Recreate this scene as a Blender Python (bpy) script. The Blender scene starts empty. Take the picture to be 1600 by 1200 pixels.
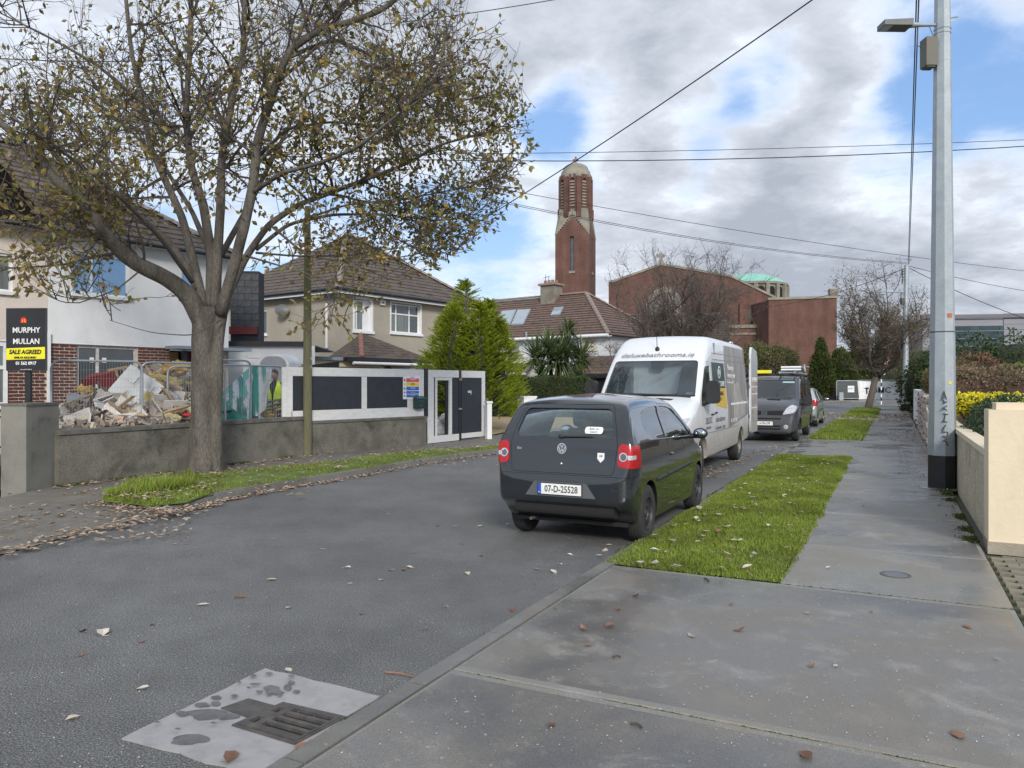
import bpy, bmesh, math, random
from math import sin, cos, pi, radians, sqrt, atan2, exp
from mathutils import Vector, Matrix, noise
from mathutils.bvhtree import BVHTree
random.seed(7)
R = random.random
def U(a, b): return a + (b - a) * random.random()
sc = bpy.context.scene
C = sc.collection
# ------------------------------------------------------------------ camera
H = 1.7; F = 1190.0
cam_d = bpy.data.cameras.new('camera'); cam = bpy.data.objects.new('camera', cam_d); C.objects.link(cam)
cam_d.sensor_width = 36; cam_d.lens = F / 1600 * 36; cam_d.clip_start = 0.1; cam_d.clip_end = 3000
cam.location = (0, 0, H); cam.rotation_euler = (radians(90), 0, 0)
sc.camera = cam
# ------------------------------------------------------------------ world
SUN_EL, SUN_AZ = radians(27), radians(172)      # azimuth clockwise from +Y
w = bpy.data.worlds.new('World'); sc.world = w; w.use_nodes = True
nt = w.node_tree; nt.nodes.clear()
def N(t, kind, **k):
 n = t.nodes.new(kind)
 for a, v in k.items():
  if a == 'i':
   for kk, vv in v.items():
    s = n.inputs[kk]
    if isinstance(vv, bpy.types.NodeSocket): t.links.new(vv, s)
    else: s.default_value = vv
  else: setattr(n, a, v)
 return n
def math_(t, op, a, b=0.0, c=None, clamp=False):
 n = t.nodes.new('ShaderNodeMath'); n.operation = op; n.use_clamp = clamp
 for i, v in enumerate((a, b) if c is None else (a, b, c)):
  if isinstance(v, bpy.types.NodeSocket): t.links.new(v, n.inputs[i])
  else: n.inputs[i].default_value = v
 return n.outputs[0]
def mixc(t, f, a, b, mode='MIX'):
 n = t.nodes.new('ShaderNodeMix'); n.data_type = 'RGBA'; n.blend_type = mode
 for i, v in ((0, f), (6, a), (7, b)):
  if isinstance(v, bpy.types.NodeSocket): t.links.new(v, n.inputs[i])
  else: n.inputs[i].default_value = (v if i == 0 else (tuple(v) + (1,))[:4])
 return n.outputs[2]
def mapr(t, v, a, b, c=0.0, d=1.0, smooth=True):
 n = t.nodes.new('ShaderNodeMapRange'); n.interpolation_type = 'SMOOTHSTEP' if smooth else 'LINEAR'
 t.links.new(v, n.inputs[0])
 for i, x in ((1, a), (2, b), (3, c), (4, d)): n.inputs[i].default_value = x
 return n.outputs[0]
def noise_(t, vec, s, det=4, rough=.55, dist=0):
 n = t.nodes.new('ShaderNodeTexNoise'); n.inputs['Scale'].default_value = s
 n.inputs['Detail'].default_value = det; n.inputs['Roughness'].default_value = rough
 n.inputs['Distortion'].default_value = dist
 if vec is not None: t.links.new(vec, n.inputs['Vector'])
 return n.outputs[0]
EXPO = 0.47
def build_world():
 t = nt
 out = N(t, 'ShaderNodeOutputWorld'); bg = N(t, 'ShaderNodeBackground'); bg.inputs[1].default_value = 0.1
 sky = N(t, 'ShaderNodeTexSky'); sky.sky_type = 'NISHITA'; sky.sun_disc = False
 sky.sun_elevation = SUN_EL; sky.sun_rotation = SUN_AZ
 tc = N(t, 'ShaderNodeTexCoord'); sep = N(t, 'ShaderNodeSeparateXYZ'); t.links.new(tc.outputs['Generated'], sep.inputs[0])
 z = math_(t, 'MAXIMUM', sep.outputs[2], 0.0); zz = math_(t, 'ADD', z, 0.22)
 cx = math_(t, 'DIVIDE', sep.outputs[0], zz); cy = math_(t, 'DIVIDE', sep.outputs[1], zz)
 cb = N(t, 'ShaderNodeCombineXYZ'); t.links.new(cx, cb.inputs[0]); t.links.new(cy, cb.inputs[1]); cb.inputs[2].default_value = 3.7
 v = cb.outputs[0]
 big = noise_(t, v, 0.9, 6, .55, .25); det = noise_(t, v, 2.6, 8, .62, .3); wisp = noise_(t, v, 5.5, 7, .65, .2)
 cov = math_(t, 'ADD', math_(t, 'MULTIPLY', big, .5), math_(t, 'ADD', math_(t, 'MULTIPLY', det, .38), math_(t, 'MULTIPLY', wisp, .12)))
 # gaps of blue sky stand in these compass directions
 def gap(px, py, rad, amt):
  d = Vector(((px - 800) / F, 1, (600 - py) / F)).normalized()
  dt = N(t, 'ShaderNodeVectorMath', operation='DOT_PRODUCT'); t.links.new(tc.outputs['Generated'], dt.inputs[0]); dt.inputs[1].default_value = d
  return mapr(t, dt.outputs['Value'], cos(rad), 1.0, 0, amt)
 g = None
 for a in ((915, 200, .10, .17), (850, 175, .07, .10), (1090, 175, .08, .17), (1200, 120, .07, .18), (1540, 120, .11, .075), (1390, 250, .10, .12), (1120, 290, .07, .09), (1430, 20, .10, .08), (1575, 195, .07, .04), (740, 330, .1, .08), (980, 60, .20, -.14), (1250, 60, .12, -.08), (640, 60, .2, -.12), (1300, 110, .07, -.05), (1330, 380, .22, -.12), (1050, 380, .25, -.10), (1250, 400, .2, -.08), (1000, 250, .07, -.06)):
  q = gap(*a); g = q if g is None else math_(t, 'ADD', g, q)
 cov = math_(t, 'SUBTRACT', cov, g)
 mask = mapr(t, cov, .365, .565)
 # brightness inside the cloud: thick parts grey, thin rims white
 thick = math_(t, 'ADD', math_(t, 'MULTIPLY', math_(t, 'SUBTRACT', cov, .5), 2.2), math_(t, 'MULTIPLY', math_(t, 'SUBTRACT', wisp, .5), .7))
 ccol = N(t, 'ShaderNodeValToRGB'); t.links.new(mapr(t, thick, -.1, .55, smooth=False), ccol.inputs[0])
 e = ccol.color_ramp.elements; e[0].position = 0; e[0].color = (.70, .74, .80, 1); e[1].position = 1; e[1].color = (.30, .33, .385, 1)
 m = ccol.color_ramp.elements.new(.4); m.color = (.47, .505, .565, 1)
 sc10 = N(t, 'ShaderNodeVectorMath', operation='SCALE'); t.links.new(ccol.outputs[0], sc10.inputs[0]); sc10.inputs['Scale'].default_value = 11.2
 skyc = mixc(t, 1.0, sky.outputs[0], (1.05, .95, .92), 'MULTIPLY')
 sk = N(t, 'ShaderNodeVectorMath', operation='SCALE'); t.links.new(skyc, sk.inputs[0]); sk.inputs['Scale'].default_value = 1.15
 blue = mixc(t, .5, sk.outputs[0], (1.9, 4.0, 7.9))
 col = mixc(t, mask, blue, sc10.outputs[0])
 t.links.new(col, bg.inputs[0]); t.links.new(bg.outputs[0], out.inputs[0])
build_world()
sun_d = bpy.data.lights.new('sun', 'SUN'); sun = bpy.data.objects.new('sun', sun_d); C.objects.link(sun)
sun_d.energy = 2.3; sun_d.angle = radians(14); sun_d.color = (1, .95, .87)
sd = Vector((sin(SUN_AZ) * cos(SUN_EL), cos(SUN_AZ) * cos(SUN_EL), sin(SUN_EL)))
sun.rotation_euler = sd.to_track_quat('Z', 'Y').to_euler()
vs = sc.view_settings; vs.view_transform = 'Standard'; vs.look = 'None'; vs.gamma = 1; vs.use_curve_mapping = False; vs.exposure = EXPO
sc.cycles.max_bounces = 6; sc.cycles.transparent_max_bounces = 12
# ------------------------------------------------------------------ frames
A0 = radians(26.565); SX, SY = sin(A0), cos(A0)
def ST(s, t, z=0.0): return Vector((SX * s + SY * t, SY * s - SX * t, z))      # along the road, to its right
def gp(px, py, z=0.0):
 Y = F * (H - z) / (py - 600.0); return Vector(((px - 800) / F * Y, Y, z))
def dp(px, Y, z=0.0): return Vector(((px - 800) / F * Y, Y, z))
def zp(py, Y): return H + (600 - py) * Y / F
def onf(px, py, O, ang):
 """point of the upright plane through O running in compass direction ang -> (k, z)"""
 r = (px - 800) / F; u0, u1 = sin(ang), cos(ang)
 k = (r * O[1] - O[0]) / (u0 - r * u1); Y = O[1] + k * u1
 return k, H + (600 - py) * Y / F
# ------------------------------------------------------------------ objects
def tag(o, label=None, cat=None, group=None, kind=None):
 if label: o['label'] = label
 if cat: o['category'] = cat
 if group: o['group'] = group
 if kind: o['kind'] = kind
 return o
def thing(name, label, cat, loc=(0, 0, 0), rotz=0.0, group=None):
 o = bpy.data.objects.new(name, None); C.objects.link(o); o.empty_display_size = .2
 o.location = loc; o.rotation_euler = (0, 0, rotz)
 return tag(o, label, cat, group)
def copy_tree(o, parent=None):
 c = o.copy(); C.objects.link(c)
 if parent: c.parent = parent
 for ch in o.children: copy_tree(ch, c)
 return c
class MB:
 def __init__(s): s.v = []; s.f = []; s.m = []; s.mi = 0; s.sm = []; s.smooth = False
 def add(s, vs_, fs_, mi=None):
  b = len(s.v); s.v += [tuple(x) for x in vs_]
  for f in fs_: s.f.append(tuple(b + i for i in f)); s.m.append(s.mi if mi is None else mi); s.sm.append(s.smooth)
 def box(s, x0, x1, y0, y1, z0, z1, mi=None, rot=None, c=None):
  vs_ = [Vector(p) for p in ((x0, y0, z0), (x1, y0, z0), (x1, y1, z0), (x0, y1, z0), (x0, y0, z1), (x1, y0, z1), (x1, y1, z1), (x0, y1, z1))]
  if rot is not None:
   c = Vector(c) if c is not None else Vector(((x0 + x1) / 2, (y0 + y1) / 2, (z0 + z1) / 2))
   vs_ = [rot @ (p - c) + c for p in vs_]
  s.add(vs_, ((0, 3, 2, 1), (4, 5, 6, 7), (0, 1, 5, 4), (1, 2, 6, 5), (2, 3, 7, 6), (3, 0, 4, 7)), mi); return s
 def quad(s, a, b, c, d, mi=None): s.add((a, b, c, d), ((0, 1, 2, 3),), mi); return s
 def tube(s, pts, rad, n=6, mi=None, cap=True, sq=None):
  pts = [Vector(p) for p in pts]; L = len(pts)
  if not hasattr(rad, '__len__'): rad = [rad] * L
  d0 = (pts[1] - pts[0]).normalized(); a = d0.orthogonal().normalized()
  vs_ = []
  for i, p in enumerate(pts):
   d = (pts[min(i + 1, L - 1)] - pts[max(i - 1, 0)])
   if d.length < 1e-9: d = d0
   d.normalize(); a = (a - d * a.dot(d)); a = a.normalized() if a.length > 1e-6 else d.orthogonal().normalized(); b = d.cross(a)
   for j in range(n):
    th = 2 * pi * j / n; vs_.append(p + (a * cos(th) + b * sin(th)) * rad[i])
  fs_ = [(i * n + j, i * n + (j + 1) % n, (i + 1) * n + (j + 1) % n, (i + 1) * n + j) for i in range(L - 1) for j in range(n)]
  if cap: fs_ += [tuple(range(n))[::-1], tuple(range((L - 1) * n, L * n))]
  s.add(vs_, fs_, mi); return s
 def cyl(s, a, b, r, n=12, r2=None, mi=None): return s.tube((a, b), (r, r if r2 is None else r2), n, mi)
 def lathe(s, prof, n=20, o=(0, 0, 0), axis='z', mi=None, a0=0, a1=2 * pi):
  full = abs(a1 - a0 - 2 * pi) < 1e-6; k = n if full else n + 1; vs_ = []
  for (r, h) in prof:
   for j in range(k):
    th = a0 + (a1 - a0) * j / n; x, y = r * cos(th), r * sin(th)
    p = (x, y, h) if axis == 'z' else ((h, x, y) if axis == 'x' else (x, h, y))
    vs_.append((p[0] + o[0], p[1] + o[1], p[2] + o[2]))
  fs_ = []
  for i in range(len(prof) - 1):
   for j in range(n):
    q = (j + 1) % k; fs_.append((i * k + j, i * k + q, (i + 1) * k + q, (i + 1) * k + j))
  s.add(vs_, fs_, mi); return s
 def prism(s, poly, h0, h1, axis='z', mi=None):
  n = len(poly)
  def P(p, h): return (p[0], p[1], h) if axis == 'z' else ((p[0], h, p[1]) if axis == 'y' else (h, p[0], p[1]))
  s.add([P(p, h0) for p in poly] + [P(p, h1) for p in poly], [tuple(range(n))[::-1], tuple(range(n, 2 * n))] + [(i, (i + 1) % n, n + (i + 1) % n, n + i) for i in range(n)], mi); return s
 def build(s, name, mat, parent=None, smooth=None, recalc=True):
  me = bpy.data.meshes.new(name); me.from_pydata(s.v, [], s.f)
  for m in (mat if isinstance(mat, (list, tuple)) else [mat]): me.materials.append(m)
  if any(s.m): me.polygons.foreach_set('material_index', s.m)
  if recalc and len(s.f) < 60000:
   bm = bmesh.new(); bm.from_mesh(me); bmesh.ops.recalc_face_normals(bm, faces=bm.faces); bm.to_mesh(me); bm.free()
  if smooth is not None: me.shade_smooth(); (me.set_sharp_from_angle(angle=radians(smooth)) if smooth < 180 else None)
  me.update(); return obj(name, me, parent)
def obj(name, me, parent=None, loc=None, rot=None, scale=None):
 o = bpy.data.objects.new(name, me); C.objects.link(o)
 if parent is not None: o.parent = parent
 if loc is not None: o.location = loc
 if rot is not None: o.rotation_euler = rot
 if scale is not None: o.scale = scale
 return o
def mbox(name, mat, parent, *a, **k): return MB().box(*a, **k).build(name, mat, parent)
def text(name, s, size, mat, parent, loc, rot=(pi / 2, 0, 0), ext=.002, sx=1.0, shear=0, align='CENTER', bold=0.0, label=None, sp=1.0):
 cu = bpy.data.curves.new(name, 'FONT'); cu.body = s; cu.size = size; cu.extrude = ext; cu.shear = shear; cu.align_x = align; cu.align_y = 'CENTER'; cu.offset = bold; cu.resolution_u = 2; cu.space_character = sp
 o = bpy.data.objects.new(name + '_tmp', cu); C.objects.link(o)
 dg = bpy.context.evaluated_depsgraph_get(); me = bpy.data.meshes.new_from_object(o.evaluated_get(dg)); me.name = name
 bpy.data.objects.remove(o); bpy.data.curves.remove(cu)
 me.materials.clear(); me.materials.append(mat)
 r = obj(name, me, parent, loc, rot, (sx, 1, 1))
 if label: r['label'] = label
 return r
# ------------------------------------------------------------------ materials
def M(name, c, r=.7, c2=None, vs_=3.0, amt=.5, bump=0.0, bs=40, metal=0.0, spec=.5, coat=0.0, fine=0.0, fs=120, stain=None, ss=1.2, sa=.5, alpha=1.0, det=5, stretch=None, flake=False):
 m = bpy.data.materials.new(name); m.use_nodes = True; t = m.node_tree; b = t.nodes['Principled BSDF']
 b.inputs['Roughness'].default_value = r; b.inputs['Metallic'].default_value = metal; b.inputs['Specular IOR Level'].default_value = spec
 b.inputs['Coat Weight'].default_value = coat; b.inputs['Coat Roughness'].default_value = .03; b.inputs['Alpha'].default_value = alpha
 tc = N(t, 'ShaderNodeTexCoord'); v = tc.outputs['Object']
 if stretch:
  mp = N(t, 'ShaderNodeMapping'); t.links.new(v, mp.inputs[0]); mp.inputs['Scale'].default_value = stretch; v = mp.outputs[0]
 c2 = c2 or tuple(x * .72 for x in c)
 f = mapr(t, noise_(t, v, vs_, det, .6), .35, .68)
 col = mixc(t, math_(t, 'MULTIPLY', f, amt * 1.2, clamp=True), c, c2)
 if fine:
  ff = mapr(t, noise_(t, v, fs, 2, .7), .3, .7, 1 - fine, 1 + fine)
  col = mixc(t, 1.0, col, (1, 1, 1), 'MULTIPLY'); sc_ = N(t, 'ShaderNodeVectorMath', operation='SCALE'); t.links.new(col, sc_.inputs[0]); t.links.new(ff, sc_.inputs['Scale']); col = sc_.outputs[0]
 if stain:
  g = mapr(t, noise_(t, v, ss, 6, .65, .4), .5, .72); col = mixc(t, math_(t, 'MULTIPLY', g, sa, clamp=True), col, stain)
 t.links.new(col, b.inputs['Base Color'])
 if bump:
  bp = N(t, 'ShaderNodeBump'); bp.inputs['Strength'].default_value = min(1, bump); bp.inputs['Distance'].default_value = .01 * max(1, bump)
  t.links.new(noise_(t, v, bs, 4, .6), bp.inputs['Height']); t.links.new(bp.outputs[0], b.inputs['Normal'])
 return m
def G(name, tint=(.7, .85, .8), trans=.6, dark=(.02, .025, .03), rough=.02):
 """window glass: part clear, part dark, with a mirror coat"""
 m = bpy.data.materials.new(name); m.use_nodes = True; t = m.node_tree; t.nodes.clear()
 out = N(t, 'ShaderNodeOutputMaterial'); tr = N(t, 'ShaderNodeBsdfTransparent'); tr.inputs[0].default_value = tint + (1,)
 p = N(t, 'ShaderNodeBsdfPrincipled'); p.inputs['Base Color'].default_value = dark + (1,); p.inputs['Roughness'].default_value = rough
 gl = N(t, 'ShaderNodeBsdfGlossy'); gl.inputs['Roughness'].default_value = rough; gl.inputs[0].default_value = (.95, .97, 1, 1)
 a = N(t, 'ShaderNodeMixShader'); a.inputs[0].default_value = trans; t.links.new(p.outputs[0], a.inputs[1]); t.links.new(tr.outputs[0], a.inputs[2])
 fr = N(t, 'ShaderNodeFresnel'); fr.inputs[0].default_value = 1.5
 b = N(t, 'ShaderNodeMixShader'); t.links.new(math_(t, 'MULTIPLY', fr.outputs[0], 1.5, clamp=True), b.inputs[0]); t.links.new(a.outputs[0], b.inputs[1]); t.links.new(gl.outputs[0], b.inputs[2])
 t.links.new(b.outputs[0], out.inputs[0]); return m
def emis(name, c, s):
 m = bpy.data.materials.new(name); m.use_nodes = True; b = m.node_tree.nodes['Principled BSDF']
 b.inputs['Base Color'].default_value = c + (1,); b.inputs['Emission Color'].default_value = c + (1,); b.inputs['Emission Strength'].default_value = s; return m
def leafmat(name, cols, r=.6, scale=6, transl=.35):
 m = bpy.data.materials.new(name); m.use_nodes = True; t = m.node_tree; t.nodes.clear()
 out = N(t, 'ShaderNodeOutputMaterial'); g = N(t, 'ShaderNodeNewGeometry')
 rp = N(t, 'ShaderNodeValToRGB'); oi0 = N(t, 'ShaderNodeObjectInfo'); t.links.new(math_(t, 'FRACT', math_(t, 'ADD', g.outputs['Random Per Island'], oi0.outputs['Random'])), rp.inputs[0]); rp.color_ramp.interpolation = 'LINEAR'
 el = rp.color_ramp.elements
 while len(el) < len(cols): el.new(.5)
 for i, c in enumerate(cols): el[i].position = i / (len(cols) - 1); el[i].color = tuple(c) + (1,)
 oi = N(t, 'ShaderNodeObjectInfo')
 tc = N(t, 'ShaderNodeTexCoord'); n = mapr(t, noise_(t, tc.outputs['Object'], scale, 4, .6), .3, .7, .7, 1.25)
 s_ = N(t, 'ShaderNodeVectorMath', operation='SCALE'); t.links.new(rp.outputs[0], s_.inputs[0]); t.links.new(n, s_.inputs['Scale'])
 d = N(t, 'ShaderNodeBsdfPrincipled'); d.inputs['Roughness'].default_value = r; d.inputs['Specular IOR Level'].default_value = .3; t.links.new(s_.outputs[0], d.inputs['Base Color'])
 tl = N(t, 'ShaderNodeBsdfTranslucent'); t.links.new(s_.outputs[0], tl.inputs[0])
 mx = N(t, 'ShaderNodeMixShader'); mx.inputs[0].default_value = transl; t.links.new(d.outputs[0], mx.inputs[1]); t.links.new(tl.outputs[0], mx.inputs[2])
 t.links.new(mx.outputs[0], out.inputs[0]); return m

def asphalt_mat():
 m = bpy.data.materials.new('asphalt'); m.use_nodes = True; t = m.node_tree; b = t.nodes['Principled BSDF']
 tc = N(t, 'ShaderNodeTexCoord'); v = tc.outputs['Object']
 sp = noise_(t, v, 105, 3, .8); vo = N(t, 'ShaderNodeTexVoronoi'); vo.inputs['Scale'].default_value = 75; t.links.new(v, vo.inputs['Vector'])
 big = noise_(t, v, .45, 5, .6); mid = noise_(t, v, 3.5, 5, .65)
 c = mixc(t, mapr(t, sp, .42, .68), (.068, .069, .069), (.305, .303, .295))
 c = mixc(t, mapr(t, vo.outputs['Distance'], .0, .32, .85, 0), c, (.03, .03, .031))
 spots = mapr(t, noise_(t, v, 60, 2, .6), .70, .76); c = mixc(t, math_(t, 'MULTIPLY', spots, .6), c, (.34, .33, .31))
 k = math_(t, 'ADD', mapr(t, big, .3, .7, .82, 1.2), mapr(t, mid, .3, .7, -.08, .08))
 s_ = N(t, 'ShaderNodeVectorMath', operation='SCALE'); t.links.new(c, s_.inputs[0]); t.links.new(k, s_.inputs['Scale'])
 t.links.new(s_.outputs[0], b.inputs['Base Color']); t.links.new(mapr(t, mid, .3, .7, .62, .85), b.inputs['Roughness'])
 b.inputs['Specular IOR Level'].default_value = .4
 bp = N(t, 'ShaderNodeBump'); bp.inputs['Strength'].default_value = .9; bp.inputs['Distance'].default_value = .006
 t.links.new(math_(t, 'ADD', sp, math_(t, 'MULTIPLY', vo.outputs['Distance'], 1.0)), bp.inputs['Height']); t.links.new(bp.outputs[0], b.inputs['Normal'])
 return m
def paving_mat(name, base, light, wet=.5, seed=0.0):
 m = bpy.data.materials.new(name); m.use_nodes = True; t = m.node_tree; b = t.nodes['Principled BSDF']
 g = N(t, 'ShaderNodeNewGeometry'); mp = N(t, 'ShaderNodeMapping'); t.links.new(g.outputs['Position'], mp.inputs[0]); mp.inputs['Location'].default_value = (seed, seed * .7, 0); v = mp.outputs[0]
 fine = noise_(t, v, 190, 3, .75); mid = noise_(t, v, 5, 6, .7, .3); big = noise_(t, v, .62, 3, .5, .25)
 dry = mapr(t, mid, .45, .75); c = mixc(t, math_(t, 'MULTIPLY', dry, .6), base, light)
 wetm = mapr(t, big, .47, .62); c = mixc(t, math_(t, 'MULTIPLY', wetm, wet * .9, clamp=True), c, tuple(x * .46 for x in base))
 brn = mapr(t, noise_(t, v, .9, 4, .65, .4), .42, .62); c = mixc(t, math_(t, 'MULTIPLY', brn, .55), c, tuple(x * y for x, y in zip(base, (1.05, .95, .80))))
 blot = mapr(t, noise_(t, v, 1.3, 5, .72, .5), .56, .70); c = mixc(t, math_(t, 'MULTIPLY', blot, .55), c, light)
 lich = mapr(t, noise_(t, v, 24, 2, .5), .70, .75); c = mixc(t, math_(t, 'MULTIPLY', lich, .45), c, tuple(x * 1.5 for x in light))
 f = mapr(t, fine, .3, .7, .62, 1.38); s_ = N(t, 'ShaderNodeVectorMath', operation='SCALE'); t.links.new(c, s_.inputs[0]); t.links.new(f, s_.inputs['Scale'])
 t.links.new(s_.outputs[0], b.inputs['Base Color'])
 rg = math_(t, 'ADD', mapr(t, big, .45, .60, .62, .17 if wet > .3 else .55), math_(t, 'MULTIPLY', math_(t, 'SUBTRACT', mid, .5), .5)); t.links.new(rg, b.inputs['Roughness'])
 b.inputs['Specular IOR Level'].default_value = .5
 bp = N(t, 'ShaderNodeBump'); bp.inputs['Strength'].default_value = .35; bp.inputs['Distance'].default_value = .004; t.links.new(fine, bp.inputs['Height']); t.links.new(bp.outputs[0], b.inputs['Normal'])
 return m
def sheet_brick(name, c1, c2, mortar, sx=4.3, bw=.5, rh=.25):
 """brick courses for surfaces too far off to tell bricks apart"""
 m = bpy.data.materials.new(name); m.use_nodes = True; t = m.node_tree; b = t.nodes['Principled BSDF']
 tc = N(t, 'ShaderNodeTexCoord'); se = N(t, 'ShaderNodeSeparateXYZ'); t.links.new(tc.outputs['Object'], se.inputs[0])
 cb = N(t, 'ShaderNodeCombineXYZ'); t.links.new(math_(t, 'ADD', se.outputs[0], se.outputs[1]), cb.inputs[0]); t.links.new(se.outputs[2], cb.inputs[1])
 br = N(t, 'ShaderNodeTexBrick'); t.links.new(cb.outputs[0], br.inputs['Vector']); br.inputs['Color1'].default_value = c1 + (1,); br.inputs['Color2'].default_value = c2 + (1,); br.inputs['Mortar'].default_value = mortar + (1,)
 br.inputs['Scale'].default_value = sx; br.inputs['Brick Width'].default_value = bw * 2; br.inputs['Row Height'].default_value = rh * 1.3; br.inputs['Mortar Size'].default_value = .02
 v = tc.outputs['Object']; n1 = mapr(t, noise_(t, v, .5, 6, .65), .3, .7, .78, 1.18)
 mp = N(t, 'ShaderNodeMapping'); t.links.new(v, mp.inputs[0]); mp.inputs['Scale'].default_value = (1.2, 1.2, .12); n2 = mapr(t, noise_(t, mp.outputs[0], .9, 5, .6), .35, .65, .88, 1.1)
 s_ = N(t, 'ShaderNodeVectorMath', operation='SCALE'); t.links.new(br.outputs[0], s_.inputs[0]); t.links.new(math_(t, 'MULTIPLY', n1, n2), s_.inputs['Scale'])
 t.links.new(s_.outputs[0], b.inputs['Base Color']); b.inputs['Roughness'].default_value = .9; return m
m_asph = asphalt_mat()
m_pave = paving_mat('footpath_concrete', (.168, .164, .158), (.31, .295, .265), .9, 2.0)
m_pave_l = paving_mat('footpath_concrete_pale', (.19, .185, .17), (.27, .26, .235), .35, 5.0)
m_pave_edge = paving_mat('footpath_margin', (.20, .195, .18), (.29, .28, .25), .35, 4.0)
m_pave_far = paving_mat('footpath_far', (.155, .152, .147), (.25, .24, .22), .6, 9.0)
m_kerb = paving_mat('kerb_stone', (.155, .153, .146), (.25, .24, .215), .35, 1.0)
m_gully = M('gully_concrete', (.33, .32, .32), .55, (.26, .255, .255), 6, .6, bump=.2, bs=30, stain=(.17, .165, .16), ss=9, sa=.35)
m_wetspot = M('wet_concrete', (.14, .14, .145), .3, (.09, .09, .095), 14, .8)
m_iron = M('cast_iron', (.06, .057, .055), .6, (.10, .088, .08), 14, .8, bump=.5, bs=90)
m_dark = M('dark_void', (.008, .008, .008), .9)
m_soil = M('soil', (.07, .055, .04), .95, (.04, .033, .025), 3, .8, bump=1, bs=20)
m_turf = M('turf', (.12, .17, .025), .95, (.08, .11, .025), 4, .8, bump=1, bs=50, fine=.3)
m_blade = leafmat('grass_blade', [(.13, .19, .016), (.19, .265, .022), (.24, .32, .03), (.27, .30, .09), (.13, .19, .02), (.22, .21, .09)], .5, 1.2, .3)
m_moss = leafmat('moss', [(.04, .065, .015), (.07, .095, .02), (.10, .12, .03)], .8, 5, .1)
m_litter = leafmat('dry_leaf', [(.36, .27, .19), (.45, .36, .27), (.25, .15, .09), (.52, .45, .37), (.33, .25, .19), (.42, .36, .31), (.30, .18, .11)], .6, 8, .15)
m_litter_pale = leafmat('pale_leaf', [(.45, .38, .3), (.62, .57, .5), (.5, .42, .34)], .6, 8, .15)
m_litter_rust = leafmat('rust_leaf', [(.20, .105, .065), (.26, .15, .10), (.17, .085, .055)], .6, 8, .15)
m_rend_w = M('white_render', (.72, .73, .74), .85, (.64, .65, .66), 1.5, .6, bump=.6, bs=26, stain=(.5, .49, .47), ss=.9, sa=.3)
m_rend_c = M('cream_render', (.66, .58, .52), .85, (.58, .51, .46), 1.5, .6, bump=.6, bs=26)
m_dash = M('pebbledash', (.37, .335, .275), .95, (.29, .265, .22), 1.2, .5, bump=1, bs=70, fine=.35, fs=45)
m_white = M('white_paint', (.74, .75, .76), .5, (.66, .67, .68), 3, .4)
m_upvc = M('white_upvc', (.78, .79, .80), .35)
m_brick = M('red_brick', (.125, .035, .03), .85, (.08, .026, .026), 9, .8, bump=.5, bs=60, fine=.2)
m_brick2 = M('brown_brick', (.17, .055, .04), .85, (.10, .034, .03), 9, .8, bump=.5, bs=60, fine=.2)
m_mortar = M('cream_mortar', (.60, .52, .42), .95, (.50, .43, .35), 4, .6, bump=.4, bs=60)
m_tile = M('brown_roof_tile', (.105, .082, .068), .85, (.065, .052, .045), 2.5, .8, bump=.5, bs=40, fine=.25, fs=30, stain=(.13, .12, .09), ss=2.2, sa=.5)
m_tile3 = M('russet_roof_tile', (.15, .098, .078), .85, (.10, .066, .055), 1.2, .8, bump=.4, bs=20, fine=.25, fs=12, stain=(.2, .17, .14), ss=1.2, sa=.5)
m_hip = M('mortared_hip_tile', (.27, .22, .19), .9, (.17, .135, .115), 6, .8, bump=.4, bs=30)
m_redridge = M('red_ridge_tile', (.27, .14, .11), .85, (.2, .10, .08), 6, .7)
m_gut = M('black_gutter', (.015, .017, .022), .4)
m_lead = M('lead_flashing', (.28, .32, .36), .5, (.2, .24, .28), 5, .6)
m_glass = M('window_glass', (.04, .05, .055), .04, (.07, .08, .085), 1.4, .7, spec=.8)
m_glass_c = M('window_glass_curtained', (.16, .18, .175), .06, (.09, .10, .10), 4, .8, spec=.8, stretch=(3, 3, .3))
m_glass_b = M('window_glass_blue_film', (.16, .33, .58), .08, (.22, .38, .6), 1.0, .6, spec=.6)
m_conc = M('old_concrete', (.175, .165, .14), .95, (.11, .105, .085), 1.8, .8, bump=1, bs=45, fine=.3, fs=55, stain=(.04, .042, .03), ss=1.0, sa=.9)
m_conc_cap = M('concrete_coping', (.15, .145, .13), .9, (.09, .088, .078), 5, .8, bump=.6, bs=60)
m_conc_pil = M('concrete_pillar', (.205, .20, .175), .9, (.14, .138, .12), 1.3, .8, bump=.4, bs=60, fine=.15, fs=90, stain=(.03, .032, .036), ss=1.3, sa=.8)
m_board_w = M('painted_ply_white', (.66, .66, .66), .7, (.58, .58, .57), 5, .6, bump=.3, bs=50, stretch=(1, 1, 3), stain=(.46, .45, .43), ss=4, sa=.3)
m_board_k = M('painted_ply_black', (.022, .025, .033), .6, (.03, .034, .042), 5, .6, bump=.3, bs=50)
m_wood_pole = M('weathered_pole', (.155, .15, .08), .9, (.10, .10, .055), 2, .8, bump=.8, bs=25, stretch=(6, 6, .5), stain=(.20, .19, .16), ss=2, sa=.5)
m_galv = M('galvanised_steel', (.36, .40, .42), .45, (.30, .34, .37), 5, .7, metal=.35, fine=.08, fs=40, stain=(.44, .47, .5), ss=7, sa=.35)
m_galv2 = M('galvanised_tube', (.38, .42, .46), .4, metal=.5)
m_blackp = M('black_paint', (.012, .013, .016), .45, (.03, .03, .032), 6, .4)
m_cream = M('cream_paint', (.70, .60, .44), .8, (.62, .53, .38), 1.5, .5, bump=.35, bs=18, fine=.04, fs=90, stain=(.42, .36, .26), ss=2.4, sa=.3)
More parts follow.
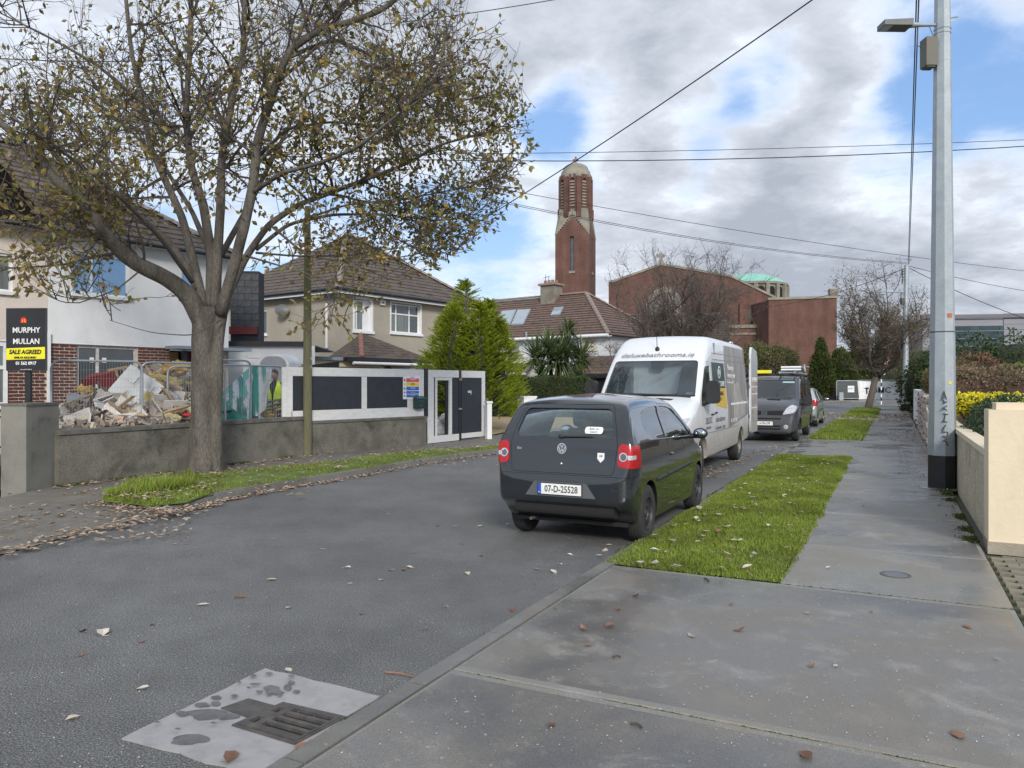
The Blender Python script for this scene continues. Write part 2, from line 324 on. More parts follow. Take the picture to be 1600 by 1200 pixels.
m_cream_d = M('cream_dashed', (.56, .49, .37), .95, (.42, .38, .29), 4, .7, bump=1, bs=50, fine=.3, fs=40, stain=(.22, .2, .13), ss=1.6, sa=.6)
m_bark = M('grey_bark', (.12, .108, .092), .95, (.072, .063, .052), 2.2, .8, bump=2.6, bs=11, fine=.3, fs=25, stretch=(2.2, 2.2, .55), stain=(.055, .05, .038), ss=2.2, sa=.8)
m_twig = M('twig_bark', (.085, .07, .058), .9, (.05, .04, .035), 6, .7)
m_bark_far = M('far_bark', (.125, .10, .085), .95, (.085, .07, .06), 1, .8)
m_leaf = leafmat('autumn_leaf', [(.11, .125, .035), (.19, .185, .055), (.26, .20, .05), (.15, .155, .05), (.20, .12, .06), (.18, .165, .07), (.42, .29, .06), (.16, .11, .065), (.20, .21, .07), (.30, .22, .08)], .5, 3, .35)
m_church = sheet_brick('church_brick', (.130, .060, .045), (.105, .050, .038), (.115, .075, .06))
m_stone = M('weathered_stone', (.27, .25, .205), .9, (.18, .17, .14), .8, .8, bump=.3, bs=5, stain=(.15, .14, .12), ss=.5, sa=.4)
m_copper = M('green_copper', (.23, .50, .40), .6, (.17, .40, .33), .8, .6)
# ================================================================== ground
def sheet(name, pts, z, mat, parent=None, kind='structure', sub=None):
 m = MB(); m.add([(p[0], p[1], z if len(p) < 3 or z is not None else p[2]) for p in pts], [tuple(range(len(pts)))])
 o = m.build(name, mat, parent, recalc=False)
 if parent is None: o['kind'] = kind
 return o
sheet('ground', [(-700, -60), (700, -60), (700, 1500), (-700, 1500)], -.02, M('far_ground', (.10, .10, .085), .95, (.06, .08, .04), .05, .8))
kl_px = [(-260, 950), (-120, 905), (0, 868), (140, 831), (270, 799), (344, 781), (430, 765), (500, 754), (600, 736), (700, 719), (790, 706)]
kl = [gp(*p) for p in kl_px]
kl += [ST(s, t) for s, t in ((22, -8.66), (30, -8.7), (40, -8.9), (46, -10), (50, -14))]
road_r = [ST(s, -2.4) for s in (-12, 0, 10, 20, 30, 40, 50, 56)]
pts = [ST(-12, -8.2)] + kl + [Vector((-6, 55, 0)), Vector((-6, 71, 0)), Vector((70, 71, 0)), Vector((70, 60.5, 0))] + road_r[::-1]
m = MB(); bm = bmesh.new(); vv = [bm.verts.new((p.x, p.y, 0)) for p in pts]; fc = bm.faces.new(vv); bmesh.ops.triangulate(bm, faces=[fc])
me = bpy.data.meshes.new('road'); bm.to_mesh(me); bm.free(); me.materials.append(m_asph); o = obj('road', me); o['kind'] = 'structure'
if me.polygons[0].normal.z < 0: me.flip_normals()
# ---- left footpath
wall_pts = [gp(-160, 790, .1), gp(0, 778, .1), gp(92, 760, .1), gp(473, 711.5, .1), gp(668, 695, .1), gp(758, 684.5, .1), gp(800, 672, .1)]
lp = MB(); pp = [Vector((p.x, p.y, .1)) for p in kl[3:]]; 
poly = [Vector((p.x, p.y, .012)) for p in kl[:4]]
far_l = [Vector((p.x, p.y, .1)) for p in [gp(-700, 830, .1), gp(-160, 790, .1), gp(0, 778, .1), gp(92, 757, .1), gp(473, 709, .1), gp(668, 693, .1), gp(765, 681, .1)]] + [ST(22, -11.2, .1), ST(30, -11.2, .1), ST(40, -11.4, .1), ST(46, -13, .1), ST(50, -18, .1)]
kt = [Vector((p.x - (.05 if i > 4 else 0), p.y + (.09 if i > 4 else 0), .012 if i < 5 else .1)) for i, p in enumerate(kl)]
bm = bmesh.new(); a = [bm.verts.new(p) for p in kt + far_l[::-1]]; fc = bm.faces.new(a); bmesh.ops.triangulate(bm, faces=[fc]); me = bpy.data.meshes.new('footpath_left'); bm.to_mesh(me); bm.free()
me.materials.append(paving_mat('old_footpath', (.15, .14, .125), (.23, .22, .195), .2, 3.0)); o = obj('footpath_left', me); o['kind'] = 'structure'
if sum(p.normal.z for p in me.polygons) < 0: me.flip_normals()
# kerb left: stones about a metre long
kerbL = tag(bpy.data.objects.new('kerb_left', None), kind='structure'); C.objects.link(kerbL)
def polyline(pts, step):
 out = [pts[0]]; acc = 0
 for i in range(len(pts) - 1):
  d = (pts[i + 1] - pts[i]).length; pos = step - acc
  while pos <= d:
   out.append(pts[i].lerp(pts[i + 1], pos / d)); pos += step
  acc = (acc + d) % step
 return out
kp = polyline([p.copy() for p in kl[4:14]], .95)
for i in range(len(kp) - 1):
 a, b = kp[i], kp[i + 1]; d = (b - a).normalized(); n = Vector((-d.y, d.x, 0)); a = a + d * .006; b = b - d * .006
 h = .105 if i > 0 else .07
 m = MB(); m.add([a, b, b + n * .13, a + n * .13] + [q + Vector((0, 0, h)) for q in (a + n * .015, b + n * .015, b + n * .13, a + n * .13)], ((0, 3, 2, 1), (4, 5, 6, 7), (0, 1, 5, 4), (1, 2, 6, 5), (2, 3, 7, 6), (3, 0, 4, 7)))
 m.build('kerb_stone', m_kerb, kerbL)
# left garden ground beyond the wall
sheet('garden_ground', [gp(-700, 820, .1), gp(92, 757, .1), gp(473, 709, .1), gp(668, 693, .1), (2, 30), (-4, 52), (-40, 52), (-40, 15)], .085, m_soil)
sheet('gravel_drive', [gp(752, 686, .1), gp(766, 680, .1), (-.2, 25.5), (4, 30), (3.5, 38), (-3, 37)], .104, M('golden_gravel', (.42, .31, .17), .9, (.26, .2, .12), 22, .9, bump=1.5, bs=60, fine=.4, fs=45))
# ---- right footpath: separate concrete bays
pathR = tag(bpy.data.objects.new('footpath_right', None), kind='structure'); C.objects.link(pathR)
sheet('path_bed', [ST(-10, -2.28), ST(-10, .82), ST(52, .82), ST(52, -2.28)], .02, m_soil)
def slab(s0, s1, t0, t1, mat, z=.055):
 m = MB(); c = [ST(s0 + .010, t0 + .004), ST(s1 - .010, t0 + .004), ST(s1 - .010, t1 - .004), ST(s0 + .010, t1 - .004)]; e = .008
 ci = [ST(s0 + .010 + e, t0 + .004 + e), ST(s1 - .010 - e, t0 + .004 + e), ST(s1 - .010 - e, t1 - .004 - e), ST(s0 + .010 + e, t1 - .004 - e)]
 m.add([Vector((p.x, p.y, .0)) for p in c] + [Vector((p.x, p.y, z - .006)) for p in c] + [Vector((p.x, p.y, z)) for p in ci],
    ((0, 1, 5, 4), (1, 2, 6, 5), (2, 3, 7, 6), (3, 0, 4, 7), (4, 5, 9, 8), (5, 6, 10, 9), (6, 7, 11, 10), (7, 4, 8, 11)), 1)
 w0, w1 = .07 + U(-.01, .01), .075 + U(-.01, .02)     # a smooth trowelled margin round each bay
 c2 = [ST(s0 + w0, t0 + .03), ST(s1 - w1, t0 + .03), ST(s1 - w1, t1 - .04), ST(s0 + w0, t1 - .04)]
 m.add([Vector((p.x, p.y, z)) for p in ci + c2], ((0, 1, 5, 4), (1, 2, 6, 5), (2, 3, 7, 6), (3, 0, 4, 7)), 1)
 m.add([Vector((p.x, p.y, z)) for p in c2], ((0, 1, 2, 3),), 0)
 return m.build('paving_slab', [mat, m_pave_edge if mat is m_pave else mat], pathR)
slab(-6, 0.6, -2.28, .8, m_pave); slab(.6, 3.78, -2.28, .8, m_pave)
slab(3.78, 6.62, -2.28, .8, m_pave, .053)
slab(6.62, 8.35, -.84, .8, m_pave_l, .056)
for a, b in ((8.35, 10.55), (10.55, 12.7), (12.7, 14.9), (14.9, 16.9), (16.9, 18.75)): slab(a, b, -.84, .8, m_pave, .053 + U(-.002, .003))
for a, b in ((18.75, 20.6), (20.6, 22.6), (22.6, 24.3)): slab(a, b, -2.28, .8, m_pave_far, .054 + U(-.002, .003))
for i in range(6): slab(24.3 + 2.15 * i, 24.3 + 2.15 * (i + 1), -.8, .8, m_pave_far, .053 + U(-.002, .003))
slab(37.2, 40.5, -2.28, .8, m_pave_far)
for i in range(6): slab(40.5 + 2 * i, 42.5 + 2 * i, -.7, .8, m_pave_far)
s = -6.0
k0 = MB()
while s < 56:
 a, b = s + .006, s + .944
 m = MB(); z = .058
 m.add([ST(a, -2.41, 0), ST(b, -2.41, 0), ST(b, -2.284, 0), ST(a, -2.284, 0), ST(a, -2.395, z), ST(b, -2.395, z), ST(b, -2.284, z), ST(a, -2.284, z)], ((0, 3, 2, 1), (4, 5, 6, 7), (0, 1, 5, 4), (1, 2, 6, 5), (2, 3, 7, 6), (3, 0, 4, 7)))
 m.build('kerb_stone', m_kerb, pathR); s += .95
# ---- verges
def grass(name, inside, area, n, z0, hgt=(.035, .09), wid=.006, mound=.03):
 (x0, x1, y0, y1) = area; m = MB(); vs_, fs_ = [], []; k = 0
 for _ in range(n * 3):
  if k >= n: break
  x, y = U(x0, x1), U(y0, y1); q = inside(x, y)
  if q is None: continue
  px_, py_, edge = q; nv = noise.noise(Vector((px_ * 1.1, py_ * 1.1, 3)))
  if R() < -.35 - nv: continue
  z = z0 + mound * min(1, edge * 4) * (.7 + .5 * nv); h = U(*hgt) * (1 + .7 * nv) * (.6 + .4 * min(1, edge * 6)); a = U(0, 2 * pi); w_ = wid * U(.6, 1.3); l = U(.1, .9) * h; b = U(0, 2 * pi)
  dx, dy = cos(a) * w_, sin(a) * w_; lx, ly = cos(b) * l, sin(b) * l; i = len(vs_)
  vs_ += [(px_ - dx, py_ - dy, z), (px_ + dx, py_ + dy, z), (px_ + lx, py_ + ly, z + h)]; fs_.append((i, i + 1, i + 2)); k += 1
 m.v = vs_; m.f = fs_; m.m = [0] * len(fs_); m.sm = m.m
 return tag(m.build(name, m_blade, recalc=False), 'short green grass growing on the verge', 'grass', kind='stuff')
def strip_inside(s0, s1, t0, t1):
 def f(s, t):
  wob = .05 * noise.noise(Vector((s * 1.7, t, 0))) + .03 * noise.noise(Vector((s * 6, t * 6, 5)))
  e = min(s - s0 + wob, s1 - s + wob, t - t0 + .03 + wob * .5, t1 - t + wob + (.0 if s > s0 + 1 else 0))
  if e < 0: return None
  p = ST(s, t); return p.x, p.y, e
 return f
def turf(s0, s1, t0, t1, name):
 m = MB(); ns, nt_ = int((s1 - s0) / .25), 8
 for i in range(ns + 1):
  for j in range(nt_ + 1):
   s, t = s0 + (s1 - s0) * i / ns, t0 + (t1 - t0) * j / nt_; e = min(s - s0, s1 - s, t - t0, t1 - t); p = ST(s, t)
   m.v.append((p.x, p.y, .05 + .03 * min(1, e * 4) * (.7 + .5 * noise.noise(Vector((p.x * 1.1, p.y * 1.1, 3))))))
 for i in range(ns):
  for j in range(nt_): a = i * (nt_ + 1) + j; m.f.append((a, a + nt_ + 1, a + nt_ + 2, a + 1)); m.m.append(0)
 o = m.build(name, m_turf, recalc=False); o['kind'] = 'structure'
 if o.data.polygons[0].normal.z < 0: o.data.flip_normals()
turf(6.66, 18.7, -2.27, -.86, 'verge_ground'); turf(24.35, 37.2, -2.27, -.84, 'verge_ground'); turf(40.6, 57, -2.27, -.74, 'verge_ground')
grass('verge_grass', strip_inside(6.63, 18.75, -2.36, -.80), (6.6, 18.8, -2.4, -.75), 95000, .05, (.018, .046), .0065)
grass('verge_grass', strip_inside(24.3, 37.3, -2.3, -.78), (24.2, 37.3, -2.35, -.75), 12000, .05, (.05, .1), .014)
grass('verge_grass', strip_inside(40.5, 57, -2.3, -.7), (40.5, 57, -2.3, -.7), 9000, .05, (.05, .12), .02)
# left verge, a lens of grass along the kerb
vl_top = [gp(*p, .1) for p in ((162, 782), (200, 760), (262, 748), (350, 737), (480, 726), (640, 706), (795, 698.5))]
vl_bot = [gp(162, 782, .1), gp(235, 790, .1)] + [Vector((p.x, p.y, .1)) + Vector((-.107, .054, 0)) for p in (gp(*q) for q in ((300, 797), (344, 781), (500, 754), (640, 729), (790, 706)))]
def lens(u, v):
 n = len(vl_top) - 1; i = min(int(u * n), n - 1); f = u * n - i
 return vl_top[i].lerp(vl_top[i + 1], f).lerp(vl_bot[i].lerp(vl_bot[i + 1], f), v)
m = MB()
for i in range(60):
 for j in range(7):
  p = lens(i / 59, j / 6); m.v.append((p.x, p.y, .1 + .05 * sin(pi * j / 6) + (.0 if j not in (0, 6) else -.01)))
for i in range(59):
 for j in range(6): a = i * 7 + j; m.f.append((a, a + 7, a + 8, a + 1)); m.m.append(0)
o = m.build('verge_ground', m_turf, recalc=False); o['kind'] = 'structure'
if o.data.polygons[100].normal.z < 0: o.data.flip_normals()
def lin(u, v):
 if u < 0 or u > 1 or v < 0 or v > 1: return None
 p = lens(u, v); return p.x, p.y, min(v, 1 - v) + .05
grass('verge_grass', lambda u, v: lin(u, v), (0, 1, 0, 1), 15000, .1, (.02, .055), .008, .04)
grass('tussock_grass', lambda u, v: lin(.02 + .38 * u, .15 + .5 * v), (0, 1, 0, 1), 2600, .12, (.06, .16), .010, .04)
# moss and weeds along the kerb and at wall feet
m = MB()
def mossy(fn, n, h=.02):
 for _ in range(n):
  p = fn(); a = U(0, 6.28); w_ = U(.006, .018); i = len(m.v); b = U(0, 6.28)
  m.v += [(p.x - cos(a) * w_, p.y - sin(a) * w_, p.z), (p.x + cos(a) * w_, p.y + sin(a) * w_, p.z), (p.x + cos(b) * w_, p.y + sin(b) * w_, p.z + U(.3, 1) * h)]; m.f.append((i, i + 1, i + 2)); m.m.append(0)
def clump(f, thr=.05, k=2.2):
 def g():
  for _ in range(40):
   p = f()
   if noise.noise(Vector((p.x * k, p.y * k, 1))) > thr: return p
  return p
 return g
mossy(clump(lambda: ST(U(2.2, 7), -2.42 + random.gauss(0, .012), .0), .1, 3), 2600, .03)
mossy(clump(lambda: ST(U(7, 19), -2.43 + random.gauss(0, .02), .0), -.1), 2500, .05)
mossy(clump(lambda: ST(U(9.2, 16), .80 - abs(random.gauss(0, .07)), .055), 0), 2600, .03)
mossy(clump(lambda: ST(3.78 + random.gauss(0, .005), U(-2.2, .8), .046), .0, 4), 420, .006)
mossy(lambda: ST(6.62 + random.gauss(0, .006), U(-2.2, .8), .05), 300, .008)
mossy(clump(lambda: gp(92, 760, .1).lerp(gp(473, 711.5, .1), U(0, 1)) + Vector((U(-.05, .1), -U(0, .1), 0)), 0), 1500, .05)
tag(m.build('moss', m_moss, recalc=False), 'moss and small weeds in the gutter and joints', 'moss', kind='stuff')
# ---- road gully and its concrete surround
gul = thing('road_gully', 'iron gutter grating set in a pale concrete square at the kerb', 'drain', (0, 0, 0))
Gq = [gp(*p) for p in ((415, 1046), (594, 1090), (400, 1212), (190, 1156))]
gr = [gp(*p) for p in ((442, 1101), (541, 1124), (460, 1167), (362, 1137))]
def zz_(p, z): return (p[0], p[1], z)
m = MB(); zs = .008
def jitter_edge(a, b, n=9, j=.012):
 return [a.lerp(b, i / n) + (Vector((U(-j, j), U(-j, j), 0)) if 0 < i < n else Vector()) for i in range(n)]
outer = []; 
for i in range(4): outer += jitter_edge(Gq[i], Gq[(i + 1) % 4], 9, .010 if i != 1 else .002)
inner = []
for i in range(4): inner += [gr[i].lerp(gr[(i + 1) % 4], k / 9) for k in range(9)]
n = len(outer); m.add([zz_(p, zs) for p in outer] + [zz_(p, zs) for p in inner] + [zz_(p, 0) for p in outer] + [zz_(p, .001) for p in inner],
   [(i, (i + 1) % n, n + (i + 1) % n, n + i) for i in range(n)] + [(i, 2 * n + i, 2 * n + (i + 1) % n, (i + 1) % n) for i in range(n)] + [(n + i, n + (i + 1) % n, 3 * n + (i + 1) % n, 3 * n + i) for i in range(n)])
m.build('concrete_surround', m_gully, gul)
def gq(u, v, z): p = gr[0].lerp(gr[1], u).lerp(gr[3].lerp(gr[2], u), v); return Vector((p.x, p.y, z))
m = MB(); m.add([gq(0, 0, .003), gq(1, 0, .003), gq(1, 1, .003), gq(0, 1, .003)], [(0, 1, 2, 3)]); m.build('pit', m_dark, gul)
def gbar(m, u0, u1, v0, v1, z=.020):
 m.add([gq(u0, v0, .0035), gq(u1, v0, .0035), gq(u1, v1, .0035), gq(u0, v1, .0035), gq(u0, v0, z), gq(u1, v0, z), gq(u1, v1, z), gq(u0, v1, z)], ((0, 3, 2, 1), (4, 5, 6, 7), (0, 1, 5, 4), (1, 2, 6, 5), (2, 3, 7, 6), (3, 0, 4, 7)))
m = MB(); gbar(m, 0, 1, 0, .05, .016); gbar(m, 0, 1, .95, 1, .016); gbar(m, 0, .03, .052, .948, .016); gbar(m, .97, 1, .052, .948, .016); m.build('grating_frame', m_iron, gul)
m = MB()
gbar(m, .04, .30, .06, .20); gbar(m, .04, .10, .202, .38); gbar(m, .20, .30, .202, .38); gbar(m, .04, .30, .382, .60); gbar(m, .04, .10, .602, .80); gbar(m, .20, .30, .602, .80); gbar(m, .04, .30, .802, .94)
for k in range(5): gbar(m, .302, .93, .06 + .185 * k, .06 + .185 * k + .07 + (.055 if k == 4 else 0))
gbar(m, .932, .965, .06, .94)
m.build('grating', m_iron, gul)
m = MB(); q = [gp(*p) for p in ((388, 1095), (440, 1109), (386, 1124), (345, 1110))]
q = [Vector((p.x, p.y, .014)) for p in q]; m.add([zz_(p, .004) for p in q] + q, ((4, 5, 6, 7), (0, 1, 5, 4), (1, 2, 6, 5), (2, 3, 7, 6), (3, 0, 4, 7))); m.build('lid', m_iron, gul)
bc = [0]; m = MB()
def blot(px, py, rx, ry, n=16):
 c = gp(px, py); pts = []
 for i in range(n):
  a = 2 * pi * i / n; r = 1 + .38 * noise.noise(Vector((cos(a) * 1.3 + px, sin(a) * 1.3 + py, 0)))
  p = gp(px + cos(a) * rx * r, py + sin(a) * ry * r); pts.append((p.x, p.y, zs + .002 + .0007 * bc[0]))
 bc[0] += 1; m.add(pts, [tuple(range(n))])
for a in ((325, 1119, 30, 9), (355, 1122, 20, 6), (300, 1158, 27, 8), (283, 1162, 14, 5), (316, 1105, 12, 4), (337, 1103, 8, 4), (285, 1119, 10, 4), (338, 1094, 8, 3), (424, 1080, 12, 5), (430, 1086, 14, 3), (450, 1078, 6, 5), (455, 1071, 5, 3), (463, 1085, 6, 2.5), (437, 1091, 4, 2), (420, 1090, 4, 2), (405, 1086, 6, 2), (366, 1093, 5, 2.5), (395, 1061, 5, 2), (420, 1058, 6, 2), (455, 1062, 5, 1.5), (398, 1075, 8, 1.5), (373, 1072, 3, 2), (333, 1137, 4, 1.6), (245, 1136, 4, 1.6), (277, 1147, 4, 1.4), (388, 1082, 3, 1.3), (346, 1130, 7, 1.6)): blot(*a)
m.build('wet_blotch', m_wetspot, gul)['kind'] = 'stuff'
# inspection cover in the path and a patch of bare mortar
cv = thing('inspection_cover', 'small oval water cover let into the pale path bay', 'cover', gp(1399, 898, .057))
MB().lathe([(.0, .004), (.095, .004), (.1, 0)], 28).build('lid', M('cover_steel', (.16, .165, .17), .35, (.10, .10, .10), 20, .6, metal=.5), cv)
MB().lathe([(.105, 0), (.107, .003), (.122, .003), (.124, 0)], 28).build('rim', m_iron, cv)
# pavers at the right edge
pav = tag(bpy.data.objects.new('paved_drive', None), kind='structure'); C.objects.link(pav)
pv = [M('paver_a', (.22, .20, .15), .9, (.15, .14, .10), 8, .7, bump=.4, bs=60), M('paver_b', (.17, .155, .12), .9, (.12, .12, .08), 8, .7, bump=.4, bs=60)]
pme = []
for mt in pv:
 t_ = MB().box(-.098, .098, -.048, .048, 0, .05); o_ = t_.build('paver', mt); pme.append(o_.data); bpy.data.objects.remove(o_)
for i in range(36):
 for j in range(4):
  s_, t_ = 5.0 + i * .102, .93 + j * .202 + (.1 if i % 2 else 0)
  obj('paver', pme[(i * 7 + j * 3) % 5 < 2], pav, ST(s_, t_, .005 + U(-.002, .002)), (0, 0, -A0 + U(-.01, .01)))
sheet('drive_bed', [ST(4.5, .81), ST(4.5, 3), ST(8.72, 3), ST(8.72, .81)], .03, m_moss and M('mossy_sand', (.07, .08, .035), .95, (.05, .055, .02), 20, .8))
# ================================================================== left wall, pole and pillar
def wall_seg(name, a, b, th, z0, z1a, z1b, mat, parent=None, over=0):
 a, b = Vector(a), Vector(b); d = (b - a).normalized(); n = Vector((-d.y, d.x, 0))
 m = MB(); L = (b - a).length; k = max(1, int(L / .5)); vs_ = []
 for i in range(k + 1):
  p = a.lerp(b, i / k); zt = z1a + (z1b - z1a) * i / k
  for q, z in ((p - n * over, z0), (p + n * (th + over), z0), (p + n * (th + over), zt), (p - n * over, zt)): vs_.append((q.x, q.y, z))
 fs_ = [(0, 1, 2, 3), (4 * k, 4 * k + 3, 4 * k + 2, 4 * k + 1)] + [(4 * i + j, 4 * i + (j + 1) % 4, 4 * (i + 1) + (j + 1) % 4, 4 * (i + 1) + j) for i in range(k) for j in range(4)]
 m.add(vs_, fs_); return m.build(name, mat, parent)
W0, W1, W2 = gp(92, 760, .1), gp(474, 711.5, .1), gp(666, 695, .1)
W1b = gp(488, 708, .1)
lw = thing('garden_wall', 'long low dashed concrete wall behind the big tree trunk', 'wall', (0, 0, 0))
wall_seg('wall_face', W0, W1, .22, .02, .90, .91, m_conc, lw); wall_seg('coping', W0, W1, .22, .901, .965, .975, m_conc_cap, lw, .025)
lw2 = thing('garden_wall', 'shorter low dashed concrete wall carrying the black and white hoarding', 'wall', (0, 0, 0))
wall_seg('wall_face', W1, W2, .22, .02, .80, .79, m_conc, lw2); wall_seg('coping', W1 + (W2 - W1) * .01, W2, .22, .801, .865, .86, m_conc_cap, lw2, .025)
pil = thing('gate_pillar', 'square grey concrete gate pillar with black damp stains below the sale board', 'pillar', gp(41, 768, .1), -radians(32))
_d = gp(92, 758, .1) - gp(41, 768, .1); pil.rotation_euler.z = atan2(_d.y, _d.x)
pw = _d.length
m = MB().box(0, pw, 0, .40, -.1, 1.275); m.build('shaft', m_conc_pil, pil)
MB().box(-.015, pw + .015, -.015, .415, 1.276, 1.31).build('cap', m_conc_cap, pil)
# iron gate at the far left
gt = thing('iron_gate', 'black iron railing gate beside the concrete pillar', 'gate', gp(20, 766, .1)); gd = gp(-90, 752, .1) - gp(20, 766, .1); gt.rotation_euler.z = atan2(gd.y, gd.x); gl = gd.length
MB().cyl((0, 0, .02), (0, 0, 1.2), .022, 8).build('post', m_blackp, gt)
m = MB().box(.02, gl, -.01, .01, .12, .15).box(.02, gl, -.01, .01, .62, .65).box(.02, gl, -.01, .01, 1.08, 1.11); m.build('frame', m_blackp, gt)
nb = int(gl / .11)
for i in range(nb): MB().cyl((.1 + i * .11, 0, .14), (.1 + i * .11, 0, 1.1), .008, 6).build('bar', m_blackp, gt)
# sale board
sb_Y = 12.45
sbt = thing('sale_board', 'black and yellow house sale board on a black post behind the concrete pillar', 'sign', dp(43, sb_Y, .1), radians(-3))
bw_ = 64 * sb_Y / F; bz0, bz1 = zp(579, sb_Y) - .1, zp(482, sb_Y) - .1; bh = bz1 - bz0
m_sbk = M('sign_black', (.018, .019, .022), .35); m_sy = M('sign_yellow', (.80, .72, .02), .4); m_sw = M('sign_white', (.8, .8, .8), .4); m_sgrey = M('sign_edge', (.10, .11, .12), .4)
m_orange = M('sign_orange', (.85, .25, .02), .4); m_sred = M('sign_red', (.6, .02, .02), .4)
MB().box(-.045, .045, -.0, .05, 0, bz1 - .02).build('post', m_blackp, sbt)
MB().box(-bw_ / 2, bw_ / 2, -.035, -.006, bz0, bz1).build('panel', [m_sbk], sbt)
MB().box(-bw_ / 2 - .004, bw_ / 2 + .004, -.034, -.002, bz1 - .045, bz1 + .004).box(-bw_ / 2 - .003, bw_ / 2 + .003, -.033, -.004, bz0 - .004, bz0 + .035).box(-bw_ / 2 - .004, -bw_ / 2 + .02, -.0345, -.002, bz0, bz1 - .046).box(bw_ / 2 - .02, bw_ / 2 + .004, -.0345, -.002, bz0, bz1 - .046).build('edge_frame', m_sgrey, sbt)
yz0, yz1 = bz0 + bh * .175, bz0 + bh * .37
MB().add if False else None
m = MB(); m.prism([(-bw_ / 2 + .005, yz0 - .005), (bw_ / 2 - .012, yz0 + .012), (bw_ / 2 - .014, yz1 + .008), (-bw_ / 2 + .005, yz1 - .015)], -.042, -.036, 'y'); m.build('yellow_strip', m_sy, sbt)
text('lettering', 'MURPHY', .125, m_sw, sbt, (.005, -.037, bz0 + bh * .645), sx=.95, bold=.0015)
text('lettering', 'MULLAN', .125, m_sw, sbt, (.005, -.037, bz0 + bh * .465), sx=.93, bold=.0015)
text('lettering', 'SALE AGREED', .098, m_sbk, sbt, (-.01, -.044, bz0 + bh * .295), sx=.90, bold=.004, shear=.15)
text('lettering', 'SIMILAR REQUIRED', .045, m_sbk, sbt, (-.01, -.044, bz0 + bh * .207), sx=.98, bold=.002, shear=.15)
text('lettering', '01 562 0917', .072, m_sw, sbt, (0, -.037, bz0 + bh * .115), sx=.95, bold=.002)
text('lettering', 'www.murphymullan.ie', .022, m_sw, sbt, (0, -.037, bz0 + bh * .018))
m = MB(); cx_, cz_ = -.04, bz0 + bh * .80
m.prism([(cx_ - .05, cz_ - .035), (cx_ + .05, cz_ - .035), (cx_ + .06, cz_ + .01), (cx_ + .02, cz_ + .06), (cx_ - .03, cz_ + .055), (cx_ - .055, cz_ + .01)], -.039, -.0362, 'y'); m.build('emblem', m_sred, sbt)
m = MB(); m.prism([(cx_ - .03, cz_ - .03), (cx_ - .005, cz_ - .03), (cx_ - .002, cz_ + .02), (cx_ - .028, cz_ + .03)], -.041, -.0392, 'y').prism([(cx_ + .01, cz_ - .03), (cx_ + .04, cz_ - .03), (cx_ + .035, cz_ + .02), (cx_ + .01, cz_ + .035)], -.041, -.0392, 'y'); m.build('emblem', m_orange, sbt)
# wooden telegraph pole
tp = thing('telegraph_pole', 'green tinged wooden pole standing at the bend of the garden wall', 'pole', gp(480.5, 711, .1))
Yp = gp(480.5, 711, .1).y; r0 = 7 * Yp / F
MB().tube([(0, 0, -.1), (0, 0, 2.0), (-.0, 0, zp(380, Yp)), (0, 0, 5.6)], [r0 * 1.02, r0 * .95, r0 * .72, r0 * .6], 16).build('shaft', m_wood_pole, tp, 60)
MB().box(r0 * .7, r0 * .7 + .02, -.04, .04, 1.95, 2.02).build('tag', m_white, tp); MB().box(r0 * .7, r0 * .7 + .02, -.04, .04, 2.15, 2.2).build('tag', m_white, tp)
MB().box(-r0 * 1.35, -r0 * .75, -.02, .05, .75, 2.05).build('cable_cover', m_wood_pole, tp)
# ================================================================== hoarding on the wall
hd = thing('site_hoarding', 'black and white plywood hoarding on the low wall with a safety notice', 'hoarding')
hz = 2.05 + .03
n_ = (W2 - W1).normalized(); hperp = Vector((n_.y, -n_.x, 0)); 
if hperp.y > 0: hperp = -hperp
hd.rotation_euler.z = atan2(n_.y, n_.x)
Hb = W1 + n_ * .03
HL0 = None
hang = atan2(n_.x, n_.y)
def hk(px, py): return onf(px, py, (W1.x, W1.y), hang)
hd.location = (W1.x, W1.y, 0)
kL = hk(449, 600)[0]; kR = hk(664, 600)[0]
yb = .04    # board front plane, behind the wall face
def Q(px, py): return hk(px, py)
def board(name, mat, px0, px1, py0, py1, y0, y1, parent=hd):
 k0, za = Q(px0, py0); k1, _ = Q(px1, py0); _, zb = Q(px0, py1); _, zb2 = Q(px1, py1); za2 = Q(px1, py0)[1]
 m = MB(); m.prism([(k0, zb), (k1, zb2), (k1, za2), (k0, za)], y0, y1, 'y'); return m.build(name, mat, parent)
kk = [Q(x, 600)[0] for x in (449, 459, 567, 575, 633, 664)]
zt_ = hz; 
mbox('backing', m_board_k, hd, kk[0], kk[5], yb + .03, yb + .05, .87, hz - .02)
for (a, b, c_, d_, nm) in ((kk[0], kk[5], hz - .20, hz, 'white_board'), (kk[0] + .12, kk[5], .862, 1.10, 'white_board'), (kk[0], kk[1], .93, hz - .203, 'white_board'), (kk[2], kk[3], 1.102, hz - .203, 'white_board'), (kk[4] + .12, kk[5], 1.102, hz - .203, 'white_board')):
 mbox(nm, m_board_w, hd, a, b, yb, yb + .028, c_, d_)
for (a, b) in ((kk[1], kk[2]), (kk[3], kk[4] + .119)): mbox('black_board', m_board_k, hd, a + .004, b - .004, yb + .008, yb + .028, 1.104, hz - .205)
# end board turned into the site
mbox('end_board', m_board_w, hd, kk[0] - .10, kk[0] - .005, yb - .02, yb + .03, .98, hz - .01)
